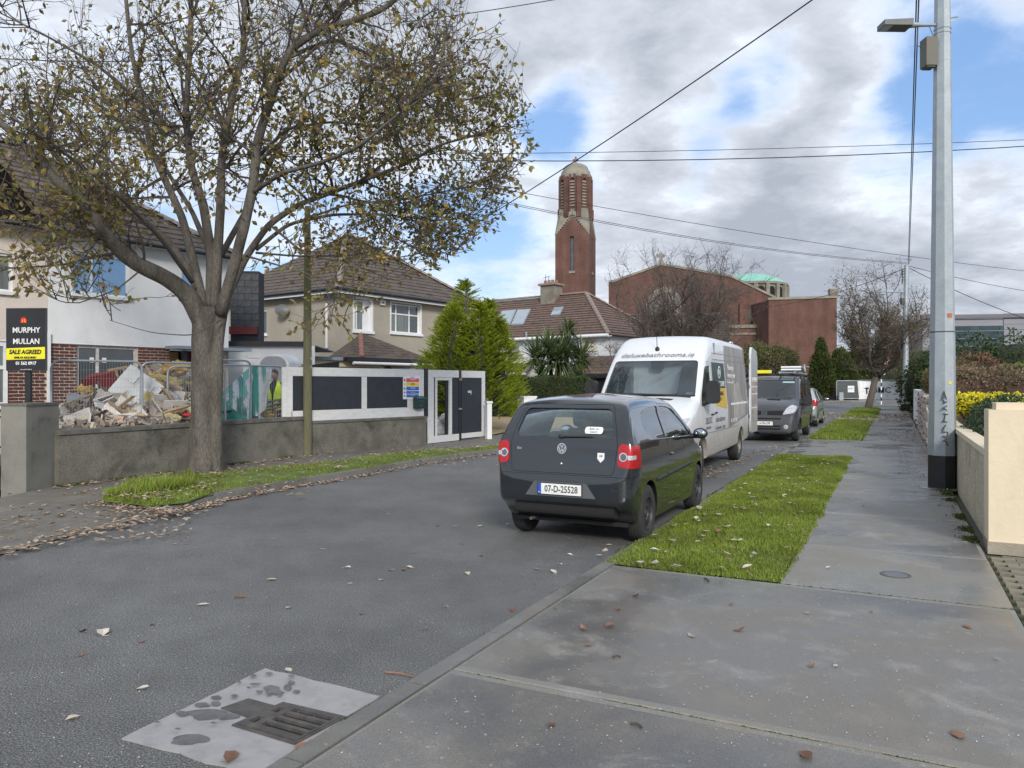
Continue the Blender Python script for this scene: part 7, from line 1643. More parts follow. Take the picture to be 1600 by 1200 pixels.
# ------------------------------------------------ leafy masses
def bush(name, label, base, blobs, n, size, mat, cat='shrub', stems=5, group=None, seed=1, asp=.5, core=True, up=0.0, stemh=.6, dark=None):
 """blobs: (x,y,z,rx,ry,rz); leaves fill the outer part of each blob's volume"""
 random.seed(seed); t = thing(name, label, cat, base, 0, group); st = MB(); zt = max(b[2] for b in blobs)
 for i in range(stems):
  b = blobs[i % len(blobs)]; st = MB(); st.tube(walk(Vector((U(-.1, .1), U(-.1, .1), -.05)), Vector((b[0], b[1], max(.3, b[2]))), (Vector(b[:3])).length, 5, .12, .02), taper(6, .05, .015), 5); st.build('stem', m_bark_far, t)
 m = MB(); vol = [b[3] * b[4] + b[4] * b[5] + b[3] * b[5] for b in blobs]; S_ = sum(vol)
 for b, w_ in zip(blobs, vol):
  for _ in range(int(n * w_ / S_)):
   d = rv(); cl = 1 + .22 * noise.noise(Vector((d.x * 2.2 + b[0], d.y * 2.2 + b[1], d.z * 2.2 + b[2] + seed))) + .12 * noise.noise(Vector((d.x * 6, d.y * 6, d.z * 6 + seed)))
   rr = cl * (1 - abs(random.gauss(0, .16))); p = Vector((b[0] + d.x * b[3] * rr, b[1] + d.y * b[4] * rr, b[2] + d.z * b[5] * rr))
   if p.z < .02: p.z = U(.02, .2)
   L = size * U(.6, 1.3); leaf_geo(m, p, d * .6 + rv() + Vector((0, 0, up)), L, L * asp)
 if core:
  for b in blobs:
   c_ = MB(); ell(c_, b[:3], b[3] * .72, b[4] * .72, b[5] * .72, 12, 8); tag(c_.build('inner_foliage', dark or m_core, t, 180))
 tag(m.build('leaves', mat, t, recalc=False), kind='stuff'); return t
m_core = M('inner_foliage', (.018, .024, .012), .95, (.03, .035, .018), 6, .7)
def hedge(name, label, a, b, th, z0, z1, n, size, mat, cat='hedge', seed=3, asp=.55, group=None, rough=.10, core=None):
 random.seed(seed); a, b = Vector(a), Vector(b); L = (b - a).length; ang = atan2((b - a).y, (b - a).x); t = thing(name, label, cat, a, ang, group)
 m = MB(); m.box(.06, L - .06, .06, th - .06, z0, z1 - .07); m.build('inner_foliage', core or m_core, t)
 m = MB(); areas = [L * (z1 - z0), L * (z1 - z0), L * th, th * (z1 - z0), th * (z1 - z0)]; S_ = sum(areas)
 for k, A_ in enumerate(areas):
  for _ in range(int(n * A_ / S_)):
   u, v = R(), R(); dpt = abs(random.gauss(0, .05))
   if k == 0: p = Vector((u * L, dpt, z0 + v * (z1 - z0))); nn = Vector((0, -1, 0))
   elif k == 1: p = Vector((u * L, th - dpt, z0 + v * (z1 - z0))); nn = Vector((0, 1, 0))
   elif k == 2: p = Vector((u * L, v * th, z1 - dpt)); nn = Vector((0, 0, 1))
   elif k == 3: p = Vector((dpt, u * th, z0 + v * (z1 - z0))); nn = Vector((-1, 0, 0))
   else: p = Vector((L - dpt, u * th, z0 + v * (z1 - z0))); nn = Vector((1, 0, 0))
   p += nn * rough * noise.noise(Vector((p.x * 1.5, p.y * 1.5 + seed, p.z * 1.8))) * 1.4; l = size * U(.6, 1.35); leaf_geo(m, p, nn * .5 + rv(), l, l * asp)
 tag(m.build('leaves', mat, t, recalc=False), kind='stuff'); return t
m_lh = leafmat('hedge_leaf', [(.030, .055, .018), (.05, .085, .022), (.075, .11, .03), (.04, .065, .025)], .55, 2, .25)
m_lb = leafmat('beech_leaf', [(.27, .19, .13), (.20, .14, .10), (.33, .25, .17), (.17, .14, .08), (.28, .18, .14)], .7, 1.2, .3)
m_lg = leafmat('bright_hedge_leaf', [(.10, .16, .025), (.16, .22, .04), (.07, .12, .025), (.20, .22, .05)], .5, 1.5, .3)
m_ljun = leafmat('juniper_leaf', [(.05, .085, .045), (.075, .115, .06), (.035, .06, .035), (.09, .13, .06)], .6, 2, .2)
m_ldk = leafmat('evergreen_leaf', [(.022, .045, .016), (.04, .07, .022), (.06, .09, .025), (.03, .05, .02)], .6, .5, .25)
m_lol = leafmat('olive_leaf', [(.12, .13, .05), (.17, .17, .07), (.09, .10, .04), (.2, .19, .09)], .6, .8, .3)
m_lred = leafmat('red_brown_leaf', [(.16, .08, .055), (.2, .11, .07), (.11, .07, .045), (.13, .10, .05)], .7, .8, .3)
m_lyel = leafmat('yellow_bloom', [(.78, .66, .02), (.85, .76, .05), (.65, .6, .03)], .6, 2, .3)
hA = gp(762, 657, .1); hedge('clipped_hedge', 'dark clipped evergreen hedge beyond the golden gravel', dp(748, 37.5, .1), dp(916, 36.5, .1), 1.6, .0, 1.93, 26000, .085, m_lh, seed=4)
# bright conifer
def conifer(base, tops, n, seed):
 random.seed(seed); t = thing('golden_conifer', 'bright yellow green conifer behind the hoarding gate', 'conifer', base)
 for (x, y, h, r) in tops: MB().tube([(x * .3, y * .3, 0), (x * .8, y * .8, h * .5), (x, y, h * .96)], [.12, .07, .015], 7).build('trunk', m_bark_far, t)
 m = MB(); vs_, fs_ = m.v, m.f
 for (x, y, h, r) in tops:
  for i in range(n):
   f = R() ** .8; z = .5 + f * (h - .5); rad = 1.22 * r * (1 - ((z - .5) / (h - .45)) ** 1.7) * (.5 + .5 * min(1, z / 1.0)) + .06; a = U(0, 2 * pi)
   rr = rad * U(.45, 1.0) * (1 + .28 * noise.noise(Vector((cos(a) * 1.5 + x, sin(a) * 1.5, z * 1.1)))); o_ = Vector((x + cos(a) * rr, y + sin(a) * rr, z)); d = Vector((cos(a), sin(a), U(.35, .9))).normalized(); L = U(.34, .66) * (1 - .35 * f)
   o_ = o_ - d * L * .4; sd_ = d.cross(Vector((0, 0, 1))).normalized(); u_ = sd_.cross(d)
   for k in range(34):
    g = (k / 34) ** .85; p = o_ + d * L * g + Vector((0, 0, -.05 * g * g)); wdt = L * .34 * (1 - g) + .012; b_ = U(0, 2 * pi) ; q = (d * .95 + (sd_ * cos(b_) + u_ * sin(b_) * .5) * .75).normalized(); l = wdt * U(.5, 1.1) + .035
    e = q.cross(rv()).normalized() * .009; j = len(vs_)
    vs_ += [tuple(p - e), tuple(p + e), tuple(p + q * l)]; fs_.append((j, j + 1, j + 2)); m.m.append(0); m.sm.append(False)
 tag(m.build('sprays', m_con, t, recalc=False), kind='stuff')
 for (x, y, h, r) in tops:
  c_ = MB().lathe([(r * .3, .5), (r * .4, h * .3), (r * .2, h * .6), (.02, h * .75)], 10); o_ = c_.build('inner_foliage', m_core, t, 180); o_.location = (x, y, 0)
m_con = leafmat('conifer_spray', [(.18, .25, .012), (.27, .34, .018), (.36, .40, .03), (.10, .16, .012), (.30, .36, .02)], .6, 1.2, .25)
cY = 26.5; cb0 = dp(728, cY, .1)
conifer(cb0, [(0, 0, zp(438, cY) - .1, 1.5), (.85, .4, zp(466, cY) - .1, 1.1), (-.75, .1, zp(492, cY) - .1, 1.05), (.5, -.5, zp(476, cY) - .1, 1.15), (-.4, -.55, zp(480, cY), 1.1), (1.15, -.2, zp(505, cY), .9)], 640, 9)
# cabbage palm
def sword(m, o_, d, L, w_, droop):
 d = d.normalized(); s = d.cross(Vector((0, 0, 1))); s = s.normalized() if s.length > .01 else Vector((1, 0, 0)); n = 6; i = len(m.v); p = o_.copy(); dd = d.copy()
 for k in range(n + 1):
  f = k / n; ww = w_ * (1 - f ** 2.2) * .5 + .002; m.v += [tuple(p - s * ww), tuple(p + s * ww)]; p = p + dd * L / n; dd = (dd + Vector((0, 0, -droop * (.4 + f)))).normalized()
 for k in range(n): m.f.append((i + 2 * k, i + 2 * k + 1, i + 2 * k + 3, i + 2 * k + 2)); m.m.append(0); m.sm.append(False)
random.seed(21); pY = 39.0; pb = dp(876, pY, .1); palm = thing('cabbage_palm', 'bushy green palm with sword leaves behind the clipped hedge', 'palm', pb)
m_palm = leafmat('palm_leaf', [(.08, .12, .04), (.12, .17, .06), (.17, .22, .10), (.05, .08, .03), (.22, .26, .14)], .45, .5, .2)
heads = [(872, 566, 0, 1.5, 330, .17), (838, 560, .6, 1.3, 230, .12), (908, 562, .5, 1.3, 210, .12), (885, 548, .3, 1.2, 200, .10), (858, 545, .4, 1.2, 200, .09), (888, 515, .1, .75, 120, .10), (905, 585, -.2, 1.1, 120, .15), (845, 585, -.1, 1.1, 120, .15)]
def pl(px, py, dy): Y = pY + dy; q = dp(px, Y, zp(py, Y)) - pb; return q
for (px, py, dy, L, n, dr_) in heads:
 c_ = pl(px, py, dy); MB().tube([(c_.x * .3, c_.y, 0), (c_.x * .8, c_.y, c_.z * .6), tuple(c_)], [.16, .11, .07], 8).build('trunk', m_bark_far, palm, 180)
 m = MB()
 for _ in range(n):
  a = U(0, 2 * pi); el = math.asin(U(-.55, 1)); q = Vector((cos(a) * cos(el), sin(a) * cos(el), sin(el))); sword(m, c_ + q * .06, q, L * U(.75, 1.25), .09, dr_ * U(.4, 1.3))
 tag(m.build('leaf_head', m_palm, palm, recalc=False), kind='stuff')
m = MB()
for _ in range(90): a = U(0, 6.28); sword(m, pl(872, 578, 0), Vector((cos(a) * .6, sin(a) * .6, -.7)), U(.5, .9), .05, .05)
tag(m.build('dead_leaves', leafmat('dead_palm_leaf', [(.2, .13, .09), (.26, .19, .14), (.15, .09, .07)], .8, 1, .1), palm, recalc=False), kind='stuff')
# right hand gardens
g0 = ST(12.4, 2.1, .1)
bush('juniper_shrub', 'blue green juniper shrub behind the cream wall next to the cream pillar', ST(14, 1.75, .1), [tuple(ST(a, b, c_)) + (r_, r_, h_) for a, b, c_, r_, h_ in ((-1.1, -.15, .68, .55, .52), (0, 0, .74, .8, .62), (1.3, .2, .8, .8, .6), (.6, 1.0, .78, .9, .62), (2.1, 1.3, .8, .9, .6), (-.4, 1.0, .72, .7, .6), (3, .3, .75, .8, .6))], 34000, .075, m_ljun, seed=31, asp=.42)
bush('yellow_chrysanthemum', 'mass of small yellow flowers above the juniper beside the lamp post', ST(17.2, 1.9, .1), [tuple(ST(a, b, c_)) + (r_, r_, h_) for a, b, c_, r_, h_ in ((0, 0, 1.2, .55, .24), (-.5, .9, 1.2, .5, .22), (.3, -.5, 1.2, .45, .22), (.2, 1.8, 1.2, .4, .2))], 4200, .06, m_lyel, 'flowers', 5, seed=8, asp=.8)
bush('yellow_flowers', 'small yellow flower clump right behind the cream pillar', ST(15, 2.6, .1), [(.2, 0, 1.22, .5, .4, .18), (-.8, .1, 1.22, .3, .3, .14)], 900, .055, m_lyel, 'flowers', 4, seed=18, asp=.8)
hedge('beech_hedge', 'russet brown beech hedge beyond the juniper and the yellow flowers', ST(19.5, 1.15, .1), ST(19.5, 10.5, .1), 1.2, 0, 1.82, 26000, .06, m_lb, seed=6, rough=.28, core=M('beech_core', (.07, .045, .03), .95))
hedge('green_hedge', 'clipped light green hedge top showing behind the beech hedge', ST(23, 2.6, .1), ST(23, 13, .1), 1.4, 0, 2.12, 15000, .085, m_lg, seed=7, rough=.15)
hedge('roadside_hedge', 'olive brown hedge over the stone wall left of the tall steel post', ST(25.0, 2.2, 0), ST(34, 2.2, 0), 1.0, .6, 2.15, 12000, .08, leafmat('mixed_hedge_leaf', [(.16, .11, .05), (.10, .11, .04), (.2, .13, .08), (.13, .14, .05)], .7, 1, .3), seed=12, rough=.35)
for i, (px, Y, zt, r_, mt, lab, sd_) in enumerate(((1475, 38, 3.5, 1.9, m_ldk, 'dark green evergreen bush just right of the tall steel post', 41), (1510, 36, 4.0, 2.0, m_ldk, 'broad dark evergreen below the dark glazed bay', 42), (1552, 38, 3.6, 2.0, m_ldk, 'dark feathery evergreen below the grey cladding', 43), (1592, 35, 4.1, 2.2, m_ldk, 'dark evergreen at the right edge under the grey building', 44),
  (1455, 44, 3.0, 1.1, m_lred, 'reddish brown shrub between the two steel poles', 45), (1528, 30, 2.9, 1.3, m_lred, 'thin reddish shrub in front of the evergreens', 46), (1398, 92, 4.6, 3.0, m_ldk, 'dark green bush behind the black and white signpost', 47), (1436, 54, 3.0, 1.1, m_lred, 'low reddish bush behind the far steel pole', 48), (1440, 72, 5.6, 2.4, m_lol, 'olive tree left of the grey building', 49))):
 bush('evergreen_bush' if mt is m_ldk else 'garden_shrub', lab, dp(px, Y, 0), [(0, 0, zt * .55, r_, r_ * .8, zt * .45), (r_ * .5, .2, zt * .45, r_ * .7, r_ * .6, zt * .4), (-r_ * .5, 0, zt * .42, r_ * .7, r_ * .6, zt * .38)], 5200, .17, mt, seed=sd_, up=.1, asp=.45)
# middle distance trees
for (px, Y, w_, ztp, n, lab, sd_) in ((1283, 78, 1.3, 6.4, 9000, 'narrow dark green cypress against the brick church wing', 51), (1313, 80, 2.2, 5.4, 11000, 'broad dark cypress behind the low brick wall', 52), (1340, 82, 2.2, 6.2, 9000, 'dark cypress partly behind the leaning verge tree', 53)):
 h_ = ztp; bush('cypress', lab, dp(px, Y, 0), [(0, 0, h_ * .30, w_, w_ * .9, h_ * .32), (0, 0, h_ * .55, w_ * .72, w_ * .7, h_ * .28), (0, 0, h_ * .8, w_ * .36, w_ * .35, h_ * .2)], n, .30, leafmat('cypress_leaf_%d' % sd_, [(.035, .055, .012), (.06, .085, .02), (.085, .105, .025), (.045, .06, .015)], .6, .4, .2), 'cypress', 2, seed=sd_, asp=.35, up=.8)
bush('olive_green_tree', 'olive green leafy tree in front of the church transept behind the white van', dp(1190, 60, 0), [(0, 0, 3.0, 2.9, 1.8, 1.9), (1.2, 0, 3.2, 1.8, 1.5, 1.6), (-1.6, 0, 3.2, 1.8, 1.5, 1.5)], 15000, .17, m_lol, 'tree', 4, seed=60, asp=.5, core=False)
bush('treeline', 'dense evergreen mass behind the fence banner', dp(1345, 95, 0), [(-4, 0, 3, 5, 3, 3.2), (3, 0, 3.0, 5, 3, 3.4), (9, 0, 2.6, 5, 3, 3.2)], 9000, .42, m_ldk, 'trees', 3, seed=61, asp=.5)
for (px, Y, lab, sd_) in ((640, 60, 'dark shrubs in the far gap behind the golden conifer', 71),):
 bush('garden_shrub', lab, dp(px, Y, 0), [(0, 0, 1.6, 4, 1.5, 1.8)], 3000, .25, m_ldk, seed=sd_)
random.seed(99)
# ================================================================== right hand walls and posts
gpw = thing('garden_pillar', 'big cream painted garden pillar at the right edge of the picture', 'pillar', ST(8.98, .86, 0), -A0)
MB().box(0, 2.6, 0, .42, .12, 1.44).build('shaft', m_cream, gpw); MB().box(.07, 2.6, .05, .38, 1.441, 1.51).build('cap', m_cream, gpw)
m = MB().box(-.01, 2.6, -.03, .43, 0, .119); m.build('plinth', paving_mat('rough_plinth', (.30, .27, .22), (.4, .36, .3), .1, 4), gpw)
cwl = thing('garden_wall', 'low cream dashed garden wall running from the pillar past the steel lamp post', 'wall')
a_, b_ = ST(9.42, .90), ST(22.0, .90); wall_seg('wall_face', a_, b_, -.16, 0, .93, .93, m_cream_d, cwl); wall_seg('coping', a_, b_, -.16, .931, 1.0, 1.0, m_cream, cwl, -.02)
for (s_, zt, lab) in ((22.1, 1.02, 'white pier ending the low cream wall beyond the lamp post'), (16.6, 1.0, 'slim cream pier in the low wall hidden by the lamp post')):
 t = thing('wall_pier', lab, 'pier', ST(s_, .80, 0), -A0); MB().box(0, .3, 0, .4, 0, zt).build('shaft', m_cream if s_ > 20 else m_cream_d, t)
stw = thing('stone_wall', 'white crazy stone faced wall with red creeper beyond the cream wall', 'wall', ST(23.2, .86, 0), pi / 2 - A0)
random.seed(5); MB().box(0, 8.5, -.3, .0, 0, 1.38).build('core', m_mortar, stw)
m_stw = M('white_stone', (.58, .53, .48), .9, (.40, .34, .30), 5, .8, bump=.6, bs=40); smes = []
for i in range(6):
 n = 7; pl_ = rpoly([(.5 * cos(2 * pi * k / n + i) * U(.8, 1.1), .5 * sin(2 * pi * k / n + i) * U(.8, 1.1)) for k in range(n)], .05, 1); o_ = MB().prism(pl_, 0, .05, 'y').build('stone', m_stw); smes.append(o_.data); bpy.data.objects.remove(o_)
for i in range(34):
 for j in range(6): obj('stone', smes[(i * 5 + j * 3) % 6], stw, (.12 + i * .245 + (.12 if j % 2 else 0), .0, .13 + j * .225), (0, U(0, 6), 0), (.25, 1, .235))
m = MB()
for _ in range(260): p = Vector((U(0, 8.5), U(.05, .12), U(.1, 1.4))); leaf_geo(m, p, rv(), .07, .05) if noise.noise(p * 1.4) > .12 else None
tag(m.build('creeper_leaves', leafmat('red_creeper', [(.30, .06, .05), (.22, .04, .04), (.36, .12, .08)], .6, 2, .2), stw, recalc=False), kind='stuff')
ww = thing('white_wall', 'rough white wall beyond the stone faced wall near the far steel pole', 'wall'); wall_seg('wall_face', ST(31.9, .9), ST(42, .9), -.2, 0, 1.45, 1.45, m_rend_w, ww)
tf = thing('timber_fence', 'weathered brown timber fence by the far steel pole', 'fence', ST(42.2, .9, 0), pi / 2 - A0)
for i in range(40): obj('fence_board', (MB().box(0, .14, -.02, .0, .0, 1.9).build('fence_board', m_wood_pole, tf).data if i == 0 else tf.children[0].data), tf, (i * .15, U(-.01, .01), U(-.03, .03))) if i else MB().box(0, .14, -.02, .0, .0, 1.9).build('fence_board', M('brown_fence', (.16, .12, .09), .9, (.10, .075, .06), 4, .8), tf)
# steel lamp post
lp0 = gp(1472.5, 762, .055); LY = lp0.y; lp_ = thing('lamp_post', 'tall octagonal grey steel post with black base band and scrawled graffiti', 'lamp post', lp0, radians(22.5 + 4))
def lz(py): return zp(py, LY) - .055
def lr(px_w): return px_w * LY / F / 2 * 1.04
def octp(r, z0, z1, r1=None, nm='shaft', mt=None, n=8): return MB().tube([(0, 0, z0), (0, 0, z1)], (r, r1 or r), n).build(nm, mt or m_galv, lp_)
zb_ = lz(711)
octp(lr(39.2), 0, zb_, lr(38.6), 'base_band', m_blackp); octp(lr(38.4), zb_ + .001, lz(520), lr(34), 'shaft'); octp(lr(34.4), lz(520) + .004, lz(518), lr(34.4), 'joint', m_iron); octp(lr(33.4), lz(518) + .001, lz(-60), lr(20.5), 'shaft'); octp(lr(20.4), lz(-60) + .002, 9.6, lr(15), 'shaft')
MB().lathe([(0, .012), (.30, .010), (.33, 0)], 24).build('footing', m_pave_l, lp_)
for py in (54, 47, 98): octp(lr(22.5) + .01, lz(py), lz(py) + .02, None, 'band', m_galv2)
hd_ = bpy.data.objects.new('lamp_arm', None); C.objects.link(hd_); hd_.parent = lp_; hd_.rotation_euler = (0, 0, -radians(22.5 + 4)); zA_ = lz(39)
def lx(px): return (px - 1472) * LY / F
MB().tube([(lx(1462), 0, zA_), (lx(1440), 0, zA_), (lx(1420), 0, zA_)], (.022, .03, .05), 10).build('bracket', m_galv, hd_, 60)
MB().prism([(lx(1420), -.055), (lx(1421), .05), (lx(1391), .035), (lx(1376), .03), (lx(1376), -.05)], -.13, .13, 'y').build('lantern', M('lantern_grey', (.12, .125, .125), .5), hd_).location = (0, 0, zA_)
MB().box(lx(1390), lx(1377), -.1, .1, -.054, -.0502).build('lantern_glass', m_clear, hd_).location = (0, 0, zA_)
MB().box(lx(1442), lx(1459), -.10, .10, lz(105), lz(61)).box(lx(1444), lx(1457), -.08, .08, lz(107), lz(105) - .002).build('control_box', M('control_box', (.13, .125, .10), .6), hd_)
MB().cyl((lx(1484), 0, lz(28)), (lx(1496), 0, lz(26)), .012, 6).build('peg', m_galv2, hd_)
MB().tube([(lx(1433), -.03, zA_ - .02), (lx(1431), -.03, zA_ - .2), (lx(1431), -.03, zA_ - .34), (lx(1438), -.03, zA_ - .37)], .006, 4).tube([(lx(1450), -.02, zA_ - .02), (lx(1458), -.04, zA_ - .25)], .006, 4).build('loose_wire', m_blackp, hd_)
m_scr = M('marker_black', (.025, .03, .04), .5)
def post_r(z):  # radius of the octagon at height z
 f = (z - zb_) / (lz(520) - zb_); return lr(38.4) + (lr(34) - lr(38.4)) * f
def scribble(pts, w_=.011):
 m = MB()
 P_ = [(lx(px), -post_r(lz(py)) * .925 - .004, lz(py)) for px, py in pts]; m.tube(P_, w_, 5); m.v = [(x, P_[0][1] + (y - P_[0][1]) * .3, z) for x, y, z in m.v]; m.build('graffiti_tag', m_scr, hd_)
for s_ in ([(1468, 624), (1464, 611), (1463, 617), (1462, 622), (1466, 620), (1461, 622), (1465, 628), (1469, 627), (1463, 630), (1467, 629)], [(1462, 636), (1469, 641)], [(1469, 633), (1461, 640)], [(1463, 646), (1470, 647)], [(1461, 657), (1469, 659)], [(1466, 647), (1464, 658)], [(1467, 663), (1463, 668), (1462, 674), (1469, 674)], [(1470, 674), (1468, 681), (1461, 680), (1468, 684), (1462, 688), (1467, 688), (1470, 695)]): scribble(s_)
MB().box(lx(1471), lx(1477.5), -.0, .01, lz(497), lz(491)).build('reflector', M('orange_reflector', (.5, .12, .04), .3), hd_).location = (0, -lr(33) * .92 - .012, 0)
MB().lathe([(0, -.004), (.025, -.004)], 5, (lx(1474), -lr(36) * .925, lz(598)), 'y').build('star_sticker', m_sy, hd_)
MB().box(lx(1456.5), lx(1458.5), -.08, -.06, lz(549), lz(539)).build('label', m_sw, hd_)
# far steel pole with wires
fp = gp(1415, 642, .05); FY = fp.y; f_ = thing('electricity_pole', 'far tall pale grey pole with insulators at the end of the footpath', 'pole', fp)
def fz(py): return zp(py, FY) - .05
MB().tube([(0, 0, 0), (0, 0, fz(520)), (.05, 0, fz(414))], [.19, .16, .12], 12).build('shaft', m_galv, f_, 60)
for i, py in enumerate((420, 424, 428, 433, 437)): MB().tube([(-.1, -.1, fz(py)), (-.26, -.14, fz(py) - .05), (-.28, -.14, fz(py) - .22)], (.03, .035, .05), 6).build('insulator', m_iron, f_)
MB().tube([(0, 0, fz(457)), (-.85, 0, fz(456))], .04, 6).build('lamp_bracket', m_galv, f_); MB().prism([(-1.3, 0), (-.8, -.04), (-.8, .08), (-1.2, .06)], -.12, .12, 'y').build('lantern', m_galv, f_).location = (0, 0, fz(456))
MB().box(-.28, -.14, -.1, .1, fz(476), fz(466)).build('control_box', m_iron, f_)
bush('pole_debris', 'clump of dark dead growth at the foot of the far steel pole', fp + Vector((0, -.2, 0)), [(0, 0, .18, .4, .2, .22)], 500, .12, m_lred, seed=77, stems=2)
# striped signpost at the junction
spt = gp(1377, 630.5, .0); spt = dp(1377, 63, 0); t = thing('signpost', 'black and white banded signpost with a small sign at the junction', 'signpost', spt)
for i in range(9): MB().cyl((0, 0, .30 * i), (0, 0, .30 * (i + 1) - .003), .05, 10).build('pole_band', m_blackp if i % 2 else m_white, t)
MB().cyl((0, 0, 2.7), (0, 0, 4.0), .045, 10).build('pole_top', m_galv2, t); MB().box(-.32, .32, -.06, -.04, 2.45, 2.95).build('sign_plate', m_galv, t)
MB().lathe([(0, -.06), (.42, -.06), (.42, -.04), (0, -.04)], 20, (.30, 0, 3.65), 'y').build('round_sign', m_sred, t); MB().lathe([(0, -.065), (.3, -.065)], 20, (.30, 0, 3.65), 'y').build('round_sign_face', m_sw, t)
# ---- fence panels with banner across the junction
sheet('far_footpath', [(-6, 71.2), (75, 71.2), (75, 75), (-6, 75)], .12, m_pave_l)
mbox('kerb_stone', m_kerb, tag(bpy.data.objects.new('far_kerb', None), kind='structure'), -6, 75, 70.95, 71.19, 0, .13); C.objects.link(bpy.data.objects['far_kerb'])
def mesh_panel(name, label, base, rz, w_, h_, cell, group=None, arch_=True, wire=.0035, post_r_=.021, z0=.12, lean=0, infill=True):
 t = thing(name, label, 'fence panel', base, rz, group); t.rotation_euler = (lean, 0, rz); r = .14
 P_ = [(0, 0, 0), (0, 0, h_ - r)] + [(r - r * cos(a), 0, h_ - r + r * sin(a)) for a in (pi / 6, pi / 3)] + [(r, 0, h_), (w_ - r, 0, h_)] + [(w_ - r + r * sin(a), 0, h_ - r + r * cos(a)) for a in (pi / 6, pi / 3)] + [(w_, 0, h_ - r), (w_, 0, 0)]
 MB().tube(P_, post_r_, 8).tube([(0, 0, z0), (w_, 0, z0)], post_r_ * .8, 6).build('frame', m_galv2, t, 60)
 if infill:
  m = MB(); n = int(w_ / cell)
  for i in range(1, n): x = w_ * i / n; m.tube([(x, 0, z0), (x, 0, h_ - .01)], wire, 3, cap=False)
  k = int((h_ - z0) / (cell * 3.2))
  for i in range(1, k): z = z0 + (h_ - z0) * i / k; m.tube([(.01, 0, z), (w_ - .01, 0, z)], wire, 3, cap=False)
  tag(m.build('mesh_infill', m_galv2, t, recalc=False), kind='stuff')
 return t
BY = 76.0
b0 = dp(1307, BY, .12); bp2 = mesh_panel('site_fence_panel', 'steel fence panel with a small white notice left of the banner', b0, 0, 35 * BY / F, 1.9, .10, wire=.006, post_r_=.04)
MB().box(1.1, 1.75, -.06, -.04, .75, 1.4).build('notice', m_sw, bp2); text('lettering', 'BMC', .26, m_plblue, bp2, (1.43, -.065, 1.1)); MB().box(.05, 2.2, .02, .03, .15, 1.85).build('dark_netting', G('dark_net', (.4, .45, .4), .5, (.02, .03, .02), .6), bp2)
bn = thing('banner_fence', 'white contractor banner lettered BMC stretched on fencing across the junction', 'banner', dp(1342, BY, .12)); bw3 = 71 * BY / F
MB().prism([(0, .05), (bw3, .05), (bw3, 1.8), (bw3 * .6, 1.86), (bw3 * .3, 1.82), (-.15, 1.9)], -.03, .0, 'y').build('banner', m_sw, bn); MB().tube([(0, .05, 0), (0, .05, 1.95), (bw3, .05, 1.95), (bw3, .05, 0)], .04, 6).build('frame', m_galv2, bn)
m_navy = M('navy_print', (.03, .04, .10), .5); text('lettering', 'BMC', .78, m_navy, bn, (bw3 * .50, -.045, .95), bold=.012, sx=1.15); MB().prism([(.45, 1.15), (.95, 1.05), (1.0, 1.2), (.8, 1.25), (.85, .6), (.72, .55), (.65, 1.12)], -.045, -.032, 'y').build('logo', m_navy, bn)
MB().box(-2.6, -2.2, -.3, -.1, 0, .75).build('meter_box', m_galv, bn) if False else None
t = thing('utility_box', 'small grey utility box in front of the fence panel', 'utility box', dp(1314, BY - .8, .12)); MB().box(-.2, .2, -.1, .1, 0, .75).build('box', m_galv, t); MB().box(-.17, .17, -.11, -.101, .05, .7).build('door', m_lead, t)
bwl = thing('brick_wall', 'low dull red brick wall left of the site fence', 'wall', dp(1100, BY + 1.5, .0)); MB().box(0, 208 * BY / F, 0, .3, 0, 1.15).build('wall_face', sheet_brick('dull_brick', (.17, .10, .085), (.14, .085, .07), (.16, .13, .11), 4), bwl); MB().box(0, 208 * BY / F, -.04, .34, 1.151, 1.22).build('coping', m_conc_cap, bwl)
t = thing('road_marking', 'short white give way dashes painted at the junction mouth', 'road marking', ST(48.5, -3.4, .004), -A0)
for i in range(5): MB().box(i * -.55, i * -.55 + .3, 0, .25, 0, .004).build('dash', m_white, t)
# ================================================================== overhead wires
def wire(name, label, a, b, sag=.3, r=.012, n=14, two=None):
 a, b = Vector(a), Vector(b); m = MB(); P_ = []
 for i in range(n + 1): f = i / n; p = a.lerp(b, f); p.z -= sag * 4 * f * (1 - f); P_.append(p)
 m.tube(P_, r, 5)
 if two: m.tube([p + Vector(two) for p in P_], r, 5)
 return tag(m.build(name, m_blackp, None, 60), label, 'cable', 'overhead cables')
def sp3(px, py, Y): return dp(px, Y, zp(py, Y))
wire('overhead_cable', 'thick black cable slanting down from the top right to the beige house', sp3(1480, -150, 12), sp3(560, 452, 28.6), .35, .014)
wire('overhead_cable', 'upper of the two level cables crossing in front of the church tower', sp3(300, 240, 26), sp3(1900, 204, 26), .28, .010)
wire('overhead_cable', 'lower thicker cable of the level pair crossing before the church tower', sp3(300, 238, 24), sp3(1900, 206, 24), .55, .015)
wire('overhead_cable', 'thin cable sloping right below the tower belfry to the far right', sp3(640, 268, 40), sp3(1700, 434, 60), .5, .016)
wire('overhead_cable', 'paired cables sloping from the big tree to the far steel pole', sp3(640, 285, 30), sp3(1417, 412, FY), .5, .012, 14, (0, 0, .07))
wire('overhead_cable', 'short cable leaving the top left of the picture to the right', sp3(600, 38, 14), sp3(980, -22, 14), .05, .008)
wire('overhead_cable', 'dark blue cable crossing behind the tree at the left edge', sp3(-80, 86, 16), sp3(300, 92, 20), .1, .012)
zt_ = fz(412) + .05
wire('overhead_cable', 'pair of cables climbing from the far pole up to the lamp post', sp3(1419, 413, FY), (lp0.x - .35, LY, 9.8), .0, .016, 14, (.05, 0, .03))
wire('overhead_cable', 'cable sagging right from the far pole over the grey building', sp3(1421, 419, FY), sp3(1700, 528, FY), .35, .02)
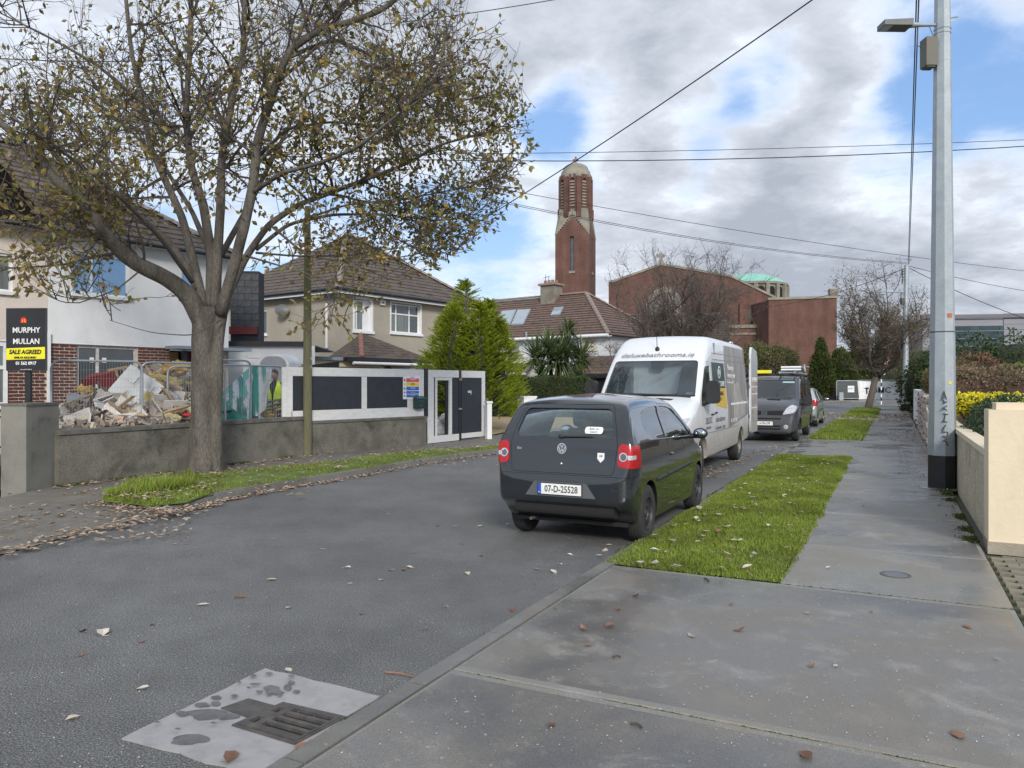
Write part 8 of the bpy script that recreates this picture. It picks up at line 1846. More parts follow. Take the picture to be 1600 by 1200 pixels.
wire('overhead_cable', 'cable from the far pole left across the church wing', sp3(1410, 421, FY), sp3(1190, 480, 62), .4, .02)
wire('overhead_cable', 'second cable from the far pole right towards the hedge trees', sp3(1421, 416, FY), sp3(1700, 466, FY + 20), .3, .018)
# ================================================================== rubble heap behind the wall
random.seed(33)
RY = 15.4
hcol = [(.30, .27, .24), (.22, .19, .17), (.38, .35, .32), (.16, .12, .10), (.42, .38, .30), (.12, .11, .11)]
m_rub = leafmat('rubble', hcol, .9, 4, 0)
def mound_z(px, RY=15.4):   # skyline of the heap in picture columns
 pts = [(60, 655), (105, 640), (130, 622), (160, 610), (200, 605), (230, 590), (262, 570), (290, 568), (320, 580), (345, 625), (400, 640), (440, 648)]
 for (a, b), (c_, d) in zip(pts, pts[1:]):
  if a <= px <= c_: return zp(b - 2 + (d - b) * (px - a) / (c_ - a), RY)
 return .4
m = MB(); nx_, ny_ = 60, 16
wd_ = (W1 - W0).normalized(); wn_ = Vector((-wd_.y, wd_.x, 0)); WL = (W1 - W0).length
for i in range(nx_ + 1):
 for j in range(ny_ + 1):
  f = j / ny_; p = W0 + wd_ * (WL * .99 * i / nx_) + wn_ * (.28 + 3.6 * f); px = 800 + F * p.x / p.y; RYp = p.y
  h_ = max(0, 1 - abs(f - .45) / .58) ** .8; zz = .3 + (max(.3, mound_z(px, RYp)) - .3) * h_ * .95; p.z = zz + .15 * noise.noise(Vector((p.x * 3, p.y * 3, 0))); m.v.append(tuple(p))
for i in range(nx_):
 for j in range(ny_): a = i * (ny_ + 1) + j; m.f.append((a, a + ny_ + 1, a + ny_ + 2, a + 1)); m.m.append(0)
mnd = m.build('rubble_mound', M('rubble_dust', (.17, .14, .115), .95, (.08, .065, .055), 5, .9, bump=1.5, bs=18), None, 60); tag(mnd, 'grey brown heap of crushed rubble under the demolition waste', 'rubble', kind='stuff')
bv = BVHTree.FromPolygons([v.co.copy() for v in mnd.data.vertices], [tuple(p.vertices) for p in mnd.data.polygons])
def on_mound(px, py):
 o_ = Vector((0, 0, H)); d = Vector(((px - 800) / F, 1, (600 - py) / F)).normalized(); r_ = bv.ray_cast(o_, d); return (r_[0], r_[1]) if r_[0] is not None else (None, None)
m = MB()
def shard(m, c_, sx, sy, sz, rot): b = MB().box(-sx, sx, -sy, sy, -sz, sz); b.v = [tuple(rot @ Vector(v) + c_ + Vector((U(-.2, .2) * sx, U(-.2, .2) * sy, 0))) for v in b.v]; m.add(b.v, b.f)
def rrot(): return Matrix.Rotation(U(0, 6.28), 3, rv())
for _ in range(2600):
 p, n_ = on_mound(U(75, 438), U(560, 668))
 if p is None: continue
 s_ = U(.02, .09); shard(m, p + n_ * U(0, .05), s_, s_ * U(.4, 1), s_ * U(.1, .5), rrot())
tag(m.build('rubble', m_rub, recalc=False), 'broken plaster, laths and rubble pieces covering the heap', 'rubble', kind='stuff')
m_ins = [M('insulation_yellow', (.56, .47, .22), .95, (.42, .34, .15), 6, .9, bump=1.5, bs=30), M('insulation_pale', (.52, .47, .27), .95, (.38, .33, .2), 6, .9, bump=1.5, bs=30), M('insulation_orange', (.58, .40, .14), .95, (.45, .28, .1), 6, .9, bump=1.5, bs=30)]
def blob_me(seed, mat, name):
 bm = bmesh.new(); bmesh.ops.create_icosphere(bm, subdivisions=4, radius=1)
 for v in bm.verts: q = v.co.copy(); v.co = q * (1 + .55 * noise.noise(q * 1.6 + Vector((seed * 7, 0, 0))) + .35 * noise.noise(q * 4 + Vector((seed, 0, 0))) + .2 * noise.noise(q * 9))
 me = bpy.data.meshes.new(name); bm.to_mesh(me); bm.free(); me.materials.append(mat); me.shade_smooth(); return me
ins = [(278, 578, .26, .12, 2, 'orange lump of insulation on the crest of the heap'), (262, 600, .34, .16, 0, 'long draped sheet of yellow insulation below the heap crest'), (296, 610, .30, .16, 0, 'yellow insulation roll sagging right beside the trunk'), (308, 625, .24, .14, 1, 'pale insulation lump next to the trunk'), (252, 588, .22, .10, 2, 'orange insulation strip left of the heap crest'), (232, 628, .17, .22, 0, 'upright yellow insulation slab beside the fence post'), (137, 611, .15, .12, 2, 'orange insulation lump above the left end of the white panel'),
    (300, 650, .22, .14, 1, 'pale insulation lying low by the trunk'), (214, 652, .18, .1, 1, 'small pale insulation tuft by the fallen door'), (113, 640, .16, .12, 1, 'pale insulation tuft at the left foot of the heap'), (270, 655, .16, .1, 1, 'torn insulation tuft in the middle of the heap'), (382, 634, .18, .14, 1, 'pale yellow insulation right of the trunk under the netting'), (404, 638, .2, .13, 1, 'pale insulation heap in front of the green netting'), (420, 650, .16, .1, 2, 'orange yellow insulation at the foot of the dark debris'), (283, 638, .16, .1, 0, 'yellow insulation wad under the grey sheet')]
for i, (px, py, a, b, k_, lab) in enumerate(ins):
 p, n_ = on_mound(px, py)
 if p is None: RY_ = 17.6 if px > 345 else RY; p = dp(px, RY_, zp(py, RY_))
 o_ = obj('insulation_lump', blob_me(i + 1, m_ins[k_], 'insulation_lump'), None, p + Vector((0, -.05, .03)), (U(-.3, .3), U(-.4, .4), U(-.5, .5)), (a, a * .6, b)); tag(o_, lab, 'insulation', 'insulation on the rubble heap')
m_pb2 = [M('plasterboard', (.60, .58, .56), .85, (.48, .45, .42), 5, .8), M('sawn_timber', (.36, .27, .17), .85, (.24, .17, .11), 4, .8, stretch=(1, 8, 8)), M('pink_plaster', (.50, .37, .30), .9, (.40, .30, .24), 4, .8), M('dark_timber', (.09, .065, .05), .9, (.05, .04, .03), 4, .8)]
kinds = [('plasterboard_sheet', 'broken white plasterboard', 0, (.10, .24), (.008, .012), (.08, .18), 75), ('timber_length', 'length of sawn timber sticking out', 1, (.25, .6), (.02, .03), (.02, .03), 42), ('plaster_slab', 'pink plaster slab broken off', 2, (.07, .16), (.015, .03), (.06, .13), 26), ('dark_lath', 'dark wooden lath', 3, (.2, .45), (.012, .02), (.02, .03), 34)]
for nm, lab, k_, sx, sy, sz, n in kinds:
 for _ in range(n):
  p, n_ = on_mound(U(90, 345) if R() < .8 else U(350, 435), U(565, 662))
  if p is None: continue
  mm = MB(); shard(mm, Vector(), U(*sx), U(*sy), U(*sz), Matrix.Identity(3)); o_ = mm.build(nm, m_pb2[k_]); o_.location = p + n_ * .07; o_.rotation_euler = (U(-1.0, 1.0), U(-.9, .9), U(-1.2, 1.2)); zn = 'at the left end of the rubble heap' if p.x / p.y < -.575 else 'on the rubble heap around the six panel door' if p.x / p.y < -.49 else 'on the rubble heap near its crest' if p.x / p.y < -.41 else 'on the rubble right of the tree trunk'; tag(o_, lab + ' ' + zn, nm.replace('_', ' '), nm.replace('_', ' ') + 's ' + zn)
# white panelled door, lying on its corner
def place(o_, px, py, Y, rot): o_.location = dp(px, Y, zp(py, Y)); o_.rotation_euler = rot
t = thing('discarded_door', 'white six panel door tipped on one corner against the rubble heap', 'door', dp(186, 14.5, zp(638, 14.5)), 0); t.rotation_euler = (radians(-16), radians(35), radians(6))
m_door = M('door_white', (.50, .52, .54), .5, (.42, .44, .46), 3, .6)
MB().box(-.38, .38, -.0, .04, -.50, .80).build('leaf', m_door, t)
for cx_ in (-.17, .17):
 for (z0_, z1_) in ((-.42, -.10), (.0, .38), (.48, .72)): MB().box(cx_ - .12, cx_ + .12, -.012, -.001, z0_, z1_).box(cx_ - .085, cx_ + .085, -.045, -.0121, z0_ + .035, z1_ - .035).build('door_panel', m_door, t)
t = thing('leaning_board', 'plain white board standing in the rubble left of the six panel door', 'board', dp(138, 14.2, zp(641, 14.2)), radians(8)); t.rotation_euler = (radians(-12), radians(4), radians(8)); MB().prism([(-.34, -.28), (.36, -.36), (.40, .20), (.1, .30), (-.42, .28)], 0, .02, 'y').build('board', m_door, t)
t = thing('white_cabinet_board', 'white square board behind the fence post right of the door', 'board', dp(222, 15.0, zp(608, 15.0)), 0); t.rotation_euler = (radians(-20), radians(-8), radians(-10)); MB().box(-.26, .26, 0, .02, -.26, .2).build('board', m_pb2[0], t)
t = thing('red_armchair', 'overturned dark red upholstered seat on top of the heap', 'armchair', dp(163, 14.9, zp(592, 14.9)), 0); t.rotation_euler = (radians(10), radians(-12), radians(15))
m_rc = M('red_fabric', (.16, .018, .02), .9, (.11, .012, .015), 9, .7, bump=.4, bs=60)
m = MB(); rbox(m, -.38, .22, -.1, .4, -.06, .10, .06, 'y'); m.build('cushion', m_rc, t, 40); m = MB(); rbox(m, -.12, .2, -.12, .1, -.36, .0, .06, 'y'); m.build('backrest', m_rc, t, 40)
for x in (.26, .40): MB().box(x - .02, x + .02, -.1, -.06, -.18, .16).build('leg', m_pb2[1], t)
MB().box(.12, .48, -.11, -.05, .14, .18).build('rail', m_pb2[1], t); MB().box(.24, .42, -.1, -.06, -.02, .01).build('stretcher', m_pb2[1], t)
t = thing('curled_lino', 'curled pale grey sheet of lino in the middle of the heap', 'sheet', dp(258, 14.7, zp(630, 14.7))); m = MB()
for j in (0, 1): m.v += [( .22 * sin(a), -.02 + j * .3, .26 * cos(a) - .05) for a in [-.3 + .25 * i for i in range(9)]]
m.f = [(i, i + 1, 10 + i, 9 + i) for i in range(8)]; m.m = [0] * 8; m.build('sheet', M('lino', (.42, .42, .43), .6), t)
t = thing('fallen_plank', 'brown plank lying along the foot of the heap behind the wall', 'plank', dp(190, 13.9, zp(664, 13.9))); t.rotation_euler = (0, radians(14), radians(5)); MB().box(-.32, .32, 0, .12, -.015, .015).build('plank', m_pb2[1], t)
t = thing('red_bag', 'small bright red scrap beside the tree trunk low in the heap', 'scrap', dp(292, 14.5, zp(648, 14.5))); m = MB(); ell(m, (0, 0, 0), .10, .06, .04); m.build('scrap', M('bright_red', (.55, .03, .04), .5), t)
t = thing('black_stake', 'black steel stake with a thin wire standing behind the wall', 'stake', dp(158, 13.6, zp(672, 13.6))); MB().cyl((0, 0, 0), (0, 0, .36), .018, 6).build('stake', m_blackp, t); MB().tube([(-.7, 0, .28), (0, 0, .29), (.5, .2, .24), (.95, .3, .22)], .006, 4).build('wire', m_blackp, t)
# mesh panels round the heap
def hp(px0, px1, pyt, Y0, Y1, lab, lean=0):
 a, b = dp(px0, Y0, .12), dp(px1, Y1, .12); d = b - a; h_ = zp(pyt, (Y0 + Y1) / 2) - .12
 return mesh_panel('site_fence_panel', lab, a, atan2(d.y, d.x), d.length, h_, .045, lean=lean, group='mesh panels behind the garden wall', wire=.0022)
hp(80, 222, 564, 13.1, 14.0, 'steel mesh fence panel in front of the white panels at the left of the heap'); hp(219, 330, 567, 14.3, 15.2, 'steel mesh fence panel seen just left of the tree trunk', radians(2)); hp(262, 352, 573, 14.8, 15.4, 'steel mesh panel with a rounded corner running behind the trunk'); hp(335, 392, 563, 15.7, 16.4, 'short steel mesh panel just right of the trunk'); p5_ = hp(343, 443, 571.5, 16.1, 17.4, 'steel mesh fence panel hung with green netting')
m_net = G('green_netting', (.25, .72, .66), .55, (.08, .42, .37), .8); m_net2 = G('green_netting_doubled', (.05, .35, .31), .2, (.015, .25, .21), .8)
m = MB()
def net(name, quad, Y0, Y1, mat, lab):
 xs = [q[0] for q in quad]; x0, x1 = min(xs), max(xs); nU, nV = 14, 10; m = MB()
 for i in range(nU + 1):
  for j in range(nV + 1):
   u, v = i / nU, j / nV; a = Vector(quad[0]).lerp(Vector(quad[1]), u); b = Vector(quad[3]).lerp(Vector(quad[2]), u); p = a.lerp(b, v); Y = Y0 + (Y1 - Y0) * (p.x - x0) / max(1, x1 - x0) + .05 * noise.noise(Vector((p.x * .09, p.y * .05, 1))) ; m.v.append(tuple(dp(p.x, Y, zp(p.y, Y))))
 for i in range(nU):
  for j in range(nV): a = i * (nV + 1) + j; m.f.append((a, a + nV + 1, a + nV + 2, a + 1)); m.m.append(0)
 return tag(m.build(name, mat, recalc=False), lab, 'netting')
net('debris_netting', [(348, 612), (392, 572), (392, 655), (348, 660)], 16.0, 16.6, m_net, 'see through green netting slanting down beside the trunk'); net('debris_netting', [(391, 573), (404, 573), (404, 650), (391, 650)], 16.65, 16.8, m_net2, 'narrow double fold of darker green netting')
net('debris_netting', [(404, 573), (426, 572), (415, 640), (404, 648)], 16.85, 17.25, m_net, 'green netting sheet in front of the worker and cabin'); net('debris_netting', [(347, 618), (365, 640), (386, 652), (347, 662)], 15.7, 15.8, m_net2, 'crumpled green netting at the foot of the panel by the trunk')
t = thing('dark_debris', 'stack of dark brown slatted debris below the worker', 'debris', dp(436, 17.6, .62)); 
for i in range(9): o_ = MB().box(-.26, .20, -.1, .12, 0, .035).build('slat', M('slat_brown', (.09, .065, .06), .9, (.15, .11, .10), 8, .8) if i == 0 else bpy.data.materials['slat_brown'], t); o_.location = (U(-.04, .02), 0, .02 + i * .085); o_.rotation_euler = (0, U(-.35, -.1), U(-.1, .1))
# ================================================================== worker in a hi-vis vest
def skin(name, verts, edges, rad, mat, parent, sub=2):
 me = bpy.data.meshes.new(name); me.from_pydata(verts, edges, []); o_ = obj(name, me); md = o_.modifiers.new('s', 'SKIN'); md.use_smooth_shade = True
 for i, r in enumerate(rad): me.skin_vertices[0].data[i].radius = r if hasattr(r, '__len__') else (r, r)
 me.skin_vertices[0].data[0].use_root = True
 o_.modifiers.new('d', 'SUBSURF').levels = sub; dg = bpy.context.evaluated_depsgraph_get(); dg.update(); nm = bpy.data.meshes.new_from_object(o_.evaluated_get(dg)); bpy.data.objects.remove(o_); nm.name = name
 nm.materials.clear(); nm.materials.append(mat); nm.shade_smooth(); return obj(name, nm, parent)
PY = 18.6; wk = thing('person', 'worker in a yellow hi-vis vest looking down behind the heap', 'person', dp(431, PY, zp(580, PY) - 1.74), radians(-14))
m_sk = M('skin', (.36, .20, .14), .6); m_drk = M('dark_clothes', (.022, .025, .035), .9); m_hv = M('hi_vis_yellow', (.62, .85, .02), .6, (.5, .72, .02), 4, .5); m_band = M('reflective_band', (.45, .47, .48), .4); m_hair = M('dark_hair', (.03, .022, .018), .8)
V_ = [(0, 0, .95), (0, 0, 1.15), (0, -.01, 1.34), (0, -.01, 1.46), (0, -.03, 1.55), (.1, 0, .9), (.11, -.02, .5), (.11, .02, .08), (.11, -.1, .04), (-.1, 0, .9), (-.12, .02, .5), (-.12, .06, .08), (-.12, -.06, .04), (.19, -.0, 1.42), (.27, -.02, 1.14), (.20, -.20, .96), (.17, -.26, .90), (-.19, 0, 1.42), (-.28, .02, 1.15), (-.25, -.12, .90), (-.24, -.16, .83)]
E_ = [(0, 1), (1, 2), (2, 3), (3, 4), (0, 5), (5, 6), (6, 7), (7, 8), (0, 9), (9, 10), (10, 11), (11, 12), (2, 13), (13, 14), (14, 15), (15, 16), (2, 17), (17, 18), (18, 19), (19, 20)]
Rd = [(.15, .11), (.14, .105), (.17, .12), (.09, .07), (.052, .052), (.09, .09), (.06, .06), (.045, .045), (.04, .04), (.09, .09), (.06, .06), (.045, .045), (.04, .04), (.07, .065), (.05, .05), (.038, .038), (.03, .03), (.07, .065), (.05, .05), (.038, .038), (.03, .03)]
skin('body', V_, E_, Rd, m_drk, wk)
hdn = bpy.data.objects.new('head', None)
bm = bmesh.new(); bmesh.ops.create_icosphere(bm, subdivisions=4, radius=1)
for v in bm.verts:
 x, y, z = v.co; f = 1.0; y2 = y * .098; x2 = x * .075 * (1 - .22 * max(0, -z)); z2 = z * .118
 nose = exp(-((x / .16) ** 2 + ((z + .12) / .28) ** 2)) * (y < -.2); eye = exp(-(((abs(x) - .36) / .17) ** 2 + ((z - .08) / .12) ** 2)) * (y < -.3); chin = exp(-((x / .35) ** 2 + ((z + .85) / .25) ** 2)) * (y < 0); ear = exp(-(((abs(x) - .97) / .12) ** 2 + ((z) / .22) ** 2 + ((y - .05) / .18) ** 2))
 mouth = exp(-((x / .28) ** 2 + ((z + .48) / .05) ** 2)) * (y < -.3); y2 += -.022 * nose + .012 * eye - .012 * chin + .006 * mouth; x2 += .016 * ear * (1 if x > 0 else -1); v.co = Vector((x2, y2, z2))
me = bpy.data.meshes.new('head'); bm.to_mesh(me); bm.free(); me.materials.append(m_sk); me.shade_smooth(); hd2 = obj('head', me, wk, (0, -.055, 1.65), (radians(22), 0, radians(-10)))
m = MB(); ell(m, (0, .018, .03), .082, .098, .108, 16, 10); m.v = [(x, y, z) if not (y < -.045 and z < .06) else (x, -.03, z) for x, y, z in m.v]; m.build('hair', m_hair, hd2, 180)
for sx_ in (-1, 1): m = MB(); ell(m, (sx_ * .028, -.088, .010), .012, .007, .007); m.build('eye', m_hair, hd2, 180)
# the vest: an open fronted shell just outside the torso
m = MB(); rings_ = []
for k_, (z, rx, ry) in enumerate(((.80, .205, .155), (.92, .20, .15), (1.05, .195, .148), (1.18, .20, .15), (1.30, .215, .155), (1.40, .205, .135), (1.47, .15, .10), (1.49, .09, .075))):
 gap = .10 + max(0, (z - 1.12)) * 1.25
 row = [(rx * sin(gap + (2 * pi - 2 * gap) * j / 28), -ry * cos(gap + (2 * pi - 2 * gap) * j / 28) - .005, z) for j in range(29)]; rings_.append(row)
m.v = [p for r_ in rings_ for p in r_]; m.f = [(i * 29 + j, i * 29 + j + 1, (i + 1) * 29 + j + 1, (i + 1) * 29 + j) for i in range(7) for j in range(28)]; m.m = [0] * len(m.f); m.build('vest', m_hv, wk, 180, recalc=False)
for z in (.93, 1.02):
 m = MB(); m.v = [(.208 * sin(a), -.158 * cos(a) - .005, zz) for zz in (z, z + .045) for a in [.10 + (2 * pi - .2) * j / 28 for j in range(29)]]; m.f = [(j, j + 1, 30 + j, 29 + j) for j in range(28)]; m.m = [0] * 28; m.build('reflective_band', m_band, wk, 180, recalc=False)
m_glv = M('work_glove', (.30, .26, .2), .8)
for (hx_, hy_, hz_, sgn) in ((.165, -.275, .885, 1), (-.235, -.175, .81, -1)):
 Vh = [(0, 0, 0), (0, -.03, -.03)]; Eh = [(0, 1)]; Rh = [.03, .034]
 for f_i in range(4): b = len(Vh); x_ = (f_i - 1.5) * .02; l = (.8, 1, .95, .75)[f_i]; Vh += [(x_, -.055, -.05), (x_, -.075 * l, -.075 * l), (x_ * .8, -.06 * l, -.10 * l)]; Eh += [(1, b), (b, b + 1), (b + 1, b + 2)]; Rh += [.011, .010, .008]
 b = len(Vh); Vh += [(sgn * -.03, -.03, -.03), (sgn * -.04, -.055, -.055)]; Eh += [(0, b), (b, b + 1)]; Rh += [.012, .010]
 o_ = skin('hand', Vh, Eh, Rh, m_glv, wk, 1); o_.location = (hx_, hy_, hz_)
# ================================================================== fallen leaves
random.seed(64)
def litter_leaf(m, p, L, W):
 a = U(0, 6.28); d = Vector((cos(a), sin(a), 0)); s = Vector((-sin(a), cos(a), 0)); c1, c2 = U(.0, .25) * L, U(0, .3) * L; i = len(m.v); tw = U(-.15, .15) * L
 pts = [p, p + d * L * .28 + s * W * .42 + Vector((0, 0, c1 * .7)), p + d * L * .62 + s * W * .46 + Vector((0, 0, c1)), p + d * L + Vector((0, 0, c2 + tw * .5)), p + d * L * .62 - s * W * .46 + Vector((0, 0, c1 * U(.4, 1.2))), p + d * L * .28 - s * W * .42 + Vector((0, 0, c1 * .6)), p + d * L * .5]
 m.v += [(q.x, q.y, q.z + .004) for q in pts]; m.f += [(i, i + 1, i + 6), (i + 1, i + 2, i + 6), (i + 2, i + 3, i + 6), (i + 3, i + 4, i + 6), (i + 4, i + 5, i + 6), (i + 5, i, i + 6)]; m.m += [0] * 6; m.sm += [False] * 6
lfm = []
for k_, mt in enumerate((m_litter, m_litter_pale, m_litter_rust)):
 row = []
 for _ in range(5):
  m = MB(); litter_leaf(m, Vector(), .10, .062); m.tube([(0, 0, .005), (-.03, .004, .008)], .0014, 3); o_ = m.build('fallen_leaf', mt, recalc=False); row.append(o_.data); bpy.data.objects.remove(o_)
 lfm.append(row)
nl = [0]
def fl(px, py, z, k_, sz, lab, grp):
 p = gp(px, py, z); o_ = obj('fallen_leaf', lfm[k_][nl[0] % 5], None, (p.x, p.y, z), (0, 0, U(0, 6.28)), (sz, sz, sz)); nl[0] += 1; tag(o_, lab, 'leaf', grp)
def zone(px, py):
 if px > 1090: return 'beside the front wheel of the white van'
 if px > 830: return 'between the hatchback and the near verge'
 if py > 960: return 'around the gully' if px < 560 else 'near the kerb of the close footpath'
 if px < 500: return 'below the left verge'
 return 'right behind the hatchback' if py < 880 else 'in the middle of the carriageway'
# leaves on the road: (px, py, kind, size)
fl(161, 995, 0, 1, 1.35, 'largest pale curled leaf on the road towards the lower left', None); fl(328, 944, 0, 1, 1.0, 'pale double leaf on the road below the left verge', None); fl(434, 906, 0, 0, 1.0, 'tan leaf on the road in line with the tree trunk', None); fl(385, 934, 0, 2, 1.2, 'rust brown leaf lying flat on the road near the pale double leaf', None)
fl(213, 1077, 0, 1, .8, 'cream leaf on the road just above the gully concrete', None); fl(127, 1119, 0, 1, .8, 'cream leaf on the road left of the gully concrete', None); fl(455, 1050, 0, 1, .7, 'small white leaf at the top corner of the gully concrete', None); fl(355, 1194, .012, 2, 1.1, 'orange brown leaf on the gully concrete at the bottom edge', None); fl(481, 1160, .03, 2, .8, 'brown curled leaf caught on the gully grating', None); fl(465, 1170, .03, 2, .7, 'second brown leaf on the lower end of the gully grating', None)
for (px, py, k_, s_) in ((125, 985, 2, .8), (240, 975, 2, .5), (270, 850, 0, .5), (455, 949, 1, .6), (510, 858, 0, .7), (537, 887, 1, .8), (542, 912, 1, .6), (592, 905, 1, .7), (617, 890, 0, .8), (631, 889, 0, .8), (645, 888, 1, .8), (650, 865, 2, .6), (684, 823, 2, .7), (716, 822, 0, .8), (745, 823, 1, .7), (732, 899, 1, .9), (790, 820, 1, .7), (755, 870, 2, .6), (799, 956, 2, .9), (869, 897, 1, .9), (874, 881, 1, .6), (905, 820, 2, .8), (843, 890, 0, .6), (610, 803, 0, .6), (480, 830, 0, .5), (570, 960, 2, .5), (660, 985, 2, .5), (700, 950, 0, .5), (60, 900, 2, .5), (350, 862, 0, .5), (215, 1005, 2, .5), (120, 1027, 2, .5), (430, 842, 0, .5), (725, 850, 2, .6), (560, 845, 0, .6), (895, 868, 1, .7), (930, 868, 1, .8), (945, 852, 0, .8), (1098, 741, 1, .8), (1110, 745, 0, .8), (1120, 738, 1, .8), (1165, 712, 0, .9), (1185, 708, 1, .9), (1200, 700, 0, .9), (1215, 699, 1, .9)):
 fl(px, py, 0, k_, s_ * (1.0 if py > 760 else 1.2), ('pale' if k_ == 1 else 'rust brown' if k_ == 2 else 'tan') + ' dry leaf on the road ' + zone(px, py), ('pale' if k_ == 1 else 'rust brown' if k_ == 2 else 'tan') + ' leaves on the road ' + zone(px, py))
for (px, py, k_, s_) in ((990, 929, 2, 1.0), (915, 985, 2, 1.0), (945, 980, 2, 1.1), (912, 1008, 2, .7), (1085, 996, 0, .85), (1145, 985, 2, 1.0), (1138, 945, 2, .6), (970, 952, 2, .6), (1515, 982, 2, 1.0), (1290, 888, 1, .7), (1255, 958, 0, .6), (1262, 1042, 2, .7), (1250, 1175, 2, 1.1), (1500, 1155, 2, 1.2), (1360, 955, 2, .5), (1302, 1042, 0, .5), (868, 1130, 2, .7), (865, 952, 2, .5), (1350, 790, 1, .8), (1345, 765, 0, .7), (1465, 781, 1, .6), (1310, 760, 1, .8), (1430, 770, 2, .5), (1258, 856, 0, .7), (1220, 940, 0, .4), (1560, 1030, 0, .4)):
 fl(px, py, .058, k_, s_ * .8, ('pale' if k_ == 1 else 'rust brown' if k_ == 2 else 'tan') + ' dry leaf ' + (q_ := 'on the path beyond the pale bay' if py < 870 else 'on the second path bay, near the road' if px < 1180 and py < 1060 else 'on the second path bay, near the garden side' if py < 1060 else 'on the nearest path bay'), ('pale' if k_ == 1 else 'rust brown' if k_ == 2 else 'tan') + ' leaves ' + q_)
def vz(p):
 return .10
for (px, py, k_, s_) in ((1000, 877, 1, 1.2), (1022, 881, 1, 1.1), (1048, 885, 1, 1.1), (1062, 884, 1, 1.0), (1030, 860, 1, .9), (1023, 835, 1, 1.1), (1095, 836, 1, .9), (1110, 830, 0, .9), (1120, 832, 2, 1.0), (1093, 862, 0, .8), (1140, 843, 1, 1.1), (1155, 845, 1, .9), (1095, 796, 1, 1.3), (1088, 812, 1, 1.0), (1170, 777, 0, .9), (1128, 805, 1, 1.0), (1133, 823, 1, 1.0), (1200, 771, 1, 1.1), (1222, 775, 1, .9), (1200, 822, 1, .8), (1230, 785, 1, .9), (1238, 757, 1, .9), (1160, 757, 1, 1.0), (1160, 888, 1, 1.0), (1135, 888, 0, 1.0), (1085, 846, 1, .7), (945, 862, 1, 1.0), (1180, 866, 0, .8), (1248, 800, 1, .7), (1175, 735, 1, .9), (1250, 730, 1, .9), (1207, 742, 1, .8), (1295, 725, 1, .7)):
 fl(px, py, .115, k_, s_, ('pale' if k_ == 1 else 'rust brown' if k_ == 2 else 'tan') + ' leaf in the near right verge ' + (q_ := 'at its front corner by the road' if py > 850 and px < 1080 else 'in its front half' if py > 800 else 'in its far half'), ('pale' if k_ == 1 else 'rust brown' if k_ == 2 else 'tan') + ' leaves in the verge ' + q_)
m = MB()
def many(fn, n, a=.06, b=.11):
 for _ in range(n):
  p = fn()
  if p is None: continue
  L = U(a, b); litter_leaf(m, p, L, L * U(.4, .62))
def edge(px_pts, spread, z=0):
 def f():
  i = random.randrange(len(px_pts) - 1); t = R(); a, b = px_pts[i], px_pts[i + 1]; p = gp(a[0] + (b[0] - a[0]) * t, a[1] + (b[1] - a[1]) * t, z); return p + Vector((random.gauss(0, spread), random.gauss(0, spread), .01))
 return f
many(edge([(0, 868), (60, 852), (140, 832), (200, 818), (250, 806), (306, 796), (344, 784)], .10, .02), 230); many(edge([(300, 797), (344, 784), (430, 767), (500, 756), (600, 738), (700, 720), (790, 707)], .07), 620); many(edge([(150, 785), (200, 795), (250, 800), (300, 800)], .13, .06), 220)
many(lambda: (lambda p: Vector((p.x, p.y, p.z + .07)))(lens(R(), R())), 520); many(lambda: gp(U(0, 300), U(765, 845), .06), 330); many(clump(lambda: gp(U(100, 480), U(735, 775), .1), -.1), 220); many(clump(lambda: gp(U(400, 780), U(690, 728), .1), -.2, 1.2), 420)
many(lambda: gp(92, 762, .1).lerp(gp(470, 714, .1), R()) + Vector((U(-.1, .1), -abs(random.gauss(0, .2)), .01)), 160); many(edge([(1096, 745), (1130, 733), (1180, 710), (1225, 697)], .15), 170); many(lambda: ST(U(9, 22), .78 - abs(random.gauss(0, .10)), .065), 110, .03, .07)
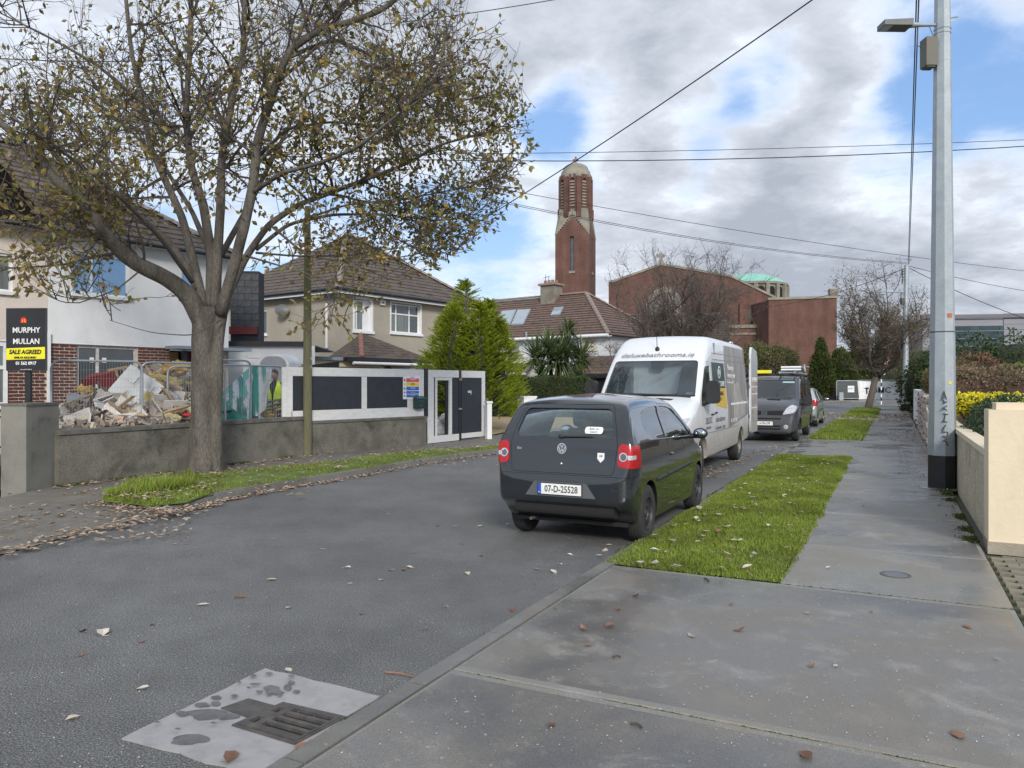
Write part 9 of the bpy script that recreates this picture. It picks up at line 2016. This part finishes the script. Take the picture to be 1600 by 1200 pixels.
many(lambda: ST(U(7, 18.5), U(-2.2, -.9), .115), 140, .05, .09); many(lambda: ST(U(37, 46), U(-3.5, .6), .07), 900, .10, .16); many(lambda: ST(U(24, 37), U(-2.2, .7), .10), 160, .06, .1)
tag(m.build('leaf_litter', m_litter, recalc=False), 'drift of dry pale leaves along the kerb, verge and pavement', 'leaf litter', kind='stuff')
m = MB(); many(lambda: ST(U(15, 24), U(.1, .75), .065), 160, .03, .06); many(lambda: ST(U(24, 31), U(-.1, .7), .065), 130, .04, .08)
tag(m.build('red_leaf_litter', leafmat('red_litter', [(.30, .07, .05), (.22, .05, .05), (.35, .14, .09)], .6, 5, .1), recalc=False), 'small red creeper leaves and stalks on the far footpath', 'leaf litter', kind='stuff')
# twigs lying about
for (x0, y0, x1, y1, z, lab) in ((602, 1050, 648, 1058, .01, 'brown twig lying on the road by the kerb above the gully'), (985, 1130, 1003, 1136, .06, 'short dark twig on the near footpath bay'), (957, 1026, 970, 1026, .06, 'tiny dark twig on the footpath above the joint'), (1100, 903, 1108, 908, .06, 'tiny dark twig at the corner of the near verge')):
 a, b = gp(x0, y0, z), gp(x1, y1, z); m = MB().tube([a, a.lerp(b, .5) + Vector((.005, .01, .004)), b], .006, 5); tag(m.build('fallen_twig', m_litter_rust if z < .05 else m_twig), lab, 'twig')
# grit on the asphalt and footpath
m = MB()
for _ in range(1200):
 py = 660 + 540 * R() ** .6; p = gp(U(0, 1600), min(py, 1199), .0); tS = (p.x * SY - p.y * SX); z = .058 if -2.25 < tS < .8 else 0.004
 if tS > .8 or tS < -8.3: continue
 s_ = U(.002, .005); i = len(m.v); m.v += [(p.x - s_, p.y - s_, z), (p.x + s_, p.y - s_ * .5, z), (p.x, p.y + s_, z), (p.x, p.y, z + s_)]; m.f += [(i, i + 1, i + 3), (i + 1, i + 2, i + 3), (i + 2, i, i + 3)]; m.m += [0, 0, 0]
tag(m.build('grit', leafmat('grit', [(.3, .29, .27), (.5, .48, .45), (.15, .13, .12), (.4, .36, .3)], .9, 5, 0), recalc=False), 'loose grit and specks on the road and path', 'grit', kind='stuff')
